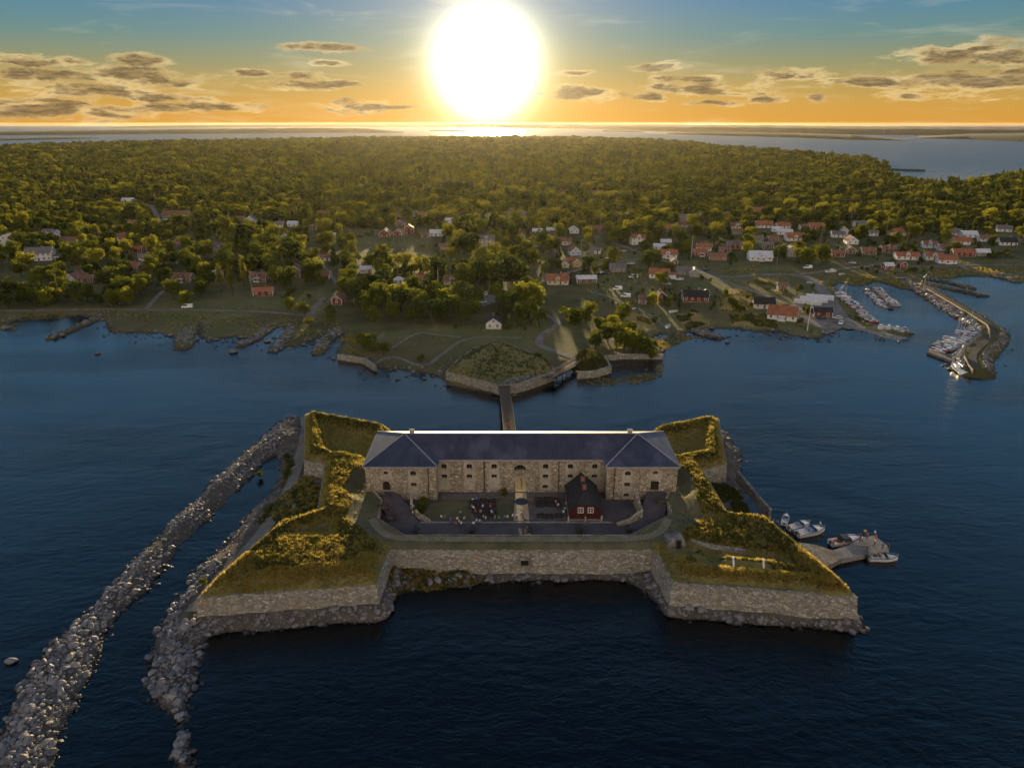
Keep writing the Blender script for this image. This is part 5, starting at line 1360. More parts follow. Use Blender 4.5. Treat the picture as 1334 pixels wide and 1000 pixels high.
def house(px, py, wpx, wall, roof, form, label, yaw=0.0, storeys=1, ratio=None, annex=None, hip=False, dormer=False, porch=False, name='house', cat='house', chim=True):
    """form 's': ridge across the view, 'g': gable towards the camera"""
    p = P(px, py, 1.9); m_ = mpp(px, py, 1.9); wd = wpx * m_
    z = lz(p.x, p.y)
    if form == 's': L, D = wd, min(9.0, max(4.0, (ratio or .62) * wd))
    else: D, L = wd, max(5.0, (ratio or 1.25) * wd)
    h = 2.5 * storeys + .35; pitch = R(36 if storeys < 2 else 33)
    hr = h + math.tan(pitch) * D / 2
    back = (D / 2 if form == 's' else L / 2)
    t = empty(name, (p.x, p.y + back, z - .05), R(yaw) + (0 if form == 's' else math.pi / 2), label, cat)
    HOUSES.append((p.x, p.y + back, max(L, D) / 2, label, px, py))
    wm = MAT[WALLM[wall]]; rm = MAT[ROOFM[roof]]; tm = MAT['white_wood']
    b = MB()
    if hip: b.box(-L / 2, L / 2, -D / 2, D / 2, 0, h)
    else:
        sec = [(-D / 2, 0), (D / 2, 0), (D / 2, h), (0, hr), (-D / 2, h)]
        b.loft([[(-L / 2, y, zz) for y, zz in sec], [(L / 2, y, zz) for y, zz in sec]])
    b.build('wall', [wm], t)
    MB().box(-L / 2 - .06, L / 2 + .06, -D / 2 - .06, D / 2 + .06, -.8, .32).build('plinth', [MAT['concrete']], t)
    e, th = .45, .16; dz_ = e * math.tan(pitch)
    if hip:
        r_ = MB(); a = [Vector((sx * (L / 2 + e), sy * (D / 2 + e), h - dz_ * .6)) for sx, sy in ((-1, -1), (1, -1), (1, 1), (-1, 1))]
        k = min(L / 2 - .1, D / 2 * .9); q = [Vector((-L / 2 + k, 0, hr)), Vector((L / 2 - k, 0, hr))]
        r_.add(a + q, [(0, 1, 5, 4), (1, 2, 5), (2, 3, 4, 5), (3, 0, 4), (3, 2, 1, 0)]); r_.build('roof', [rm], t)
    else:
        for s in (-1, 1):
            q = [(s * (D / 2 + e), h - dz_), (0, hr), (0, hr + th), (s * (D / 2 + e), h - dz_ + th)]
            MB().loft([[(-L / 2 - .4, y, zz) for y, zz in q], [(L / 2 + .4, y, zz) for y, zz in q]]).build('roof', [rm], t)
        if wall in ('red', 'brown', 'white', 'yellow', 'cream', 'grey', 'blue'):
            g_ = MB()
            for sx in (-1, 1):
                for s in (-1, 1): g_.bar((sx * (L / 2 + .42), s * (D / 2 + e), h - dz_ + .06), (sx * (L / 2 + .42), 0, hr + .06), .06, .26)
            o = g_.build('barge_board', [tm], t); o['kind'] = 'stuff'
    if wall in ('red', 'brown', 'brick'):
        for sx in (-1, 1):
            for sy in (-1, 1): MB().box(sx * (L / 2 - .03) - .12, sx * (L / 2 - .03) + .12, sy * (D / 2 - .03) - .12, sy * (D / 2 - .03) + .12, .32, h - .1).build('corner_board', [tm], t)
    def win(x, y, zz, rz, s=1.0, mesh=None):
        o = mobj('window' if mesh is None else 'door', mesh or WIN, t, (x, y, zz), rz); o.scale = (s, 1, s)
    n = max(2, int(L / 2.9))
    for lv in range(storeys):
        for k in range(n):
            x = -L / 2 + L * (k + .5) / n
            if lv == 0 and k == n // 2: win(x, -D / 2 - .02, .33, 0, 1, DOOR)
            else: win(x, -D / 2 - .02, 1.05 + 2.5 * lv, 0)
        m2 = max(1, int(D / 3.0))
        for sx, rz in ((-1, -math.pi / 2), (1, math.pi / 2)):
            for k in range(m2): win(sx * (L / 2 + .02), -D / 2 + D * (k + .5) / m2, 1.05 + 2.5 * lv, rz)
    if not hip and D > 4.5:
        for sx, rz in ((-1, -math.pi / 2), (1, math.pi / 2)): win(sx * (L / 2 + .02), 0, h + .25, rz, .85)
    if chim:
        c = MB().box(L * .14 - .35, L * .14 + .35, -.1, .6, hr - .7, hr + .9).build('chimney', [MAT['chimney_brick']], t)
        MB().box(L * .14 - .42, L * .14 + .42, -.17, .67, hr + .9, hr + 1.02).build('cap', [MAT['concrete']], c)
    if dormer:
        dw = min(2.6, L * .3); dy = -D / 2 - .05
        MB().loft([[(x, dy, zz) for x, zz in ((-dw / 2, h - .3), (dw / 2, h - .3), (dw / 2, h + 1.4), (0, h + 1.4 + dw * .36), (-dw / 2, h + 1.4))], [(x, .4, zz) for x, zz in ((-dw / 2, h - .3), (dw / 2, h - .3), (dw / 2, h + 1.4), (0, h + 1.4 + dw * .36), (-dw / 2, h + 1.4))]]).build('dormer', [wm], t)
        for s in (-1, 1):
            q = [(s * (dw / 2 + .25), h + 1.22), (0, h + 1.42 + dw * .36), (0, h + 1.56 + dw * .36), (s * (dw / 2 + .25), h + 1.36)]
            MB().loft([[(x, dy - .25, zz) for x, zz in q], [(x, .6, zz) for x, zz in q]]).build('dormer_roof', [rm], t)
        win(0, dy - .02, h + .12, 0, .9)
    if porch:
        w_ = min(3.2, L * .5)
        MB().box(-w_ / 2, w_ / 2, -D / 2 - 2.0, -D / 2 - .01, 2.35, 2.5).build('porch_roof', [tm], t)
        for s in (-1, 1): MB().box(s * (w_ / 2 - .12) - .08, s * (w_ / 2 - .12) + .08, -D / 2 - 1.95, -D / 2 - 1.79, 0, 2.35).build('porch_post', [tm], t)
        MB().box(-w_ / 2, w_ / 2, -D / 2 - 1.98, -D / 2 - 1.92, .3, 1.0).build('porch_rail', [tm], t)
    if annex:
        aw, ad, ah = annex; s = 1 if aw > 0 else -1; aw = abs(aw)
        x0 = s * L / 2; xa, xb = sorted((x0, x0 + s * aw))
        MB().box(xa, xb, -ad / 2, ad / 2, 0, ah).build('annex_wall', [wm], t)
        MB().loft([[(xa - .1, -ad / 2 - .3, ah - .02), (xb + .1, -ad / 2 - .3, ah - .02), (xb + .1, -ad / 2 - .3, ah + .14), (xa - .1, -ad / 2 - .3, ah + .14)], [(xa - .1, ad / 2 + .3, ah + .45), (xb + .1, ad / 2 + .3, ah + .45), (xb + .1, ad / 2 + .3, ah + .6), (xa - .1, ad / 2 + .3, ah + .6)]]).build('annex_roof', [rm], t)
    return t
H = house
# far left quarter
H(49, 341, 30, 'white', 'grey', 's', 'white two-storey house with grey roof in trees at the far left', 14, 2, annex=(4, 4, 2.6))
H(5, 322, 16, 'white', 'grey', 'g', 'tall white gabled house cut by the left edge of the picture', 10, 2)
H(64, 310, 22, 'white', 'grey', 's', 'white house with grey roof behind the far left trees', -20, 1, dormer=True)
H(42, 312, 14, 'brown', 'brown', 's', 'small brown cottage left of the white house in the far left trees', 8, 1)
H(88, 322, 30, 'brown', 'brown', 's', 'long low brown barn with brown roof among the left trees', -6, 1, chim=False, name='barn', cat='barn')
H(94, 370, 17, 'white', 'brown', 'g', 'white gabled cottage with brown roof nearest the left shore trees', -12, 1, porch=True)
H(111, 370, 17, 'brown', 'brown', 's', 'brown house with white corners right of the white shore cottage on the left', 12, 1)
H(152, 317, 15, 'white', 'orange', 'g', 'white gabled house with orange roof in the left middle distance', -14, 1)
H(178, 297, 22, 'brown', 'brown', 's', 'brown house with white trim under the big tree at left', 5, 1, dormer=True)
H(172, 355, 24, 'red', 'orange', 's', 'red house with orange roof beside the left lane', -18, 1, annex=(-4, 5, 2.6))
H(189, 341, 17, 'white', 'grey', 's', 'white house with pale grey roof behind the red house on the left lane', 16, 1)
H(177, 330, 16, 'red', 'orange', 's', 'red cottage with orange roof behind two houses on the left lane', 0, 1)
H(237, 369, 23, 'brown', 'brown', 's', 'brown bungalow with white gabled veranda near the left shore road', -4, 1, porch=True, dormer=True)
H(281, 369, 12, 'brown', 'brown', 'g', 'narrow brown house left of the three poplars', 6, 2)
H(337, 368, 22, 'brown', 'brown', 's', 'brown house with white porch right of the three poplars', -8, 1, porch=True, dormer=True)
H(342, 386, 24, 'red', 'orange', 's', 'long red cottage with orange roof on the lawn by the shore road', 10, 1, ratio=.4)
H(286, 328, 20, 'grey', 'grey', 's', 'grey house with white dormer behind the poplars', -5, 1, dormer=True)
H(324, 292, 14, 'blue', 'grey', 'g', 'pale blue gabled house left of the meadow', 12, 1)
H(312, 289, 11, 'brown', 'brown', 's', 'brown shed left of the pale blue gabled house', 0, 1, chim=False, name='shed', cat='shed')
H(166, 266, 16, 'white', 'metal', 's', 'white house with light roof deep in the left forest', 0, 1)
H(228, 284, 34, 'grey', 'brown', 's', 'long dark roofed hall beside its forest car park', 0, 1, ratio=.4, chim=False, name='hall', cat='hall')
H(226, 324, 14, 'brown', 'brown', 's', 'small brown roofed house behind the left oaks', 14, 1)
H(362, 297, 14, 'white', 'grey', 's', 'white low house left of its cube-shaped neighbour by the meadow', 4, 1)
H(381, 296, 13, 'white', 'metal', 's', 'white cube-shaped house with light roof at the meadow edge', -6, 1)
H(373, 313, 10, 'white', 'brown', 'g', 'narrow white gabled house below the cube-shaped house', -10, 1)
H(407, 301, 9, 'brown', 'brown', 'g', 'tiny brown gabled house left of the brown meadow', 0, 1)
H(420, 283, 17, 'brown', 'brown', 's', 'brown roofed house at the upper edge of the meadow', 0, 1)
H(432, 312, 9, 'grey', 'metal', 's', 'small grey shed left of the brown meadow', 0, 1, chim=False, name='shed', cat='shed')
H(384, 364, 13, 'brown', 'brown', 'g', 'tall narrow brown house with white windows below the meadow', 4, 2)
H(425, 365, 9, 'brown', 'brown', 's', 'little brown shed on the grass left of the tall elm', 0, 1, chim=False, name='shed', cat='shed')
H(424, 341, 13, 'white', 'brown', 's', 'low white house below the brown meadow', -8, 1)
H(440, 397, 13, 'red', 'brown', 'g', 'red gabled boathouse with white trim at the end of the shore road', -8, 1, name='boathouse', cat='boathouse')
H(476, 358, 15, 'cream', 'metal', 's', 'cream house with light grey roof and red gable below the meadow', 18, 1)
# middle, behind the outworks
H(501, 310, 14, 'red', 'brown', 'g', 'red gabled cottage leftmost of the row above the brown meadow', 0, 1)
H(518, 309, 11, 'red', 'brown', 'g', 'red gabled cottage in the middle of the row above the brown meadow', 0, 1)
H(532, 307, 12, 'red', 'orange', 'g', 'red gabled cottage with white window rightmost above the brown meadow', 8, 2)
H(521, 296, 12, 'brown', 'brown', 'g', 'brown gable behind the red row above the meadow', 0, 1)
H(530, 283, 24, 'grey', 'grey', 's', 'long grey house in the haze above the red cottage row', 0, 1, ratio=.45)
H(549, 283, 12, 'brown', 'brown', 's', 'brown house at the right end of the hazy upper row', 0, 1)
H(568, 309, 16, 'white', 'metal', 's', 'white house with gleaming roof right of the brown meadow', 0, 1)
H(586, 292, 12, 'white', 'metal', 's', 'small white house with gleaming roof above the meadow corner', 0, 1)
H(554, 311, 10, 'brown', 'brown', 's', 'dim brown hut at the right corner of the meadow', 0, 1, chim=False, name='hut', cat='hut')
H(579, 326, 11, 'grey', 'brown', 's', 'small grey house below the gleaming roofed house', -8, 1)
H(632, 288, 16, 'white', 'grey', 's', 'white house with grey roof in the sun glow', 10, 1)
H(633, 321, 21, 'cream', 'grey', 's', 'large cream two-storey villa in the sun glow', 6, 2, dormer=True, ratio=.55)
H(519, 372, 12, 'white', 'metal', 's', 'white summerhouse among the trees left of the car park', 0, 1, hip=True)
H(528, 381, 13, 'white', 'grey', 's', 'white shed with grey roof below the summerhouse', 20, 1, chim=False, name='shed', cat='shed')
H(547, 369, 12, 'brown', 'orange', 's', 'brown cottage with orange roof right of the white summerhouse', -20, 1)
H(590, 373, 22, 'cream', 'brown', 's', 'cream house with brown roof above the trees left of the car park', -10, 1, dormer=True)
H(643, 429, 20, 'plaster', 'black', 'g', 'white gabled house with black roof and small annex in front of the grove', 0, 1, ratio=1.0)
H(678, 311, 13, 'white', 'brown', 's', 'white cottage with brown roof right of the sun glow', 4, 1)
H(672, 284, 28, 'grey', 'grey', 's', 'long pale low house in the haze right of the sun', 0, 1, ratio=.35)
H(700, 306, 12, 'brown', 'metal', 's', 'brown hut with light roof right of the white cottage', 0, 1)
H(719, 305, 13, 'brown', 'metal', 's', 'brown house with gleaming light roof above the long lane', 0, 1)
H(748, 305, 12, 'white', 'metal', 'g', 'white tent-shaped house at the top of the lane', 0, 1)
H(736, 320, 16, 'cream', 'brown', 's', 'cream house with brown roof below the tent-shaped house', 0, 1, porch=True)
H(780, 303, 18, 'brown', 'brown', 's', 'brown long house with white windows behind the upper lane', 0, 1)
H(736, 254, 15, 'brown', 'brown', 's', 'brown roof among the far forest trees right of the sun', 0, 1)
H(780, 256, 24, 'cream', 'brown', 's', 'long cream house among the far forest trees', -5, 1, ratio=.4)
H(803, 256, 13, 'grey', 'grey', 's', 'small grey house right of the long cream forest house', 0, 1)
H(868, 280, 16, 'brown', 'brown', 's', 'brown farmhouse at the forest edge on the right', 6, 1)
H(819, 288, 9, 'white', 'grey', 'g', 'narrow white gabled house at the forest edge', -12, 2)
H(893, 289, 30, 'grey', 'grey', 's', 'long grey roofed hall at the forest edge', 0, 1, ratio=.4, chim=False, name='hall', cat='hall')
H(893, 297, 15, 'cream', 'brown', 's', 'cream cottage pair in front of the long grey hall', -15, 1)
H(868, 303, 20, 'brick', 'orange', 's', 'low brick house with orange roof left of the cream cottages', 4, 1, annex=(5, 4, 2.4))
H(947, 283, 11, 'brown', 'brown', 's', 'brown cottage in the right forest edge', 0, 1)
H(917, 283, 10, 'white', 'grey', 'g', 'tiny white gable in the right forest edge', 0, 1)
H(831, 320, 18, 'white', 'orange', 's', 'white house with orange roof and round dormer above the lane fork', 8, 2, dormer=True)
H(749, 334, 14, 'blue', 'brown', 'g', 'pale blue gabled house behind the orange roofs at the lane', 6, 1)
H(767, 337, 12, 'grey', 'grey', 's', 'grey shed right of the pale blue gabled house', 12, 1, chim=False, name='shed', cat='shed')
H(777, 332, 11, 'white', 'grey', 's', 'white lean-to at the upper side of the lane', -20, 1, chim=False, name='shed', cat='shed')
H(743, 346, 13, 'brick', 'orange', 's', 'house with bright orange roof at the bend of the lane', -8, 1)
H(753, 349, 11, 'yellow', 'brown', 'g', 'yellow gabled cottage right of the bright orange roof', -10, 1)
H(737, 350, 9, 'cream', 'brown', 'g', 'small cream gabled outhouse below the bright orange roof', -10, 1, chim=False)
H(727, 372, 28, 'cream', 'orange', 's', 'large cream house with orange roof and dormer beside the car park', -4, 1, dormer=True)
H(764, 370, 25, 'brown', 'metal', 's', 'long shed with pale metal roof right of the large cream house', 3, 1, ratio=.35, chim=False, name='shed', cat='shed')
H(805, 355, 19, 'grey', 'grey', 's', 'grey cluttered workshop shed below the lane', 5, 1, chim=False, name='shed', cat='shed')
H(859, 327, 14, 'white', 'metal', 's', 'white outbuilding with white metal roof above the orange villa', -10, 1, chim=False)
H(868, 321, 13, 'grey', 'metal', 's', 'grey outbuilding with pale roof behind the white outbuilding', -10, 1, chim=False)
H(871, 337, 23, 'white', 'orange', 's', 'white villa with orange roof and white gable at the lane fork', -8, 1, dormer=True, porch=True)
H(860, 364, 25, 'white', 'orange', 's', 'white house with bright orange roof above the allotments', -14, 1, annex=(4, 5, 2.5))
H(878, 352, 8, 'brown', 'brown', 'g', 'brown tower-like hut behind the bright orange roofed house', 0, 2, chim=False, name='hut', cat='hut')
H(892, 359, 17, 'grey', 'grey', 's', 'grey barn with slate roof left of the road fork', -22, 1, chim=False, name='barn', cat='barn')
H(906, 362, 13, 'grey', 'grey', 'g', 'grey gabled front of the barn range at the road fork', -10, 1, chim=False, name='barn', cat='barn')
H(907, 393, 32, 'red', 'black', 's', 'large dark red farmhouse with black roof by the golden meadow', -6, 1, ratio=.55)
H(920, 390, 10, 'red', 'black', 'g', 'red gabled wing at the right end of the dark farmhouse', -20, 1, chim=False)
H(861, 391, 11, 'red', 'brown', 'g', 'small red gabled hut among bushes above the shore', 4, 1, name='hut', cat='hut')
H(838, 396, 9, 'brown', 'brown', 's', 'brown garden hut above the right shore bushes', -16, 1, chim=False, name='hut', cat='hut')
# right hand village
H(918, 328, 19, 'white', 'orange', 's', 'white house with orange roof above the triangular field', -12, 1)
H(913, 335, 17, 'red', 'orange', 's', 'low red cottage with terrace in front of the white orange-roofed house', 4, 1, porch=True)
H(936, 340, 21, 'brick', 'brown', 's', 'long brick house at the upper edge of the triangular field', -16, 1, ratio=.45)
H(958, 325, 19, 'red', 'grey', 's', 'dark red house with grey roof behind the triangular field', -8, 1, dormer=True)
H(945, 331, 13, 'brown', 'brown', 's', 'brown house left of the dark red house with grey roof', 0, 1)
H(961, 299, 16, 'white', 'brown', 's', 'white house with brown roof alone in trees above the village', -10, 1, dormer=True)
H(961, 306, 12, 'grey', 'brown', 's', 'grey annex in front of the white house in the trees', -10, 1, chim=False)
H(992, 341, 29, 'white', 'metal', 's', 'bright white house with light roof beside the harbour road', -6, 1, dormer=True, porch=True)
H(996, 298, 21, 'white', 'orange', 's', 'white house with orange roof left in the upper village row', -6, 1)
H(1021, 299, 17, 'white', 'orange', 's', 'white house with orange roof in the middle of the upper village row', 5, 1)
H(1011, 303, 10, 'white', 'metal', 's', 'little white pavilion between two orange roofs', 0, 1, chim=False)
H(1023, 307, 18, 'white', 'metal', 's', 'low white house with metal roof below the upper village row', -6, 1, ratio=.4)
H(1037, 315, 23, 'white', 'orange', 's', 'white house with steep orange gables in the village centre', -4, 1, dormer=True)
H(985, 317, 19, 'grey', 'grey', 's', 'grey house behind the bright white harbour-road house', -10, 1)
H(1007, 316, 13, 'brown', 'brown', 's', 'dark brown house left of the steep orange gables', 8, 1)
H(1000, 325, 14, 'brown', 'grey', 's', 'brown house with slate roof just above the bright white house', 0, 1)
H(1032, 336, 11, 'grey', 'brown', 'g', 'narrow grey gabled house left of the two round trees', -10, 2)
H(1064, 300, 19, 'red', 'orange', 's', 'red house with orange roof high in the right village', 5, 1)
H(1048, 300, 11, 'white', 'brown', 's', 'white cottage left of the high red house', 5, 1)
H(1093, 310, 16, 'white', 'grey', 's', 'white house with grey roof right of the village centre', -10, 1)
H(1101, 309, 9, 'white', 'grey', 'g', 'white gable at the right end of the grey roofed house', -16, 2, chim=False)
H(1112, 319, 14, 'white', 'orange', 'g', 'white gabled house with orange-rimmed roof above the brown houses', -10, 1)
H(1092, 336, 15, 'red', 'brown', 's', 'dark red house above the harbour road junction', -8, 1)
H(1109, 332, 12, 'brown', 'brown', 'g', 'brown gabled house right of the dark red house', -12, 1)
H(1132, 333, 17, 'brown', 'brown', 's', 'brown house with patchy roof above the harbour road', -6, 1)
H(1158, 330, 17, 'brown', 'brown', 's', 'brown house with white trim left of the white terrace rows', -4, 1, dormer=True)
H(1124, 297, 18, 'white', 'grey', 's', 'white house with long grey roof below the right forest', -3, 1)
H(1138, 308, 11, 'white', 'grey', 's', 'tiny white house below the long grey roof', 0, 1)
H(1172, 308, 22, 'white', 'orange', 's', 'white bungalow with orange hip roof below the right forest', -3, 1, hip=True)
H(1183, 339, 28, 'white', 'orange', 's', 'white house with twin gables and orange roof above the harbour', -8, 1, dormer=True, ratio=.4)
H(1218, 339, 20, 'white', 'orange', 's', 'left section of the long white terrace with orange roof', -10, 1, dormer=True)
H(1236, 343, 22, 'white', 'orange', 's', 'right section of the long white terrace with orange roof', -10, 1, porch=True)
H(1212, 324, 16, 'blue', 'brown', 's', 'pale blue house with brown roof behind the white terrace', -10, 1, dormer=True)
H(1233, 328, 16, 'blue', 'brown', 's', 'second pale blue house behind the white terrace, to the right', -10, 1)
H(1243, 308, 18, 'white', 'grey', 's', 'white house with grey flat roof in the far right row', -12, 1)
H(1264, 311, 18, 'white', 'metal', 's', 'white house with metal roof in the far right row', -6, 1)
H(1284, 316, 14, 'white', 'brown', 's', 'small white house with brown roof in the far right row', -4, 1)
H(1315, 321, 21, 'white', 'black', 's', 'white house with black roof at the far right', -10, 1)
H(1254, 320, 20, 'white', 'orange', 's', 'low white house with red-orange roof right of centre in the far right rows', -6, 1)
H(1257, 335, 26, 'red', 'orange', 's', 'long red row house with orange roof behind the shore meadow', -12, 1, ratio=.4)
H(1281, 335, 16, 'grey', 'metal', 's', 'shed with bright metal roof right of the long red row', -6, 1, chim=False, name='shed', cat='shed')
H(1310, 303, 16, 'white', 'grey', 's', 'white farmhouse with dark roof under the far right trees', -18, 1)
H(992, 279, 18, 'brown', 'orange', 's', 'house with rusty orange roof in the forest above the village', 0, 1)
H(1058, 277, 12, 'brown', 'brown', 's', 'brown roof in the forest above the right village', 0, 1)
H(1158, 351, 12, 'red', 'metal', 's', 'small red shed with white roof on the harbour road', 6, 1, chim=False, name='shed', cat='shed')
H(1177, 349, 8, 'red', 'brown', 'g', 'tiny red hut right of the red shed on the harbour road', 0, 1, chim=False, name='hut', cat='hut')
H(1020, 378, 11, 'brown', 'brown', 's', 'brown smokehouse hut in the field left of the harbour', -8, 1, chim=False, name='hut', cat='hut')
H(997, 402, 26, 'plaster', 'black', 's', 'white workshop with black roof behind the harbour restaurant', -8, 1, ratio=.7, chim=False, name='workshop', cat='workshop')
rest = H(1024, 416, 36, 'white', 'orange', 's', 'harbour restaurant with big orange roof, skylight and glazed white gable', -24, 1, ratio=.75, chim=False, name='restaurant', cat='restaurant', porch=True)
MB().box(-1.6, 1.4, -3.2, -1.4, 0, .1).build('skylight', [MAT['roof_metal']], rest, (0, 0, 5.05)).rotation_euler = (R(36), 0, 0)
H(1073, 411, 23, 'red', 'black', 's', 'long dark red boathouse with black roof on the harbour yard', -6, 1, ratio=.35, chim=False, name='boathouse', cat='boathouse')
# long white boat covers on the yard
for k, lab in enumerate(('back one of three long white boat shelters on the harbour yard', 'middle one of three long white boat shelters on the harbour yard', 'front one of three long white boat shelters on the harbour yard')):
    p = P(1068 - k * 8, 387 + k * 3.4, 2); L_ = 13
    q = [(-1.3, 0), (1.3, 0), (1.3, 1.5), (.7, 2.2), (0, 2.45), (-.7, 2.2), (-1.3, 1.5)]
    t = empty('boat_shelter', (p.x, p.y, lz(p.x, p.y)), R(-22), lab, 'boat shelter', 'white boat shelters')
    MB().loft([[(-L_ / 2, y, z_) for y, z_ in q], [(L_ / 2, y, z_) for y, z_ in q]]).build('cover', [MAT['roof_metal']], t)
    for x_ in np.linspace(-L_ / 2 + .3, L_ / 2 - .3, 6): MB().loft([[(x_ - .05, y * 1.03, z_ * 1.02) for y, z_ in q], [(x_ + .05, y * 1.03, z_ * 1.02) for y, z_ in q]]).build('hoop', [MAT['white_wood']], t)

# ------------------------------------------------------------------ cars, caravans
def car_meshes(van=False):
    b = MB(); L_, w_ = (4.4, .88) if not van else (5.0, .95)
    if van: prof = [(-2.5, .35, .9), (-2.5, .95, .93), (-1.9, 1.05, .95), (-1.3, 2.0, .86), (2.4, 2.05, .86), (2.5, .4, .93)]
    else: prof = None
    hood = [(-2.2, .32), (-2.2, .72), (-1.1, .95), (-.55, 1.42), (.95, 1.45), (1.75, .98), (2.2, .9), (2.2, .32)] if not van else [(-2.5, .35), (-2.5, 1.0), (-1.75, 1.15), (-1.15, 2.0), (2.45, 2.05), (2.5, .35)]
    ins = lambda z_: 1.0 if z_ < 1.05 else .80 if not van else .92
    b.loft([[(x_, -w_ * ins(z_), z_) for x_, z_ in hood], [(x_, w_ * ins(z_), z_) for x_, z_ in hood]])
    g = MB(); gs = [(-.98, .98), (-.52, 1.36), (.9, 1.39), (1.55, 1.0)] if not van else [(-1.68, 1.2), (-1.15, 1.9), (.4, 1.9), (.4, 1.2)]
    for s in (-1, 1):
        pts_ = [(x_, s * (w_ * (.995 if z_ < 1.05 else .86 if not van else .955)), z_) for x_, z_ in gs]; g.add(pts_ + [(a, bb * .9, c) for a, bb, c in pts_], [(0, 1, 2, 3), (7, 6, 5, 4), (0, 4, 5, 1), (1, 5, 6, 2), (2, 6, 7, 3), (3, 7, 4, 0)])
    f0 = [(-1.05, .975), (-.57, 1.40)] if not van else [(-1.74, 1.19), (-1.18, 1.96)]
    g.add([(f0[0][0] - .03, -w_ * .85, f0[0][1]), (f0[0][0] - .03, w_ * .85, f0[0][1]), (f0[1][0] - .03, w_ * .72, f0[1][1]), (f0[1][0] - .03, -w_ * .72, f0[1][1])], [(0, 1, 2, 3)])
    wh = MB().tube((0, -.1, 0), (0, .1, 0), .32, n=10)
    return b.mesh('body', [MAT['car_paint']]), g.mesh('window', [MAT['dark_glass']]), wh.mesh('wheel', [MAT['rubber']]), L_, w_
CARM, VANM = car_meshes(), car_meshes(True)
def car(px, py, rz, col, label, van=False, group=None, z=None):
    p = P(px, py, 2.0); z_ = lz(p.x, p.y) + .22
    bm_, g_, wh_, L_, w_ = VANM if van else CARM
    t = empty('parked_van' if van else 'parked_car', (p.x, p.y, z_), R(rz), label, 'van' if van else 'car', group or 'parked cars')
    mobj('body', bm_, t).color = (*col, 1); mobj('window', g_, t)
    for sx in (-1.4, 1.4):
        for sy in (-1, 1): mobj('wheel', wh_, t, (sx, sy * (w_ - .08), .32))
    return t
WHT, SIL, DRK, RED, BLU = (1, 1, 1), (.6, .62, .65), (.08, .08, .09), (.5, .05, .04), (.12, .2, .5)
car(244, 400, 4, WHT, 'white van parked on the left shore road', True)
for px, py, rz, c, lab, v in ((633, 384, 80, WHT, 'white car at the left rear of the gravel car park', 0), (639, 383, 85, DRK, 'dark car at the rear of the gravel car park', 0), (645, 383, 85, SIL, 'silver car in the middle rear of the gravel car park', 0), (652, 383, 85, RED, 'red car at the right rear of the gravel car park', 0),
                              (628, 395, 30, WHT, 'white car at the front of the car park beside the trees', 0), (604, 381, 0, WHT, 'white van between the trees left of the car park', 1),
                              (406, 331, 10, WHT, 'white camper van below the brown meadow', 1), (804, 379, 5, WHT, 'white camper parked right of the pale roofed shed', 1), (815, 388, -20, WHT, 'white caravan by the golden path bushes', 1), (825, 363, 0, WHT, 'white caravan left of the bright orange roofed house', 1),
                              (782, 357, 20, WHT, 'white car beside the grey workshop', 0), (788, 358, -10, DRK, 'dark car behind the white car at the workshop', 0), (812, 329, -15, SIL, 'silver car on the upper lane', 0), (793, 338, 0, WHT, 'white car on the grass between the lanes', 0), (822, 345, 8, WHT, 'white trailer car at the lane end', 0),
                              (1052, 349, 5, WHT, 'white van beside the harbour road', 1), (1091, 413, -15, SIL, 'silver car on the harbour yard beside the red boathouse', 0), (1110, 344, -25, SIL, 'silver car above the harbour road junction', 0), (1177, 363, -15, DRK, 'dark car parked at the root of the breakwater', 0), (1143, 347, 10, DRK, 'dark car beside the small red shed', 0),
                              (1070, 413, 20, DRK, 'dark car in front of the red boathouse', 0), (1096, 418, 60, WHT, 'white car at the corner of the quay', 0), (215, 287, 0, WHT, 'white car in the forest car park', 0), (236, 287, 0, BLU, 'blue car in the forest car park', 0), (226, 365, 5, BLU, 'pale blue car on the lane left of the veranda bungalow', 0),
                              (885, 366, 10, WHT, 'white car below the bright orange roofed house', 0), (868, 372, -25, SIL, 'silver car by the allotment bushes', 0), (920, 353, 10, DRK, 'dark car at the road fork', 0), (1037, 389, 0, RED, 'red car beside the white boat shelters', 0), (656, 383.5, 95, BLU, 'blue car at the far right of the gravel car park', 0)):
    car(px, py, rz, c, lab, bool(v))

# ------------------------------------------------------------------ utility poles, masts on shore
POLES = [(32 / .26 * .0 + 77, 385, 12, 'tall bare pole by the left shore lawn'), (152, 306, 11, 'pole beside the white gabled house at left'), (329, 384, 13, 'pole in front of the brown porch house'), (300, 296, 12, 'pole left of the pale blue gabled house'), (583, 330, 12, 'pole right of the meadow in the sun glow'),
         (782, 304, 13, 'pole beside the brown long house'), (900, 338, 15, 'tall pale mast above the white villa'), (823, 312, 11, 'pole above the round dormer house'), (1012, 345, 11, 'pole right of the bright white house'), (1068, 320, 12, 'pole in the village centre'), (1098, 330, 13, 'pole among the brown houses'), (1154, 307, 13, 'pole left of the orange hip roof'),
         (1180, 322, 11, 'pole above the twin gabled house'), (1108, 290, 15, 'tall pole at the right forest edge'), (1052, 428, 17, 'flagpole on the shore by the restaurant'), (757, 336, 12, 'dark lamp pole at the lane bend'), (571, 374, 9, 'white flagpole left of the cream house'), (885, 316, 12, 'pole left of the orange roofed house')]
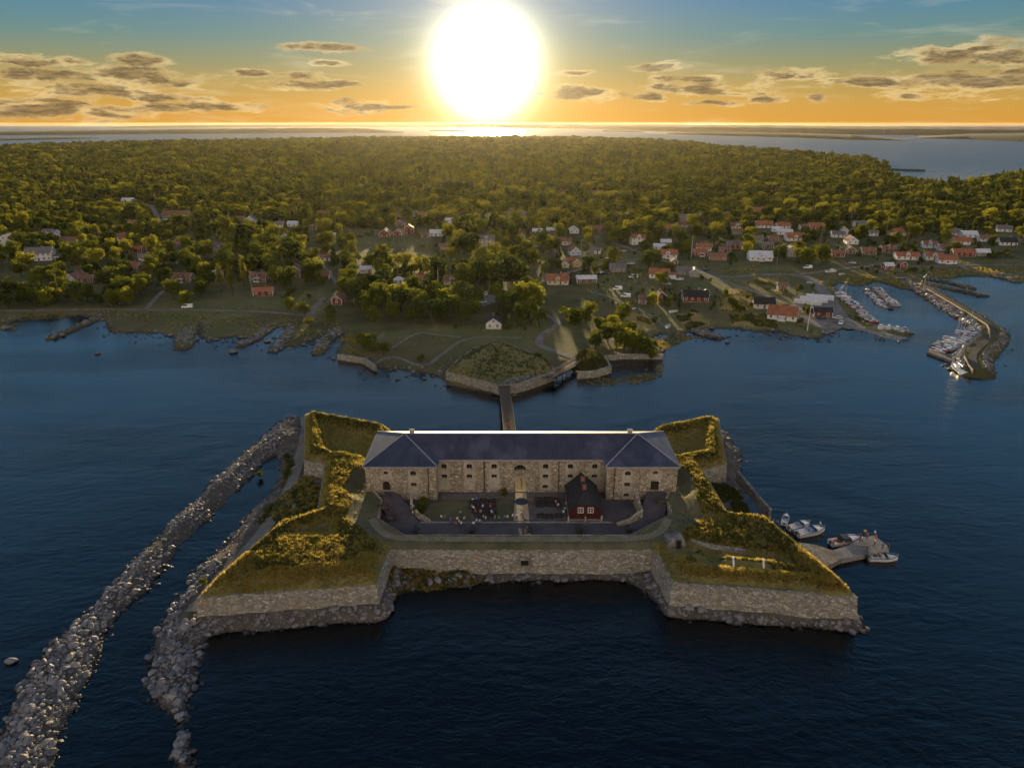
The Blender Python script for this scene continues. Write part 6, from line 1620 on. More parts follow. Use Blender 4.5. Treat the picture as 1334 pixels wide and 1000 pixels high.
for px, py, h_, lab in POLES:
    p = P(px, py, 2); z_ = lz(p.x, p.y)
    t = empty('flagpole' if 'flag' in lab else 'utility_pole', (p.x, p.y, z_), 0, lab, 'pole', None if 'flag' in lab else 'utility poles')
    MB().tube((0, 0, -.3), (0, 0, h_), .17, .10, 8).build('shaft', [MAT['white_wood'] if 'flag' in lab or 'pale' in lab else MAT['pole_wood']], t)
    if 'flag' in lab: MB().tube((0, 0, h_), (0, 0, h_ + .25), .16, .05, 8).build('finial', [MAT['cream_wood']], t)
    else:
        MB().box(-.8, .8, -.07, .07, h_ - 1.0, h_ - .85).build('crossarm', [MAT['pole_wood']], t)
        for x_ in (-.65, .65): MB().tube((x_, 0, h_ - .85), (x_, 0, h_ - .6), .07, n=6).build('insulator', [MAT['white_wood']], t)

# ------------------------------------------------------------------ trees
def crown_mesh(name, seed, lobes, r0, h0, nq, q, mat, squash=.85, taper=0.0, rr=(.32, .5)):
    """leaf clumps spread through overlapping lobes: r0 crown radius, h0 crown height"""
    g = np.random.default_rng(seed)
    C_ = []
    for k in range(lobes):
        a = g.uniform(0, 6.28); t_ = g.uniform(0, 1); rad = r0 * (.62 * math.sqrt(g.uniform(0, 1))) * (1 - taper * t_)
        C_.append((rad * math.cos(a), rad * math.sin(a), h0 * (.12 + .76 * t_), r0 * g.uniform(*rr) * (1 - taper * .75 * t_) * (1.15 - .35 * abs(t_ - .4))))
    C_ = np.array(C_); w_ = C_[:, 3] ** 2; pick = g.choice(len(C_), nq, p=w_ / w_.sum())
    d = g.normal(size=(nq, 3)); d[:, 2] += .25; d /= np.linalg.norm(d, axis=1)[:, None]
    cen = C_[pick, :3] + d * C_[pick, 3][:, None] * g.uniform(.62, 1.06, nq)[:, None] * np.array([1, 1, squash])
    nrm = d + g.normal(size=(nq, 3)) * .55; nrm /= np.linalg.norm(nrm, axis=1)[:, None]
    up = g.normal(size=(nq, 3)); u = np.cross(nrm, up); u /= np.linalg.norm(u, axis=1)[:, None]; v_ = np.cross(nrm, u)
    s = q * g.uniform(.55, 1.25, nq)[:, None]
    V = np.stack([cen - u * s, cen + v_ * s * .62, cen + u * s, cen - v_ * s * .62], 1).reshape(-1, 3)
    return np_mesh(name, V, np.arange(nq * 4).reshape(-1, 4), MAT[mat])
def trunk_mesh(seed, h, r, limbs, spread):
    r_ = random.Random(seed); m = MB()
    m.tube((0, 0, -.4), (.1, 0, h * .55), r, r * .65, 7); m.tube((.1, 0, h * .55), (0, .1, h * .95), r * .65, r * .3, 6)
    for k in range(limbs):
        a = 6.28 * k / limbs + r_.uniform(-.4, .4); z0 = h * r_.uniform(.38, .7)
        m.tube((.05, 0, z0), (spread * math.cos(a), spread * math.sin(a), z0 + h * r_.uniform(.18, .4)), r * .42, r * .12, 5)
    return m.mesh('trunk', [MAT['bark']])
TREE = {}   # kind -> list of (crown, trunk); unit crowns are about 10 m tall trees
def add_kind(kind, n, **k):
    TREE[kind] = []
    for s in range(n):
        seed = hash_(kind) + s
        cm = crown_mesh('crown', seed, k['lobes'], k['r'], k['h'], k['nq'], k['q'], k['mat'], k.get('squash', .85), k.get('taper', 0), k.get('rr', (.32, .5)))
        V = np.empty(len(cm.vertices) * 3, np.float32); cm.vertices.foreach_get('co', V); V = V.reshape(-1, 3); V[:, 2] += k['base']; cm.vertices.foreach_set('co', V.ravel()); cm.update()
        TREE[kind].append((cm, trunk_mesh(seed, k['base'] + k['h'] * .75, k.get('tr', .28), k.get('limbs', 5), k['r'] * .55)))
def hash_(s): return sum(ord(c) * (i + 3) for i, c in enumerate(s)) % 9973
add_kind('broadleaf', 4, lobes=16, r=4.2, h=7.2, nq=1000, q=.50, mat='leaf', base=2.2)
add_kind('dark broadleaf', 3, lobes=14, r=4.0, h=7.6, nq=1000, q=.48, mat='leaf_dark', base=2.0)
add_kind('golden-green', 2, lobes=14, r=4.0, h=6.6, nq=950, q=.46, mat='leaf_sunlit', base=1.8)  # crowns made to look sunlit by their leaf colour
add_kind('poplar', 2, lobes=26, r=1.12, h=9.0, nq=900, q=.27, mat='leaf_sunlit', base=.9, taper=.5, rr=(.42, .6), limbs=6)
add_kind('conifer', 2, lobes=22, r=2.7, h=8.6, nq=850, q=.42, mat='leaf_dark', base=1.0, taper=.85, rr=(.3, .45), squash=.6)
add_kind('bush', 3, lobes=9, r=4.6, h=6.4, nq=700, q=.62, mat='leaf', base=.2, limbs=4)
KNAME = {'broadleaf': 'broadleaf_tree', 'dark broadleaf': 'broadleaf_tree', 'golden-green': 'broadleaf_tree', 'poplar': 'poplar_tree', 'conifer': 'conifer_tree', 'bush': 'bush'}
T = []      # x, y, height, kind
HAND = [(289, 380, 17, 'poplar'), (303, 384, 18, 'poplar'), (319, 374, 21, 'poplar'), (75, 391, 9, 'golden-green'), (147, 397, 11, 'golden-green'), (163, 397, 12, 'golden-green'), (243, 398, 10, 'golden-green'), (262, 386, 9, 'broadleaf'), (359, 370, 12, 'golden-green'),
        (378, 404, 9, 'golden-green'), (397, 409, 5, 'bush'), (432, 411, 4, 'bush'), (455, 376, 12, 'broadleaf'), (480, 405, 12, 'broadleaf'), (497, 400, 14, 'broadleaf'), (512, 412, 10, 'golden-green'), (522, 398, 14, 'golden-green'), (540, 405, 13, 'broadleaf'), (553, 415, 12, 'broadleaf'), (562, 398, 14, 'broadleaf'),
        (578, 406, 14, 'golden-green'), (592, 413, 12, 'broadleaf'), (603, 399, 13, 'broadleaf'), (536, 420, 10, 'broadleaf'), (487, 417, 9, 'golden-green'), (571, 420, 12, 'broadleaf'), (608, 418, 9, 'broadleaf'), (618, 408, 9, 'golden-green'), (470, 388, 12, 'broadleaf'), (500, 352, 17, 'broadleaf'), (520, 362, 9, 'broadleaf'), (540, 357, 8, 'golden-green'),
        (558, 360, 9, 'golden-green'), (575, 362, 9, 'broadleaf'), (600, 378, 11, 'broadleaf'), (612, 377, 15, 'broadleaf'), (626, 375, 18, 'dark broadleaf'), (640, 377, 17, 'broadleaf'), (654, 375, 17, 'dark broadleaf'), (632, 362, 18, 'broadleaf'), (650, 362, 16, 'broadleaf'), (665, 366, 17, 'dark broadleaf'), (676, 372, 14, 'broadleaf'),
        (672, 398, 13, 'golden-green'), (686, 400, 15, 'golden-green'), (697, 402, 14, 'golden-green'), (665, 408, 12, 'dark broadleaf'), (690, 415, 12, 'golden-green'), (678, 424, 11, 'broadleaf'), (702, 424, 9, 'broadleaf'), (657, 402, 10, 'broadleaf'), (693, 388, 12, 'broadleaf'), (768, 414, 10, 'golden-green'), (764, 420, 8, 'broadleaf'),
        (742, 420, 8, 'bush'), (782, 434, 9, 'broadleaf'), (792, 443, 10, 'broadleaf'), (803, 448, 11, 'broadleaf'), (813, 454, 11, 'golden-green'), (824, 456, 10, 'golden-green'), (836, 451, 9, 'broadleaf'), (846, 459, 7, 'bush'), (799, 429, 9, 'golden-green'), (818, 440, 9, 'broadleaf'), (850, 398, 9, 'golden-green'), (811, 420, 7, 'bush'), (775, 452, 6, 'bush'),
        (481, 452, 7, 'bush'), (500, 460, 4, 'bush'), (548, 470, 3, 'bush'), (700, 468, 3, 'bush'), (1041, 343, 12, 'golden-green'), (1052, 347, 13, 'broadleaf'), (1069, 346, 15, 'broadleaf'), (972, 335, 12, 'golden-green'), (1014, 334, 11, 'broadleaf'), (1162, 322, 13, 'broadleaf'), (1154, 322, 11, 'broadleaf'), (845, 352, 15, 'dark broadleaf'), (852, 348, 13, 'dark broadleaf'),
        (862, 374, 10, 'golden-green'), (1293, 318, 9, 'broadleaf'), (870, 354, 9, 'broadleaf'), (1230, 318, 8, 'bush'), (1225, 300, 12, 'golden-green'), (1330, 312, 12, 'golden-green'), (1187, 236.5, 15, 'dark broadleaf'), (1178, 237, 12, 'dark broadleaf'), (1200, 238, 14, 'dark broadleaf'), (1192, 238, 14, 'dark broadleaf')]
for px, py, h_, k in HAND:
    p = P(px, py, 2.0); T.append((p.x, p.y, h_, k))
hx = np.array([h[0] for h in HOUSES]); hy = np.array([h[1] for h in HOUSES]); hrad = np.array([h[2] for h in HOUSES])
pop = [(t[0], t[1]) for t in T if t[3] == 'poplar']          # the poplars stand free too
hx = np.append(hx, [q[0] for q in pop] * 2); hy = np.append(hy, [q[1] for q in pop] + [q[1] + 14 for q in pop]); hrad = np.append(hrad, [4.5] * len(pop) + [6] * len(pop))
ROADW = [[P2(*p, 1.8) for p in pl] for _, pl, _ in ROADS_PX]
def placeable(x, y, margin=3.0):
    d = land_z(x, y, True)[1]
    ok = d > 5
    for i in range(0, len(x), 4000):
        s_ = slice(i, i + 4000)
        dist = np.hypot(x[s_, None] - hx[None], (y[s_, None] - hy[None]))
        ok[s_] &= (dist > hrad[None] + margin).all(1)
        # keep the view of each front open
        frontal = (np.abs(x[s_, None] / y[s_, None] - (hx / hy)[None]) * y[s_, None] < hrad[None] * 1.05) & (y[s_, None] < hy[None]) & (y[s_, None] > (hy - 34)[None])
        ok[s_] &= ~frontal.any(1)
    for r_ in ROADW: ok &= dist_line(x, y, r_) > 5
    return ok
# village and near forest: jittered grid
st = 8.2
GX, GY = np.meshgrid(np.arange(-760, 760, st), np.arange(285, 760, st)); x = (GX + rng.uniform(-3.6, 3.6, GX.shape)).ravel(); y = (GY + rng.uniform(-3.6, 3.6, GX.shape)).ravel()
ok = np.abs(x) < y * .93; x, y = x[ok], y[ok]
ok = placeable(x, y)
fld = np.zeros(len(x), bool)
for f in FIELDS: fld |= sdf_poly(x, y, f) > -2
pxx = 667 + FPX * x / (y * math.cos(TH) + 83 * math.sin(TH))
clus = vnoise(x, y, 48, 71, 3)
village = np.clip((640 - y) / 140, 0, 1)
pr = np.where(pxx > 850, .95 - .76 * village, .95 - .44 * village) + .75 * clus * village
pr = np.where((pxx < 300) & (y > 400), np.maximum(pr, .46), pr)
ok &= ~fld & (rng.random(len(x)) < pr)
x, y = x[ok], y[ok]
for a, b in zip(x, y):
    h_ = random.gauss(10.5, 2.2); k = random.choices(['broadleaf', 'dark broadleaf', 'golden-green', 'conifer', 'bush'], [5, 4, 2, .5, .9])[0]
    T.append((a, b, max(5, h_) if k != 'bush' else random.uniform(3, 6), k))
# size on the picture decides which trees become individuals
def seen(t_):
    x, y, h_, _ = t_
    u, v_ = to_px(x, y, 3)
    return h_ / math.hypot(y, 80) if -10 < u < 1344 else 0
T.sort(key=seen, reverse=True)
near_t, far_t = T[:300], T[300:]
used_lab = {}
def rel(x, y, u, v_):
    """where a tree stands, told by the nearest house in view"""
    i = int(np.argmin(np.hypot(hx - x, hy - y)[:len(HOUSES)])); hl = HOUSES[i][3]
    du, dv = u - HOUSES[i][4], v_ - HOUSES[i][5]
    side_ = ('left of' if du < 0 else 'right of') if abs(du) > abs(dv) * 1.3 else ('behind' if dv < 0 else 'in front of')
    return f'{side_} the {hl}'
for x, y, h_, k in near_t:
    c_, t_ = TREE[k][random.randrange(len(TREE[k]))]
    s = h_ / (10.0 if k != 'bush' else 6.6)
    z_ = lz(x, y)
    u, v_ = to_px(x, y, z_)
    if y < 262: z_ = max(z_, 1.0)
    size_w = 'tall' if h_ > 12.5 else 'small' if h_ < 7 else 'mid-sized'
    if k == 'poplar': lab = ['tallest', 'left', 'middle'][0 if h_ > 20 else 1 if u < 296 else 2] + ' of the three slender poplars on the left shore'
    else:
        word = {'broadleaf': 'green tree', 'dark broadleaf': 'dark tree', 'golden-green': 'gold-lit tree', 'conifer': 'pointed conifer', 'bush': 'bush'}[k]
        where = rel(x, y, u, v_)
        w_ = (f'{size_w} {word} {where}').split()
        shape_ = ['broad', 'slim', 'full', 'uneven'][int(abs(x * 7 + y * 3)) % 4] if False else ''
        lab = ' '.join(w_[:16]); lab = lab[:-3] if lab.endswith(' of') else lab
        while lab.split()[-1] in ('the', 'of', 'and', 'with', 'in', 'at', 'a', 'on', 'above', 'below', 'behind', 'by', 'beside', 'right', 'left', 'its', 'deep', 'far', 'to', 'two', 'three'): lab = ' '.join(lab.split()[:-1])
    sc = (s * random.uniform(.9, 1.15), s * random.uniform(.9, 1.15), s)
    e = empty(KNAME[k], (x, y, z_ - .1), random.uniform(0, 6.28), lab, 'bush' if k == 'bush' else 'tree', 'trees of the village and shore' if k != 'bush' else 'bushes of the village and shore')
    e.scale = sc
    mobj('trunk', t_, e); mobj('crown', c_, e)
protos = []; pk_of = {}
for k, lst in TREE.items():
    pk_of[k] = []
    for c_, t_ in lst:
        bm = bmesh.new(); bm.from_mesh(c_); bm.from_mesh(t_); me = bpy.data.meshes.new('tree'); 
        nC_ = len(c_.polygons); bm.faces.ensure_lookup_table()
        for i, f in enumerate(bm.faces): f.material_index = 0 if i < nC_ else 1
        bm.to_mesh(me); bm.free(); me.materials.append(c_.materials[0]); me.materials.append(MAT['bark'])
        pk_of[k].append(len(protos)); protos.append(proto_obj('tree', me))
fx = np.array([t[0] for t in far_t]); fy = np.array([t[1] for t in far_t]); fh = np.array([t[2] for t in far_t]); fi = [random.choice(pk_of[t[3]]) for t in far_t]
fs = np.array([t[2] / (10.0 if t[3] != 'bush' else 6.6) for t in far_t])
scatter('village_trees', np.column_stack([fx, fy, land_z(fx, fy) - .1]), np.column_stack([fx * 0, fx * 0, rng.uniform(0, 6.28, len(fx))]), np.column_stack([fs * rng.uniform(.9, 1.15, len(fx)), fs * rng.uniform(.9, 1.15, len(fx)), fs]), fi, protos, 'smaller and farther trees of the village and forest edge')
# low garden shrubs and hedges round the houses
gx_, gy_ = [], []
for (hx_, hy_, hr_, lab_, u_, v_) in HOUSES:
    for k in range(16):
        a_ = random.uniform(0, 6.28); q_ = hr_ + random.uniform(3, 17); gx_.append(hx_ + q_ * math.cos(a_)); gy_.append(hy_ + q_ * math.sin(a_))
    if random.random() < .8:       # a clipped hedge along one side of the plot
        a_ = random.choice((0, math.pi / 2, math.pi)) + random.uniform(-.2, .2); c_ = Vector((hx_ + (hr_ + 9) * math.cos(a_), hy_ + (hr_ + 9) * math.sin(a_))); d_ = Vector((-math.sin(a_), math.cos(a_)))
        for k in range(14): gx_.append(c_.x + d_.x * (k - 7) * 1.3); gy_.append(c_.y + d_.y * (k - 7) * 1.3)
gx_, gy_ = np.array(gx_), np.array(gy_)
ok = placeable(gx_, gy_, 1.0) & (gy_ < 760)
gx_, gy_ = gx_[ok], gy_[ok]; gs_ = rng.uniform(.16, .42, len(gx_))
scatter('garden_shrubs', np.column_stack([gx_, gy_, land_z(gx_, gy_) - .05]), np.column_stack([gx_ * 0, gx_ * 0, rng.uniform(0, 6.28, len(gx_))]), np.column_stack([gs_ * .8, gs_ * .8, gs_]), [random.choice(pk_of['bush']) for _ in gx_], protos, 'low shrubs and hedges in the gardens')
# forest proper
def forest_band(name, y0, y1, st, scale, label):
    GX, GY = np.meshgrid(np.arange(-y1 * .95, y1 * .95, st), np.arange(y0, y1, st)); x = (GX + rng.uniform(-.45, .45, GX.shape) * st).ravel(); y = (GY + rng.uniform(-.45, .45, GX.shape) * st).ravel()
    ok = (np.abs(x) < y * .93); x, y = x[ok], y[ok]
    ok = placeable(x, y, 4) if y0 < 1400 else (land_z(x, y, True)[1] > 12)
    clear = vnoise(x, y, 120, 77, 3)
    ok &= ~((clear > .42) & (rng.random(len(x)) < .7))
    x, y = x[ok], y[ok]
    s = np.clip(rng.normal(1.06, .28, len(x)) + .3 * vnoise(x, y, 60, 78, 2), .6, 1.7) * scale
    kinds = rng.choice(['broadleaf', 'dark broadleaf', 'golden-green', 'conifer'], len(x), p=[.36, .42, .08, .14])
    idx = [random.choice(pk_of[k]) for k in kinds]
    wid = s * rng.uniform(.9, 1.2, len(x)) * (1.0 if scale < 1.2 else 1.5)
    scatter(name, np.column_stack([x, y, land_z(x, y) - .2]), np.column_stack([x * 0, x * 0, rng.uniform(0, 6.28, len(x))]), np.column_stack([wid, wid, s * (1 if scale < 1.2 else .82)]), idx, protos, label)
forest_band('forest', 760, 1500, 8.6, 1.1, 'dense mixed forest behind the village')
forest_band('far_forest', 1500, 4300, 17.0, 1.45, 'unbroken far forest reaching to the strait')
# ------------------------------------------------------------------ boats
def hull_rings(L, W, H, n=9, bow=.5, draft=.45):
    """closed sections from stern (x<0) to bow (x>0)"""
    rings = []
    for i in range(n):
        t_ = i / (n - 1); x = -L / 2 + L * t_
        w = W / 2 * (.92 + .10 * t_ if t_ < bow else max(.02, (1 - ((t_ - bow) / (1 - bow)) ** 1.9)) * 1.0)
        w = min(w, W / 2); sh = H * (1 + .28 * t_ ** 2); k = draft * (1 - .75 * max(0, t_ - .55) / .45)
        rings.append([(x, -w, sh), (x, -w * .86, 0.05), (x, -w * .35, -k * .7), (x, 0, -k), (x, w * .35, -k * .7), (x, w * .86, .05), (x, w, sh)])
    return rings
def open_loft(mb, rings):
    n = len(rings[0]); v = [p for r in rings for p in r]
    mb.add(v, [(k * n + i, k * n + i + 1, (k + 1) * n + i + 1, (k + 1) * n + i) for k in range(len(rings) - 1) for i in range(n - 1)] + [tuple(range(n))])
def deck_strip(mb, rings, z_off, a, b, inset=.04):
    """deck between sections a..b"""
    v = []
    for r in rings[a:b + 1]:
        w = max(.01, abs(r[0][1]) - inset); v += [(r[0][0], -w, r[0][2] + z_off), (r[0][0], w, r[0][2] + z_off)]
    m = len(v) // 2
    mb.add(v, [(2 * k, 2 * k + 1, 2 * k + 3, 2 * k + 2) for k in range(m - 1)])
def trapezoid(mb, x0, x1, w0, w1, z0, z1, rake0=.5, rake1=.2, inset=.15):
    lo = [(x0, -w0, z0), (x1, -w1, z0), (x1, w1, z0), (x0, w0, z0)]; hi = [(x0 + rake1, -w0 + inset, z1), (x1 - rake0, -w1 + inset, z1), (x1 - rake0, w1 - inset, z1), (x0 + rake1, w0 - inset, z1)]
    mb.add(lo + hi, [(3, 2, 1, 0), (4, 5, 6, 7), (0, 1, 5, 4), (1, 2, 6, 5), (2, 3, 7, 6), (3, 0, 4, 7)])
BOATMESH = {}
def boat_parts(kind):
    if kind in BOATMESH: return BOATMESH[kind]
    out_ = []
    L, W, H = {'runabout': (6.0, 2.2, .75), 'cruiser': (8.0, 2.7, .95), 'cuddy': (7.0, 2.5, .85), 'cabin': (7.0, 2.5, .9), 'sail': (9.0, 2.8, .95), 'dinghy': (4.2, 1.6, .5), 'covered': (6.4, 2.4, .8)}[kind]
    rg = hull_rings(L, W, H); h = MB(); open_loft(h, rg); out_.append(('hull', h.mesh('hull', [MAT['hull_white']], True, False), True))
    st = MB()
    for s in (0, -1):
        for a, b in zip(rg[:-1], rg[1:]): st.bar(a[s], b[s], .09, .10)
    out_.append(('rub_rail', st.mesh('rub_rail', [MAT['boat_dark'] if kind != 'cruiser' else MAT['boat_red']]), False))
    if kind in ('runabout', 'cuddy', 'cruiser', 'dinghy'):
        fl_ = MB(); deck_strip(fl_, rg, -.45 * H, 0, 5, .22); out_.append(('cockpit_floor', fl_.mesh('cockpit_floor', [MAT['teak'] if kind == 'cruiser' else MAT['deck_white']]), False))
        if kind != 'dinghy':
            dk = MB(); deck_strip(dk, rg, -.02, 4, 8); out_.append(('foredeck', dk.mesh('foredeck', [MAT['deck_white']]), False))
        gw = MB()
        for s in (-1, 1):
            for a, b in zip(rg[:5], rg[1:6]): gw.add([(a[0][0], s * abs(a[0][1]), a[0][2] - .02), (b[0][0], s * abs(b[0][1]), b[0][2] - .02), (b[0][0], s * (abs(b[0][1]) - .24), b[0][2] - .02), (a[0][0], s * (abs(a[0][1]) - .24), a[0][2] - .02), (a[0][0], s * (abs(a[0][1]) - .24), a[0][2] - .5 * H), (b[0][0], s * (abs(b[0][1]) - .24), b[0][2] - .5 * H)], [(0, 1, 2, 3), (3, 2, 5, 4)])
        out_.append(('gunwale', gw.mesh('gunwale', [MAT['deck_white']]), False))
        zf = .5 * H
        if kind != 'dinghy':
            for nm_, x_ in (('seat', -.25), ('seat', -.25)): pass
            for s in (-1, 1):
                out_.append(('seat', MB().box(-.05 * L - .25, -.05 * L + .25, s * W * .22 - .24, s * W * .22 + .24, zf, zf + .4).box(-.05 * L - .3, -.05 * L - .2, s * W * .22 - .24, s * W * .22 + .24, zf + .4, zf + .9).mesh('seat', [MAT['vinyl_seat']]), False))
            out_.append(('stern_bench', MB().box(-L * .44, -L * .36, -W * .36, W * .36, zf, zf + .42).mesh('stern_bench', [MAT['vinyl_seat']]), False))
            ws = MB(); trapezoid(ws, L * .05, L * .17, W * .38, W * .26, H * 1.05, H * 1.05 + .55, .5, .12, .08); out_.append(('windscreen', ws.mesh('windscreen', [MAT['dark_glass']]), False))
            rl_ = MB()
            for s in (0, -1):
                q = [(r[s][0], r[s][1] * .92, r[s][2] + .38) for r in rg[5:9]]
                for a, b in zip(q[:-1], q[1:]): rl_.bar(a, b, .035)
                for r, a in zip(rg[5:9], q): rl_.bar((r[s][0], r[s][1] * .92, r[s][2]), a, .035)
            out_.append(('bow_rail', rl_.mesh('bow_rail', [MAT['aluminium']]), False))
            out_.append(('outboard_engine', MB().box(-L / 2 - .5, -L / 2 - .05, -.22, .22, .65, 1.2).box(-L / 2 - .38, -L / 2 - .16, -.09, .09, -.4, .65).mesh('outboard_engine', [MAT['boat_dark']]), False))
        else:
            for x_ in (-1.2, .1, 1.1): out_.append(('thwart', MB().box(x_ - .15, x_ + .15, -W * .40, W * .40, .36, .42).mesh('thwart', [MAT['teak']]), False))
        if kind == 'cuddy':
            cb = MB(); trapezoid(cb, L * .15, L * .40, W * .33, W * .16, H * 1.05, H * 1.05 + .45, .5, .05, .10); out_.append(('cuddy', cb.mesh('cuddy', [MAT['deck_white']]), False))
            out_.append(('cockpit_cover', MB().box(-L * .12, L * .08, -W * .34, W * .34, H + .32, H + .42).mesh('cockpit_cover', [MAT['boat_blue']]), False))
        if kind == 'cruiser':
            cb = MB(); trapezoid(cb, L * .10, L * .40, W * .36, W * .15, H * 1.08, H * 1.08 + .4, .6, .05, .12); out_.append(('cabin', cb.mesh('cabin', [MAT['deck_white']]), False))
            cp = MB(); trapezoid(cp, -L * .20, L * .12, W * .42, W * .40, H * 1.02, H * 1.02 + .95, .5, .25, .16); out_.append(('canopy', cp.mesh('canopy', [MAT['boat_dark']]), False))
    else:
        dk = MB(); deck_strip(dk, rg, -.02, 0, 8); out_.append(('deck', dk.mesh('deck', [MAT['deck_white']]), False))
        if kind == 'cabin':
            cb = MB(); trapezoid(cb, -L * .12, L * .26, W * .34, W * .26, H * 1.02, H * 1.02 + .95, .6, .1, .12); out_.append(('cabin', cb.mesh('cabin', [MAT['deck_white']]), False))
            gl = MB(); trapezoid(gl, -L * .125, L * .20, W * .325, W * .275, H * 1.02 + .45, H * 1.02 + .8, .3, .06, .05); out_.append(('window', gl.mesh('window', [MAT['dark_glass']]), False))
            out_.append(('cockpit_floor', MB().box(-L * .44, -L * .15, -W * .32, W * .32, H * .98, H * 1.0).mesh('cockpit_floor', [MAT['teak']]), False))
        if kind == 'covered':
            cv = MB(); trapezoid(cv, -L * .46, L * .30, W * .46, W * .34, H * 1.0, H * 1.0 + .8, 1.0, .5, .55); out_.append(('tarpaulin', cv.mesh('tarpaulin', [MAT['canvas']]), True))
        if kind == 'sail':
            cb = MB(); trapezoid(cb, -L * .10, L * .24, W * .32, W * .20, H * 1.02, H * 1.02 + .42, .5, .1, .10); out_.append(('cabin', cb.mesh('cabin', [MAT['deck_white']]), False))
            out_.append(('mast', MB().tube((L * .10, 0, H), (L * .10, 0, 12.5), .09, .06, 6).mesh('mast', [MAT['aluminium']]), False))
            out_.append(('boom', MB().tube((L * .09, 0, H + 1.1), (-L * .34, 0, H + 1.2), .07, n=6).mesh('boom', [MAT['aluminium']]), False))
            out_.append(('furled_sail', MB().tube((L * .07, 0, H + 1.26), (-L * .32, 0, H + 1.33), .16, .10, 7).mesh('furled_sail', [MAT['boat_blue']]), False))
            sy = MB()
            for e_ in ((L * .49, 0, H * 1.2), (-L * .48, 0, H), (L * .08, W * .46, H), (L * .08, -W * .46, H)): sy.bar((L * .10, 0, 12.2), e_, .025)
            out_.append(('stay', sy.mesh('stay', [MAT['aluminium']]), False))
    BOATMESH[kind] = out_
    return out_
BOATPROTO = {}
def boat(kind, x, y, rz, label, group=None, col=(1, 1, 1), scale=1.0, name=None):
    nm = name or {'runabout': 'motorboat', 'cruiser': 'motor_cruiser', 'cuddy': 'motorboat', 'cabin': 'cabin_boat', 'sail': 'sailing_boat', 'dinghy': 'rowing_boat', 'covered': 'covered_boat'}[kind]
    t = empty(nm, (x, y, .06), rz, label, 'sailing boat' if kind == 'sail' else 'rowing boat' if kind == 'dinghy' else 'motorboat', group)
    t.scale = (scale,) * 3
    for pn, me, tint in boat_parts(kind):
        o = mobj(pn, me, t); o.color = (*col, 1)
    return t
# five boats at the fort jetty
for kind, px, py, rz, sc, lab in (('cuddy', 1023, 678, 62, .66, 'small white motorboat moored alone, nearest the fort wall'), ('cuddy', 1041, 687, 22, .84, 'white motorboat lying behind the blue-covered boat at the fort landing'), ('cuddy', 1056, 695, 16, 1.02, 'white motorboat with blue cover and a person at its bow'),
                                  ('cruiser', 1101, 707, 14, .92, 'largest white motor cruiser with dark canopy beside the concrete jetty'), ('runabout', 1150, 729, -2, 1.0, 'white open speedboat with three people off the end of the jetty')):
    p = P(px, py, 0); boat(kind, p.x, p.y, R(rz), lab, 'boats at the fort landing', scale=sc)
# harbour pontoons and berths
def pontoon(px, w, label, n=None):
    pts_ = [P2(*q, .5) for q in px]; a, b = Vector((*pts_[0], 0)), Vector((*pts_[1], 0)); L = (b - a).length; rz = math.atan2(b.y - a.y, b.x - a.x)
    t = empty('pontoon', ((a.x + b.x) / 2, (a.y + b.y) / 2, 0), rz, label, 'pontoon')
    m = MB(); n_ = int(L / .9)
    for i in range(n_): m.box(-L / 2 + L * (i + .04) / n_, -L / 2 + L * (i + .96) / n_, -w / 2, w / 2, .52, .60)
    o = m.build('deck_plank', [MAT['old_timber']], t); o['kind'] = 'stuff'
    for k in range(max(2, int(L / 6))): MB().box(-L / 2 + (k + .1) * 6, min(L / 2, -L / 2 + (k + .8) * 6), -w / 2 + .1, w / 2 - .1, -.3, .5).build('float', [MAT['concrete']], t)
    for k in range(max(2, int(L / 9))):
        for s in (-1, 1): MB().tube((-L / 2 + 2 + 9 * k, s * (w / 2 + .12), -3), (-L / 2 + 2 + 9 * k, s * (w / 2 + .12), 1.5), .11, n=6).build('mooring_post', [MAT['dark_timber']], t)
pontoon([(1132, 374), (1162, 402)], 2.2, 'wooden pontoon with boats on both sides inside the harbour')
tag(MB().prism([P2(*q, .9) for q in ((1208, 458), (1214, 455), (1246, 465), (1248, 471), (1240, 470))], -1.5, .9).build('stone_pier', [MAT['quay_stone']]), 'stone pier closing the row of boats inside the breakwater', 'pier')
ORD = ['first', 'second', 'third', 'fourth', 'fifth', 'sixth', 'seventh', 'eighth', 'ninth', 'tenth', 'eleventh', 'twelfth', 'thirteenth', 'fourteenth', 'fifteenth', 'sixteenth', 'seventeenth', 'eighteenth', 'nineteenth', 'twentieth', 'twenty-first', 'twenty-second', 'twenty-third', 'twenty-fourth']
def berth_row(pa, pb, n, rz_off, where, side, kinds, sc=(.62, .9), tail='from the shore'):
    a, b = P2(*pa), P2(*pb); d = Vector((b[0] - a[0], b[1] - a[1])); rz = math.atan2(d.y, d.x); nr = Vector((-d.y, d.x)).normalized() * side
    for k in range(n):
        t_ = (k + .5) / n; kd = random.choices(list(kinds), list(kinds.values()))[0]; s = random.uniform(*sc)
        off = random.uniform(-.5, .8)
        col = random.choice([(1, 1, 1), (1, 1, 1), (.95, .95, .9), (.9, .93, 1), (.35, .42, .6), (.55, .18, .15)]) if kd != 'covered' else random.choice([(1, 1, 1), (.5, .6, .9), (.9, .9, .85), (.6, .62, .65)])
        what = {'cabin': 'small cabin boat', 'covered': 'covered boat', 'sail': 'sailing boat', 'cuddy': 'open motorboat', 'runabout': 'open speedboat', 'dinghy': 'small rowing boat'}[kd]
        boat(kd, a[0] + d.x * t_ + nr.x * off, a[1] + d.y * t_ + nr.y * off, rz + math.pi / 2 * side + R(rz_off + random.uniform(-5, 5)), f'{what}, {ORD[k]} {tail}, {where}', 'boats berthed in the harbour', col, s)
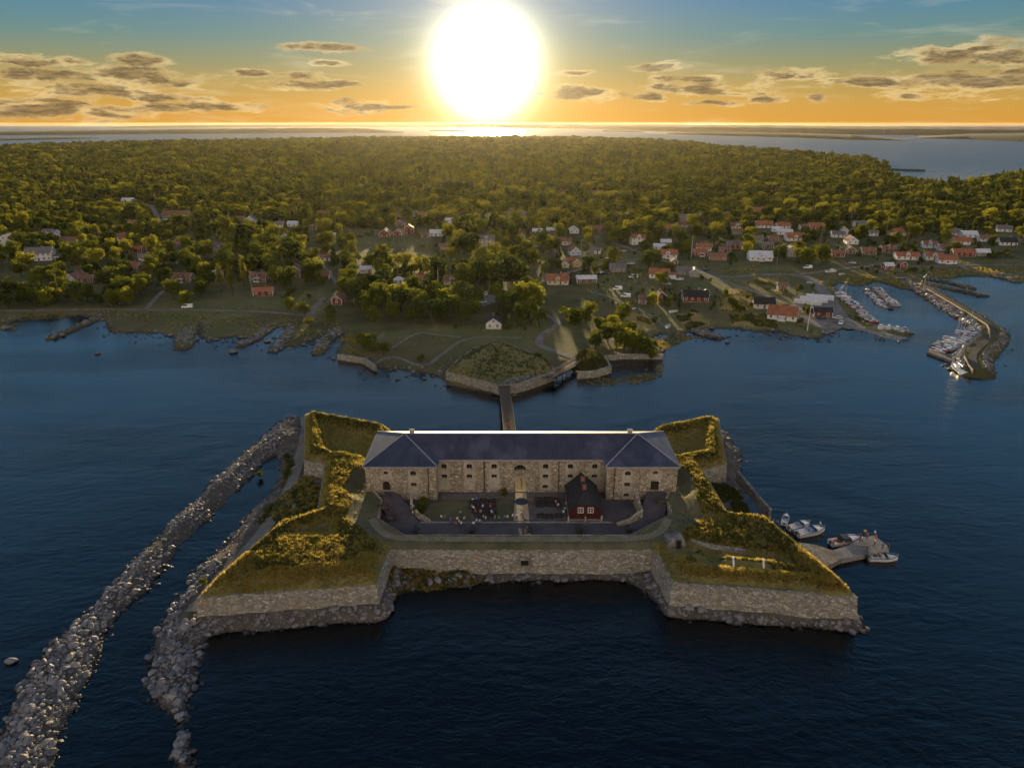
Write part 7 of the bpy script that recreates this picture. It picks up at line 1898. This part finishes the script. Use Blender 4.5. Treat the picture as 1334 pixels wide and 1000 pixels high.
MIX = {'cabin': 3, 'covered': 4, 'cuddy': 3, 'sail': .25, 'runabout': 2, 'dinghy': .7}
berth_row((1092, 381), (1138, 421), 18, 0, 'along the harbour quay', 1, MIX, (.65, .95))
berth_row((1129, 378), (1156, 402), 12, 0, 'on the left side of the pontoon', -1, MIX, (.6, .85))
berth_row((1140, 375), (1169, 400), 12, 0, 'on the right side of the pontoon', 1, MIX, (.6, .85))
berth_row((1196, 378), (1268, 425), 22, 0, 'along the breakwater wall', -1, MIX, (.65, .95))
berth_row((1278, 435), (1218, 460), 15, 0, 'outer row behind the stone pier', 1, {'cabin': 3, 'covered': 3, 'cuddy': 2, 'sail': 1.6}, (.8, 1.05), 'from the breakwater')
berth_row((1270, 428), (1222, 452), 9, 0, 'inner row behind the stone pier', 1, {'cabin': 2, 'covered': 3, 'cuddy': 2, 'sail': 1}, (.8, 1.0), 'from the breakwater')
berth_row((1144, 428), (1182, 432), 7, 0, 'behind the end of the quay', 1, {'cabin': 2, 'covered': 3, 'cuddy': 2}, (.8, 1.0), 'from the left')
p = P(1247, 482); boat('sail', p.x, p.y, R(78), 'large pale yacht with mast moored at the tip of the breakwater', None, (1, .97, .9), 1.25)
p = P(1083, 354, 2); t = boat('cabin', p.x, p.y, R(10), 'white work boat standing on land beside the harbour road', None, (1, 1, 1), .95); t.location.z = lz(p.x, p.y) + .75
p = P(1097, 356, 2); t = boat('dinghy', p.x, p.y, R(20), 'small white rowing boat on the grass right of the work boat', None, (1, 1, 1), .9); t.location.z = lz(p.x, p.y) + .3
for px, py, rz, lab, c in ((785, 351, 40, 'pale blue open boat laid up beside the workshop', (.5, .65, .9)), (878, 405, 25, 'white rowing boat laid up on the grass below the red hut', (1, 1, 1)), (871, 423, 60, 'white dinghy pulled up on the right shore', (1, 1, 1)), (1057, 367, -10, 'upturned grey boat in the field by the harbour road', (.6, .7, .75)), (822, 402, 15, 'white rowing boat lying on the shore meadow', (1, 1, 1))):
    p = P(px, py, 2); t = boat('dinghy', p.x, p.y, R(rz), lab, None, c, 1.15); t.location.z = lz(p.x, p.y) + .3

# ------------------------------------------------------------------ people
def person_mesh(pose):
    J = {'pelvis': (0, 0, .93), 'waist': (0, 0, 1.08), 'chest': (0, .0, 1.33), 'neck': (0, 0, 1.48), 'head': (0, -.02, 1.60), 'crown': (0, -.01, 1.72)}
    sit = pose == 'sit'; walk = pose == 'walk'
    dz_ = -.45 if sit else 0
    for k in J: J[k] = (J[k][0], J[k][1], J[k][2] + dz_)
    def limb(s):
        if sit: leg = [(s * .10, 0, .46), (s * .13, -.44, .48), (s * .13, -.47, .08), (s * .13, -.62, .03)]
        elif walk: leg = [(s * .09, 0, .90), (s * .10, -.16 * s, .48), (s * .10, -.22 * s + (.12 if s < 0 else 0), .08), (s * .11, -.22 * s - .14, .03)]
        else: leg = [(s * .09, 0, .90), (s * .11, -.01, .48), (s * .12, .02, .08), (s * .13, -.15, .03)]
        sh = 1.42 + dz_
        if pose == 'hands': arm = [(s * .19, 0, sh), (s * .27, -.04, sh - .28), (s * .16, -.26, sh - .34), (s * .12, -.33, sh - .32)]
        elif sit: arm = [(s * .19, 0, sh), (s * .26, -.06, sh - .28), (s * .17, -.30, sh - .38), (s * .15, -.38, sh - .38)]
        else: arm = [(s * .19, 0, sh), (s * .25, .03, sh - .29), (s * .26, -.06 - .06 * s * walk, sh - .55), (s * .26, -.08 - .06 * s * walk, sh - .66)]
        return leg, arm
    V = []; E_ = []; Rr = []
    def add(p, r, par=None):
        V.append(p); Rr.append(r)
        if par is not None: E_.append((par, len(V) - 1))
        return len(V) - 1
    a = add(J['pelvis'], .13); b = add(J['waist'], .12, a); c = add(J['chest'], .145, b); n_ = add(J['neck'], .055, c); h = add(J['head'], .095, n_); add(J['crown'], .07, h)
    for s in (-1, 1):
        leg, arm = limb(s)
        q = a
        for p, r in zip(leg, (.095, .065, .045, .04)): q = add(p, r, q)
        q = c
        for p, r in zip(arm, (.06, .045, .036, .03)): q = add(p, r, q)
    me = bpy.data.meshes.new('body'); me.from_pydata(V, E_, [])
    o = bpy.data.objects.new('tmp', me); COL.objects.link(o)
    md = o.modifiers.new('skin', 'SKIN'); 
    for i, r in enumerate(Rr): me.skin_vertices[0].data[i].radius = (r, r * (.72 if i in (0, 1, 2) else 1))
    me.skin_vertices[0].data[0].use_root = True
    s_ = o.modifiers.new('sub', 'SUBSURF'); s_.levels = 1; s_.render_levels = 1
    dg = bpy.context.evaluated_depsgraph_get(); ev = o.evaluated_get(dg); m2 = bpy.data.meshes.new_from_object(ev)
    bpy.data.objects.remove(o)
    m2.name = 'body'; m2.materials.clear()
    for k in ('skin', 'cloth', 'trousers', 'hair', 'rubber'): m2.materials.append(MAT[k])
    for p in m2.polygons:
        x, y, z = p.center; z -= dz_
        mi = 1
        if z > 1.47: mi = 3 if (z > 1.66 or (y > .03 and z > 1.52)) else 0
        elif not sit and abs(x) > .19 and z < 1.16: mi = 0
        elif sit and (y < -.16 and z > .98 and abs(x) > .08): mi = 0
        elif (z < .99 and not sit) or (sit and z < 1.0): mi = 2
        if p.center.z < .07 : mi = 4
        p.material_index = mi; p.use_smooth = True
    return m2
PM = {k: person_mesh(k) for k in ('stand', 'walk', 'sit', 'hands')}
CN = {'white': (.95, .95, .95), 'blue': (.12, .25, .75), 'red': (.7, .08, .07), 'green': (.15, .55, .35), 'grey': (.4, .4, .42), 'black': (.05, .05, .06), 'pale blue': (.5, .68, .95), 'yellow': (.8, .65, .15)}
def person(x, y, z, rz, pose, c, label, group):
    o = mobj('person', PM[pose], None, (x, y, z - .015), rz); o.color = (*CN[c], 1)
    return tag(o, label, 'person', group)
crowd = [(587, 682, 'blue', 'walk'), (596, 681, 'white', 'stand'), (598, 684.5, 'white', 'hands'), (601, 687, 'white', 'stand'), (594, 687.5, 'red', 'stand'), (605, 680.5, 'pale blue', 'walk'), (575, 678.5, 'white', 'stand'), (580, 678, 'grey', 'stand'), (617, 687, 'white', 'hands'), (621, 683.5, 'white', 'stand'), (625, 684, 'pale blue', 'walk'),
         (633, 680, 'white', 'stand'), (630, 678.5, 'grey', 'stand'), (645, 679, 'green', 'walk'), (650, 679.5, 'green', 'stand'), (658, 679, 'blue', 'stand'), (661, 678.5, 'white', 'hands'), (668, 677, 'white', 'stand'), (673, 676.5, 'white', 'walk'), (681, 676, 'blue', 'stand'), (684, 680, 'grey', 'walk'), (679, 673, 'white', 'stand'), (692, 657, 'red', 'stand'),
         (724, 659, 'white', 'stand'), (727, 663, 'white', 'walk'), (737, 661, 'white', 'stand'), (736, 668, 'pale blue', 'stand'), (734, 672, 'white', 'hands'), (538, 673, 'white', 'stand'), (600, 672.5, 'grey', 'stand'), (640, 672, 'pale blue', 'stand'), (503, 636, 'white', 'stand')]
for i, (px, py, c, ps) in enumerate(crowd):
    z_ = 5.04 if px > 510 else 7.3
    p = P(px, py, z_)
    nx_ = min((abs(px - a), n_) for a, n_ in ((564, 'left end of the front lawn kerb'), (598, 'lawn kerb left of the serving terrace'), (625, 'kerb below the picnic tables'), (655, 'kerb just left of the gate path'), (678, 'sunlit gate path'), (730, 'terrace beside the red cottage'), (503, 'door of the left wing'), (540, 'foot of the left ramp')))[1]
    act = {'walk': 'walking', 'stand': 'standing', 'hands': 'with hands together'}[ps]
    same = [q for q in crowd[:i] if q[2] == c and q[3] == ps and abs(q[0] - px) < 40]
    extra = ['', ', nearer the yard', ', farther right', ', last of them'][min(3, len(same))]
    person(p.x, p.y, z_, random.uniform(0, 6.28), ps, c, f'{c}-topped person {act} at the {nx_}{extra}', 'visitors in the courtyard')
for i, (px, py, c) in enumerate([(616, 654, 'white'), (621, 653, 'blue'), (615, 662, 'blue'), (617, 664, 'white'), (619, 668, 'red'), (629, 662, 'pale blue'), (641, 670, 'pale blue'), (639, 662, 'red'), (626, 669, 'grey')]):
    p = P(px, py, 5.04); person(p.x, p.y - .1, 5.05, random.uniform(-.6, .6), 'sit', c, f'person in {c} top seated at the {["back left", "back right", "second row left", "second row leftmost", "third row left", "second row middle", "front right", "second row right", "third row middle"][i]} picnic table', 'seated guests')
land = [(1007, 683, 'red', 'walk', 1.9, 'person in red top walking on the kerb above the fort landing'), (1012, 685, 'grey', 'stand', 1.2, 'person in grey top beside the leftmost boat'), (1026, 692, 'black', 'stand', 1.2, 'person in black standing by the blue-covered boat'), (1031, 694, 'white', 'hands', 1.2, 'person in white top at the stern of the blue-covered boat'), (1068, 687, 'white', 'stand', 1.0, 'person standing on the bow of the blue-covered boat'),
        (1085, 711, 'red', 'stand', 1.2, 'person at the stern of the cruiser in red top'), (1098, 713, 'grey', 'stand', 1.1, 'person in grey bending beside the cruiser on the jetty'), (1120, 703, 'black', 'stand', 1.35, 'person in black on the inner corner of the outer jetty'), (1122, 706, 'white', 'walk', 1.35, 'person in white on the inner corner of the outer jetty'), (1129, 702, 'red', 'hands', 1.35, 'person in red on the outer jetty'), (1139, 699, 'white', 'stand', 1.35, 'person in white at the back of the outer jetty'),
        (1140, 705, 'red', 'stand', 1.35, 'person in red at the middle of the outer jetty'), (1139, 710, 'white', 'stand', 1.35, 'person in white at the middle of the outer jetty'), (1132, 715, 'grey', 'walk', 1.35, 'person in grey near the front of the outer jetty'), (1149, 716, 'black', 'stand', 1.35, 'person in black at the front corner of the outer jetty'), (1156, 716, 'black', 'hands', 1.35, 'person in black at the outermost corner of the jetty'), (1126, 697.5, 'yellow', 'stand', 1.35, 'person in yellow at the back corner of the outer jetty')]
for px, py, c, ps, z_, lab in land:
    p = P(px, py, z_); person(p.x, p.y, z_, random.uniform(0, 6.28), ps, c, lab, 'people at the fort landing')
for k, (dx_, dy_, c, lab) in enumerate(((-.9, .35, 'red', 'person in red seated in the open speedboat'), (-.2, -.3, 'white', 'person in white seated in the open speedboat'), (-2.2, .3, 'black', 'person in black seated at the stern of the open speedboat'))):
    p = P(1150, 729, 0); person(p.x + dx_ * .8, p.y + dy_, .3, R(90), 'sit', c, lab, 'people in the speedboat')
for k, (px, py) in enumerate(((661, 556), (663.5, 559))):
    p = P(px, py, 4.8); person(p.x, p.y, 4.75, R(170), 'walk', 'red', f'person in red top walking on the footbridge, the {["farther", "nearer"][k]} of two', 'walkers on the bridge')
# round bush in the yard
for px, py, s, k, lab in ((552, 664, .42, 'bush', 'round green bush at the left end of the courtyard lawn'), (545, 668, .32, 'bush', 'smaller bush left of the round courtyard bush'), (655, 645, .26, 'bush', 'low shrub against the barracks wall left of the gate'), (374, 596, .22, 'bush', 'green bush on the bank by the rear canal end'), (338, 618, .22, 'bush', 'green bush on the islet in the canal'), (266, 764, .2, 'bush', 'yellowish bush on the inner canal bank')):
    z_ = 5.0 if px > 500 else .9
    p = P(px, py, z_); e = empty('bush', (p.x, p.y, z_ if px > 500 else max(.4, float(bank_z(np.array([p.x]), np.array([p.y]))[0]))), 0, lab, 'bush'); e.scale = (s,) * 3
    c_, t_ = TREE['bush'][int(px) % 3]; mobj('trunk', t_, e); mobj('crown', c_, e)

# ------------------------------------------------------------------ evening haze over land and sea
hz = bpy.data.materials.new('haze'); hz.use_nodes = True
ht = hz.node_tree; ht.nodes.clear()
pv = ht.nodes.new('ShaderNodeVolumePrincipled'); pv.inputs['Color'].default_value = (.95, .87, .74, 1); pv.inputs['Density'].default_value = HAZE_D; pv.inputs['Anisotropy'].default_value = HAZE_G
ho = ht.nodes.new('ShaderNodeOutputMaterial'); ht.links.new(pv.outputs[0], ho.inputs['Volume'])
if HAZE_D > 0:
    hb = MB().box(-WFAR - 600, WFAR + 600, -900, WFAR + 600, -7.5, 88).build('haze', [hz]); tag(hb, 'thin evening haze over sea and land', kind='stuff')
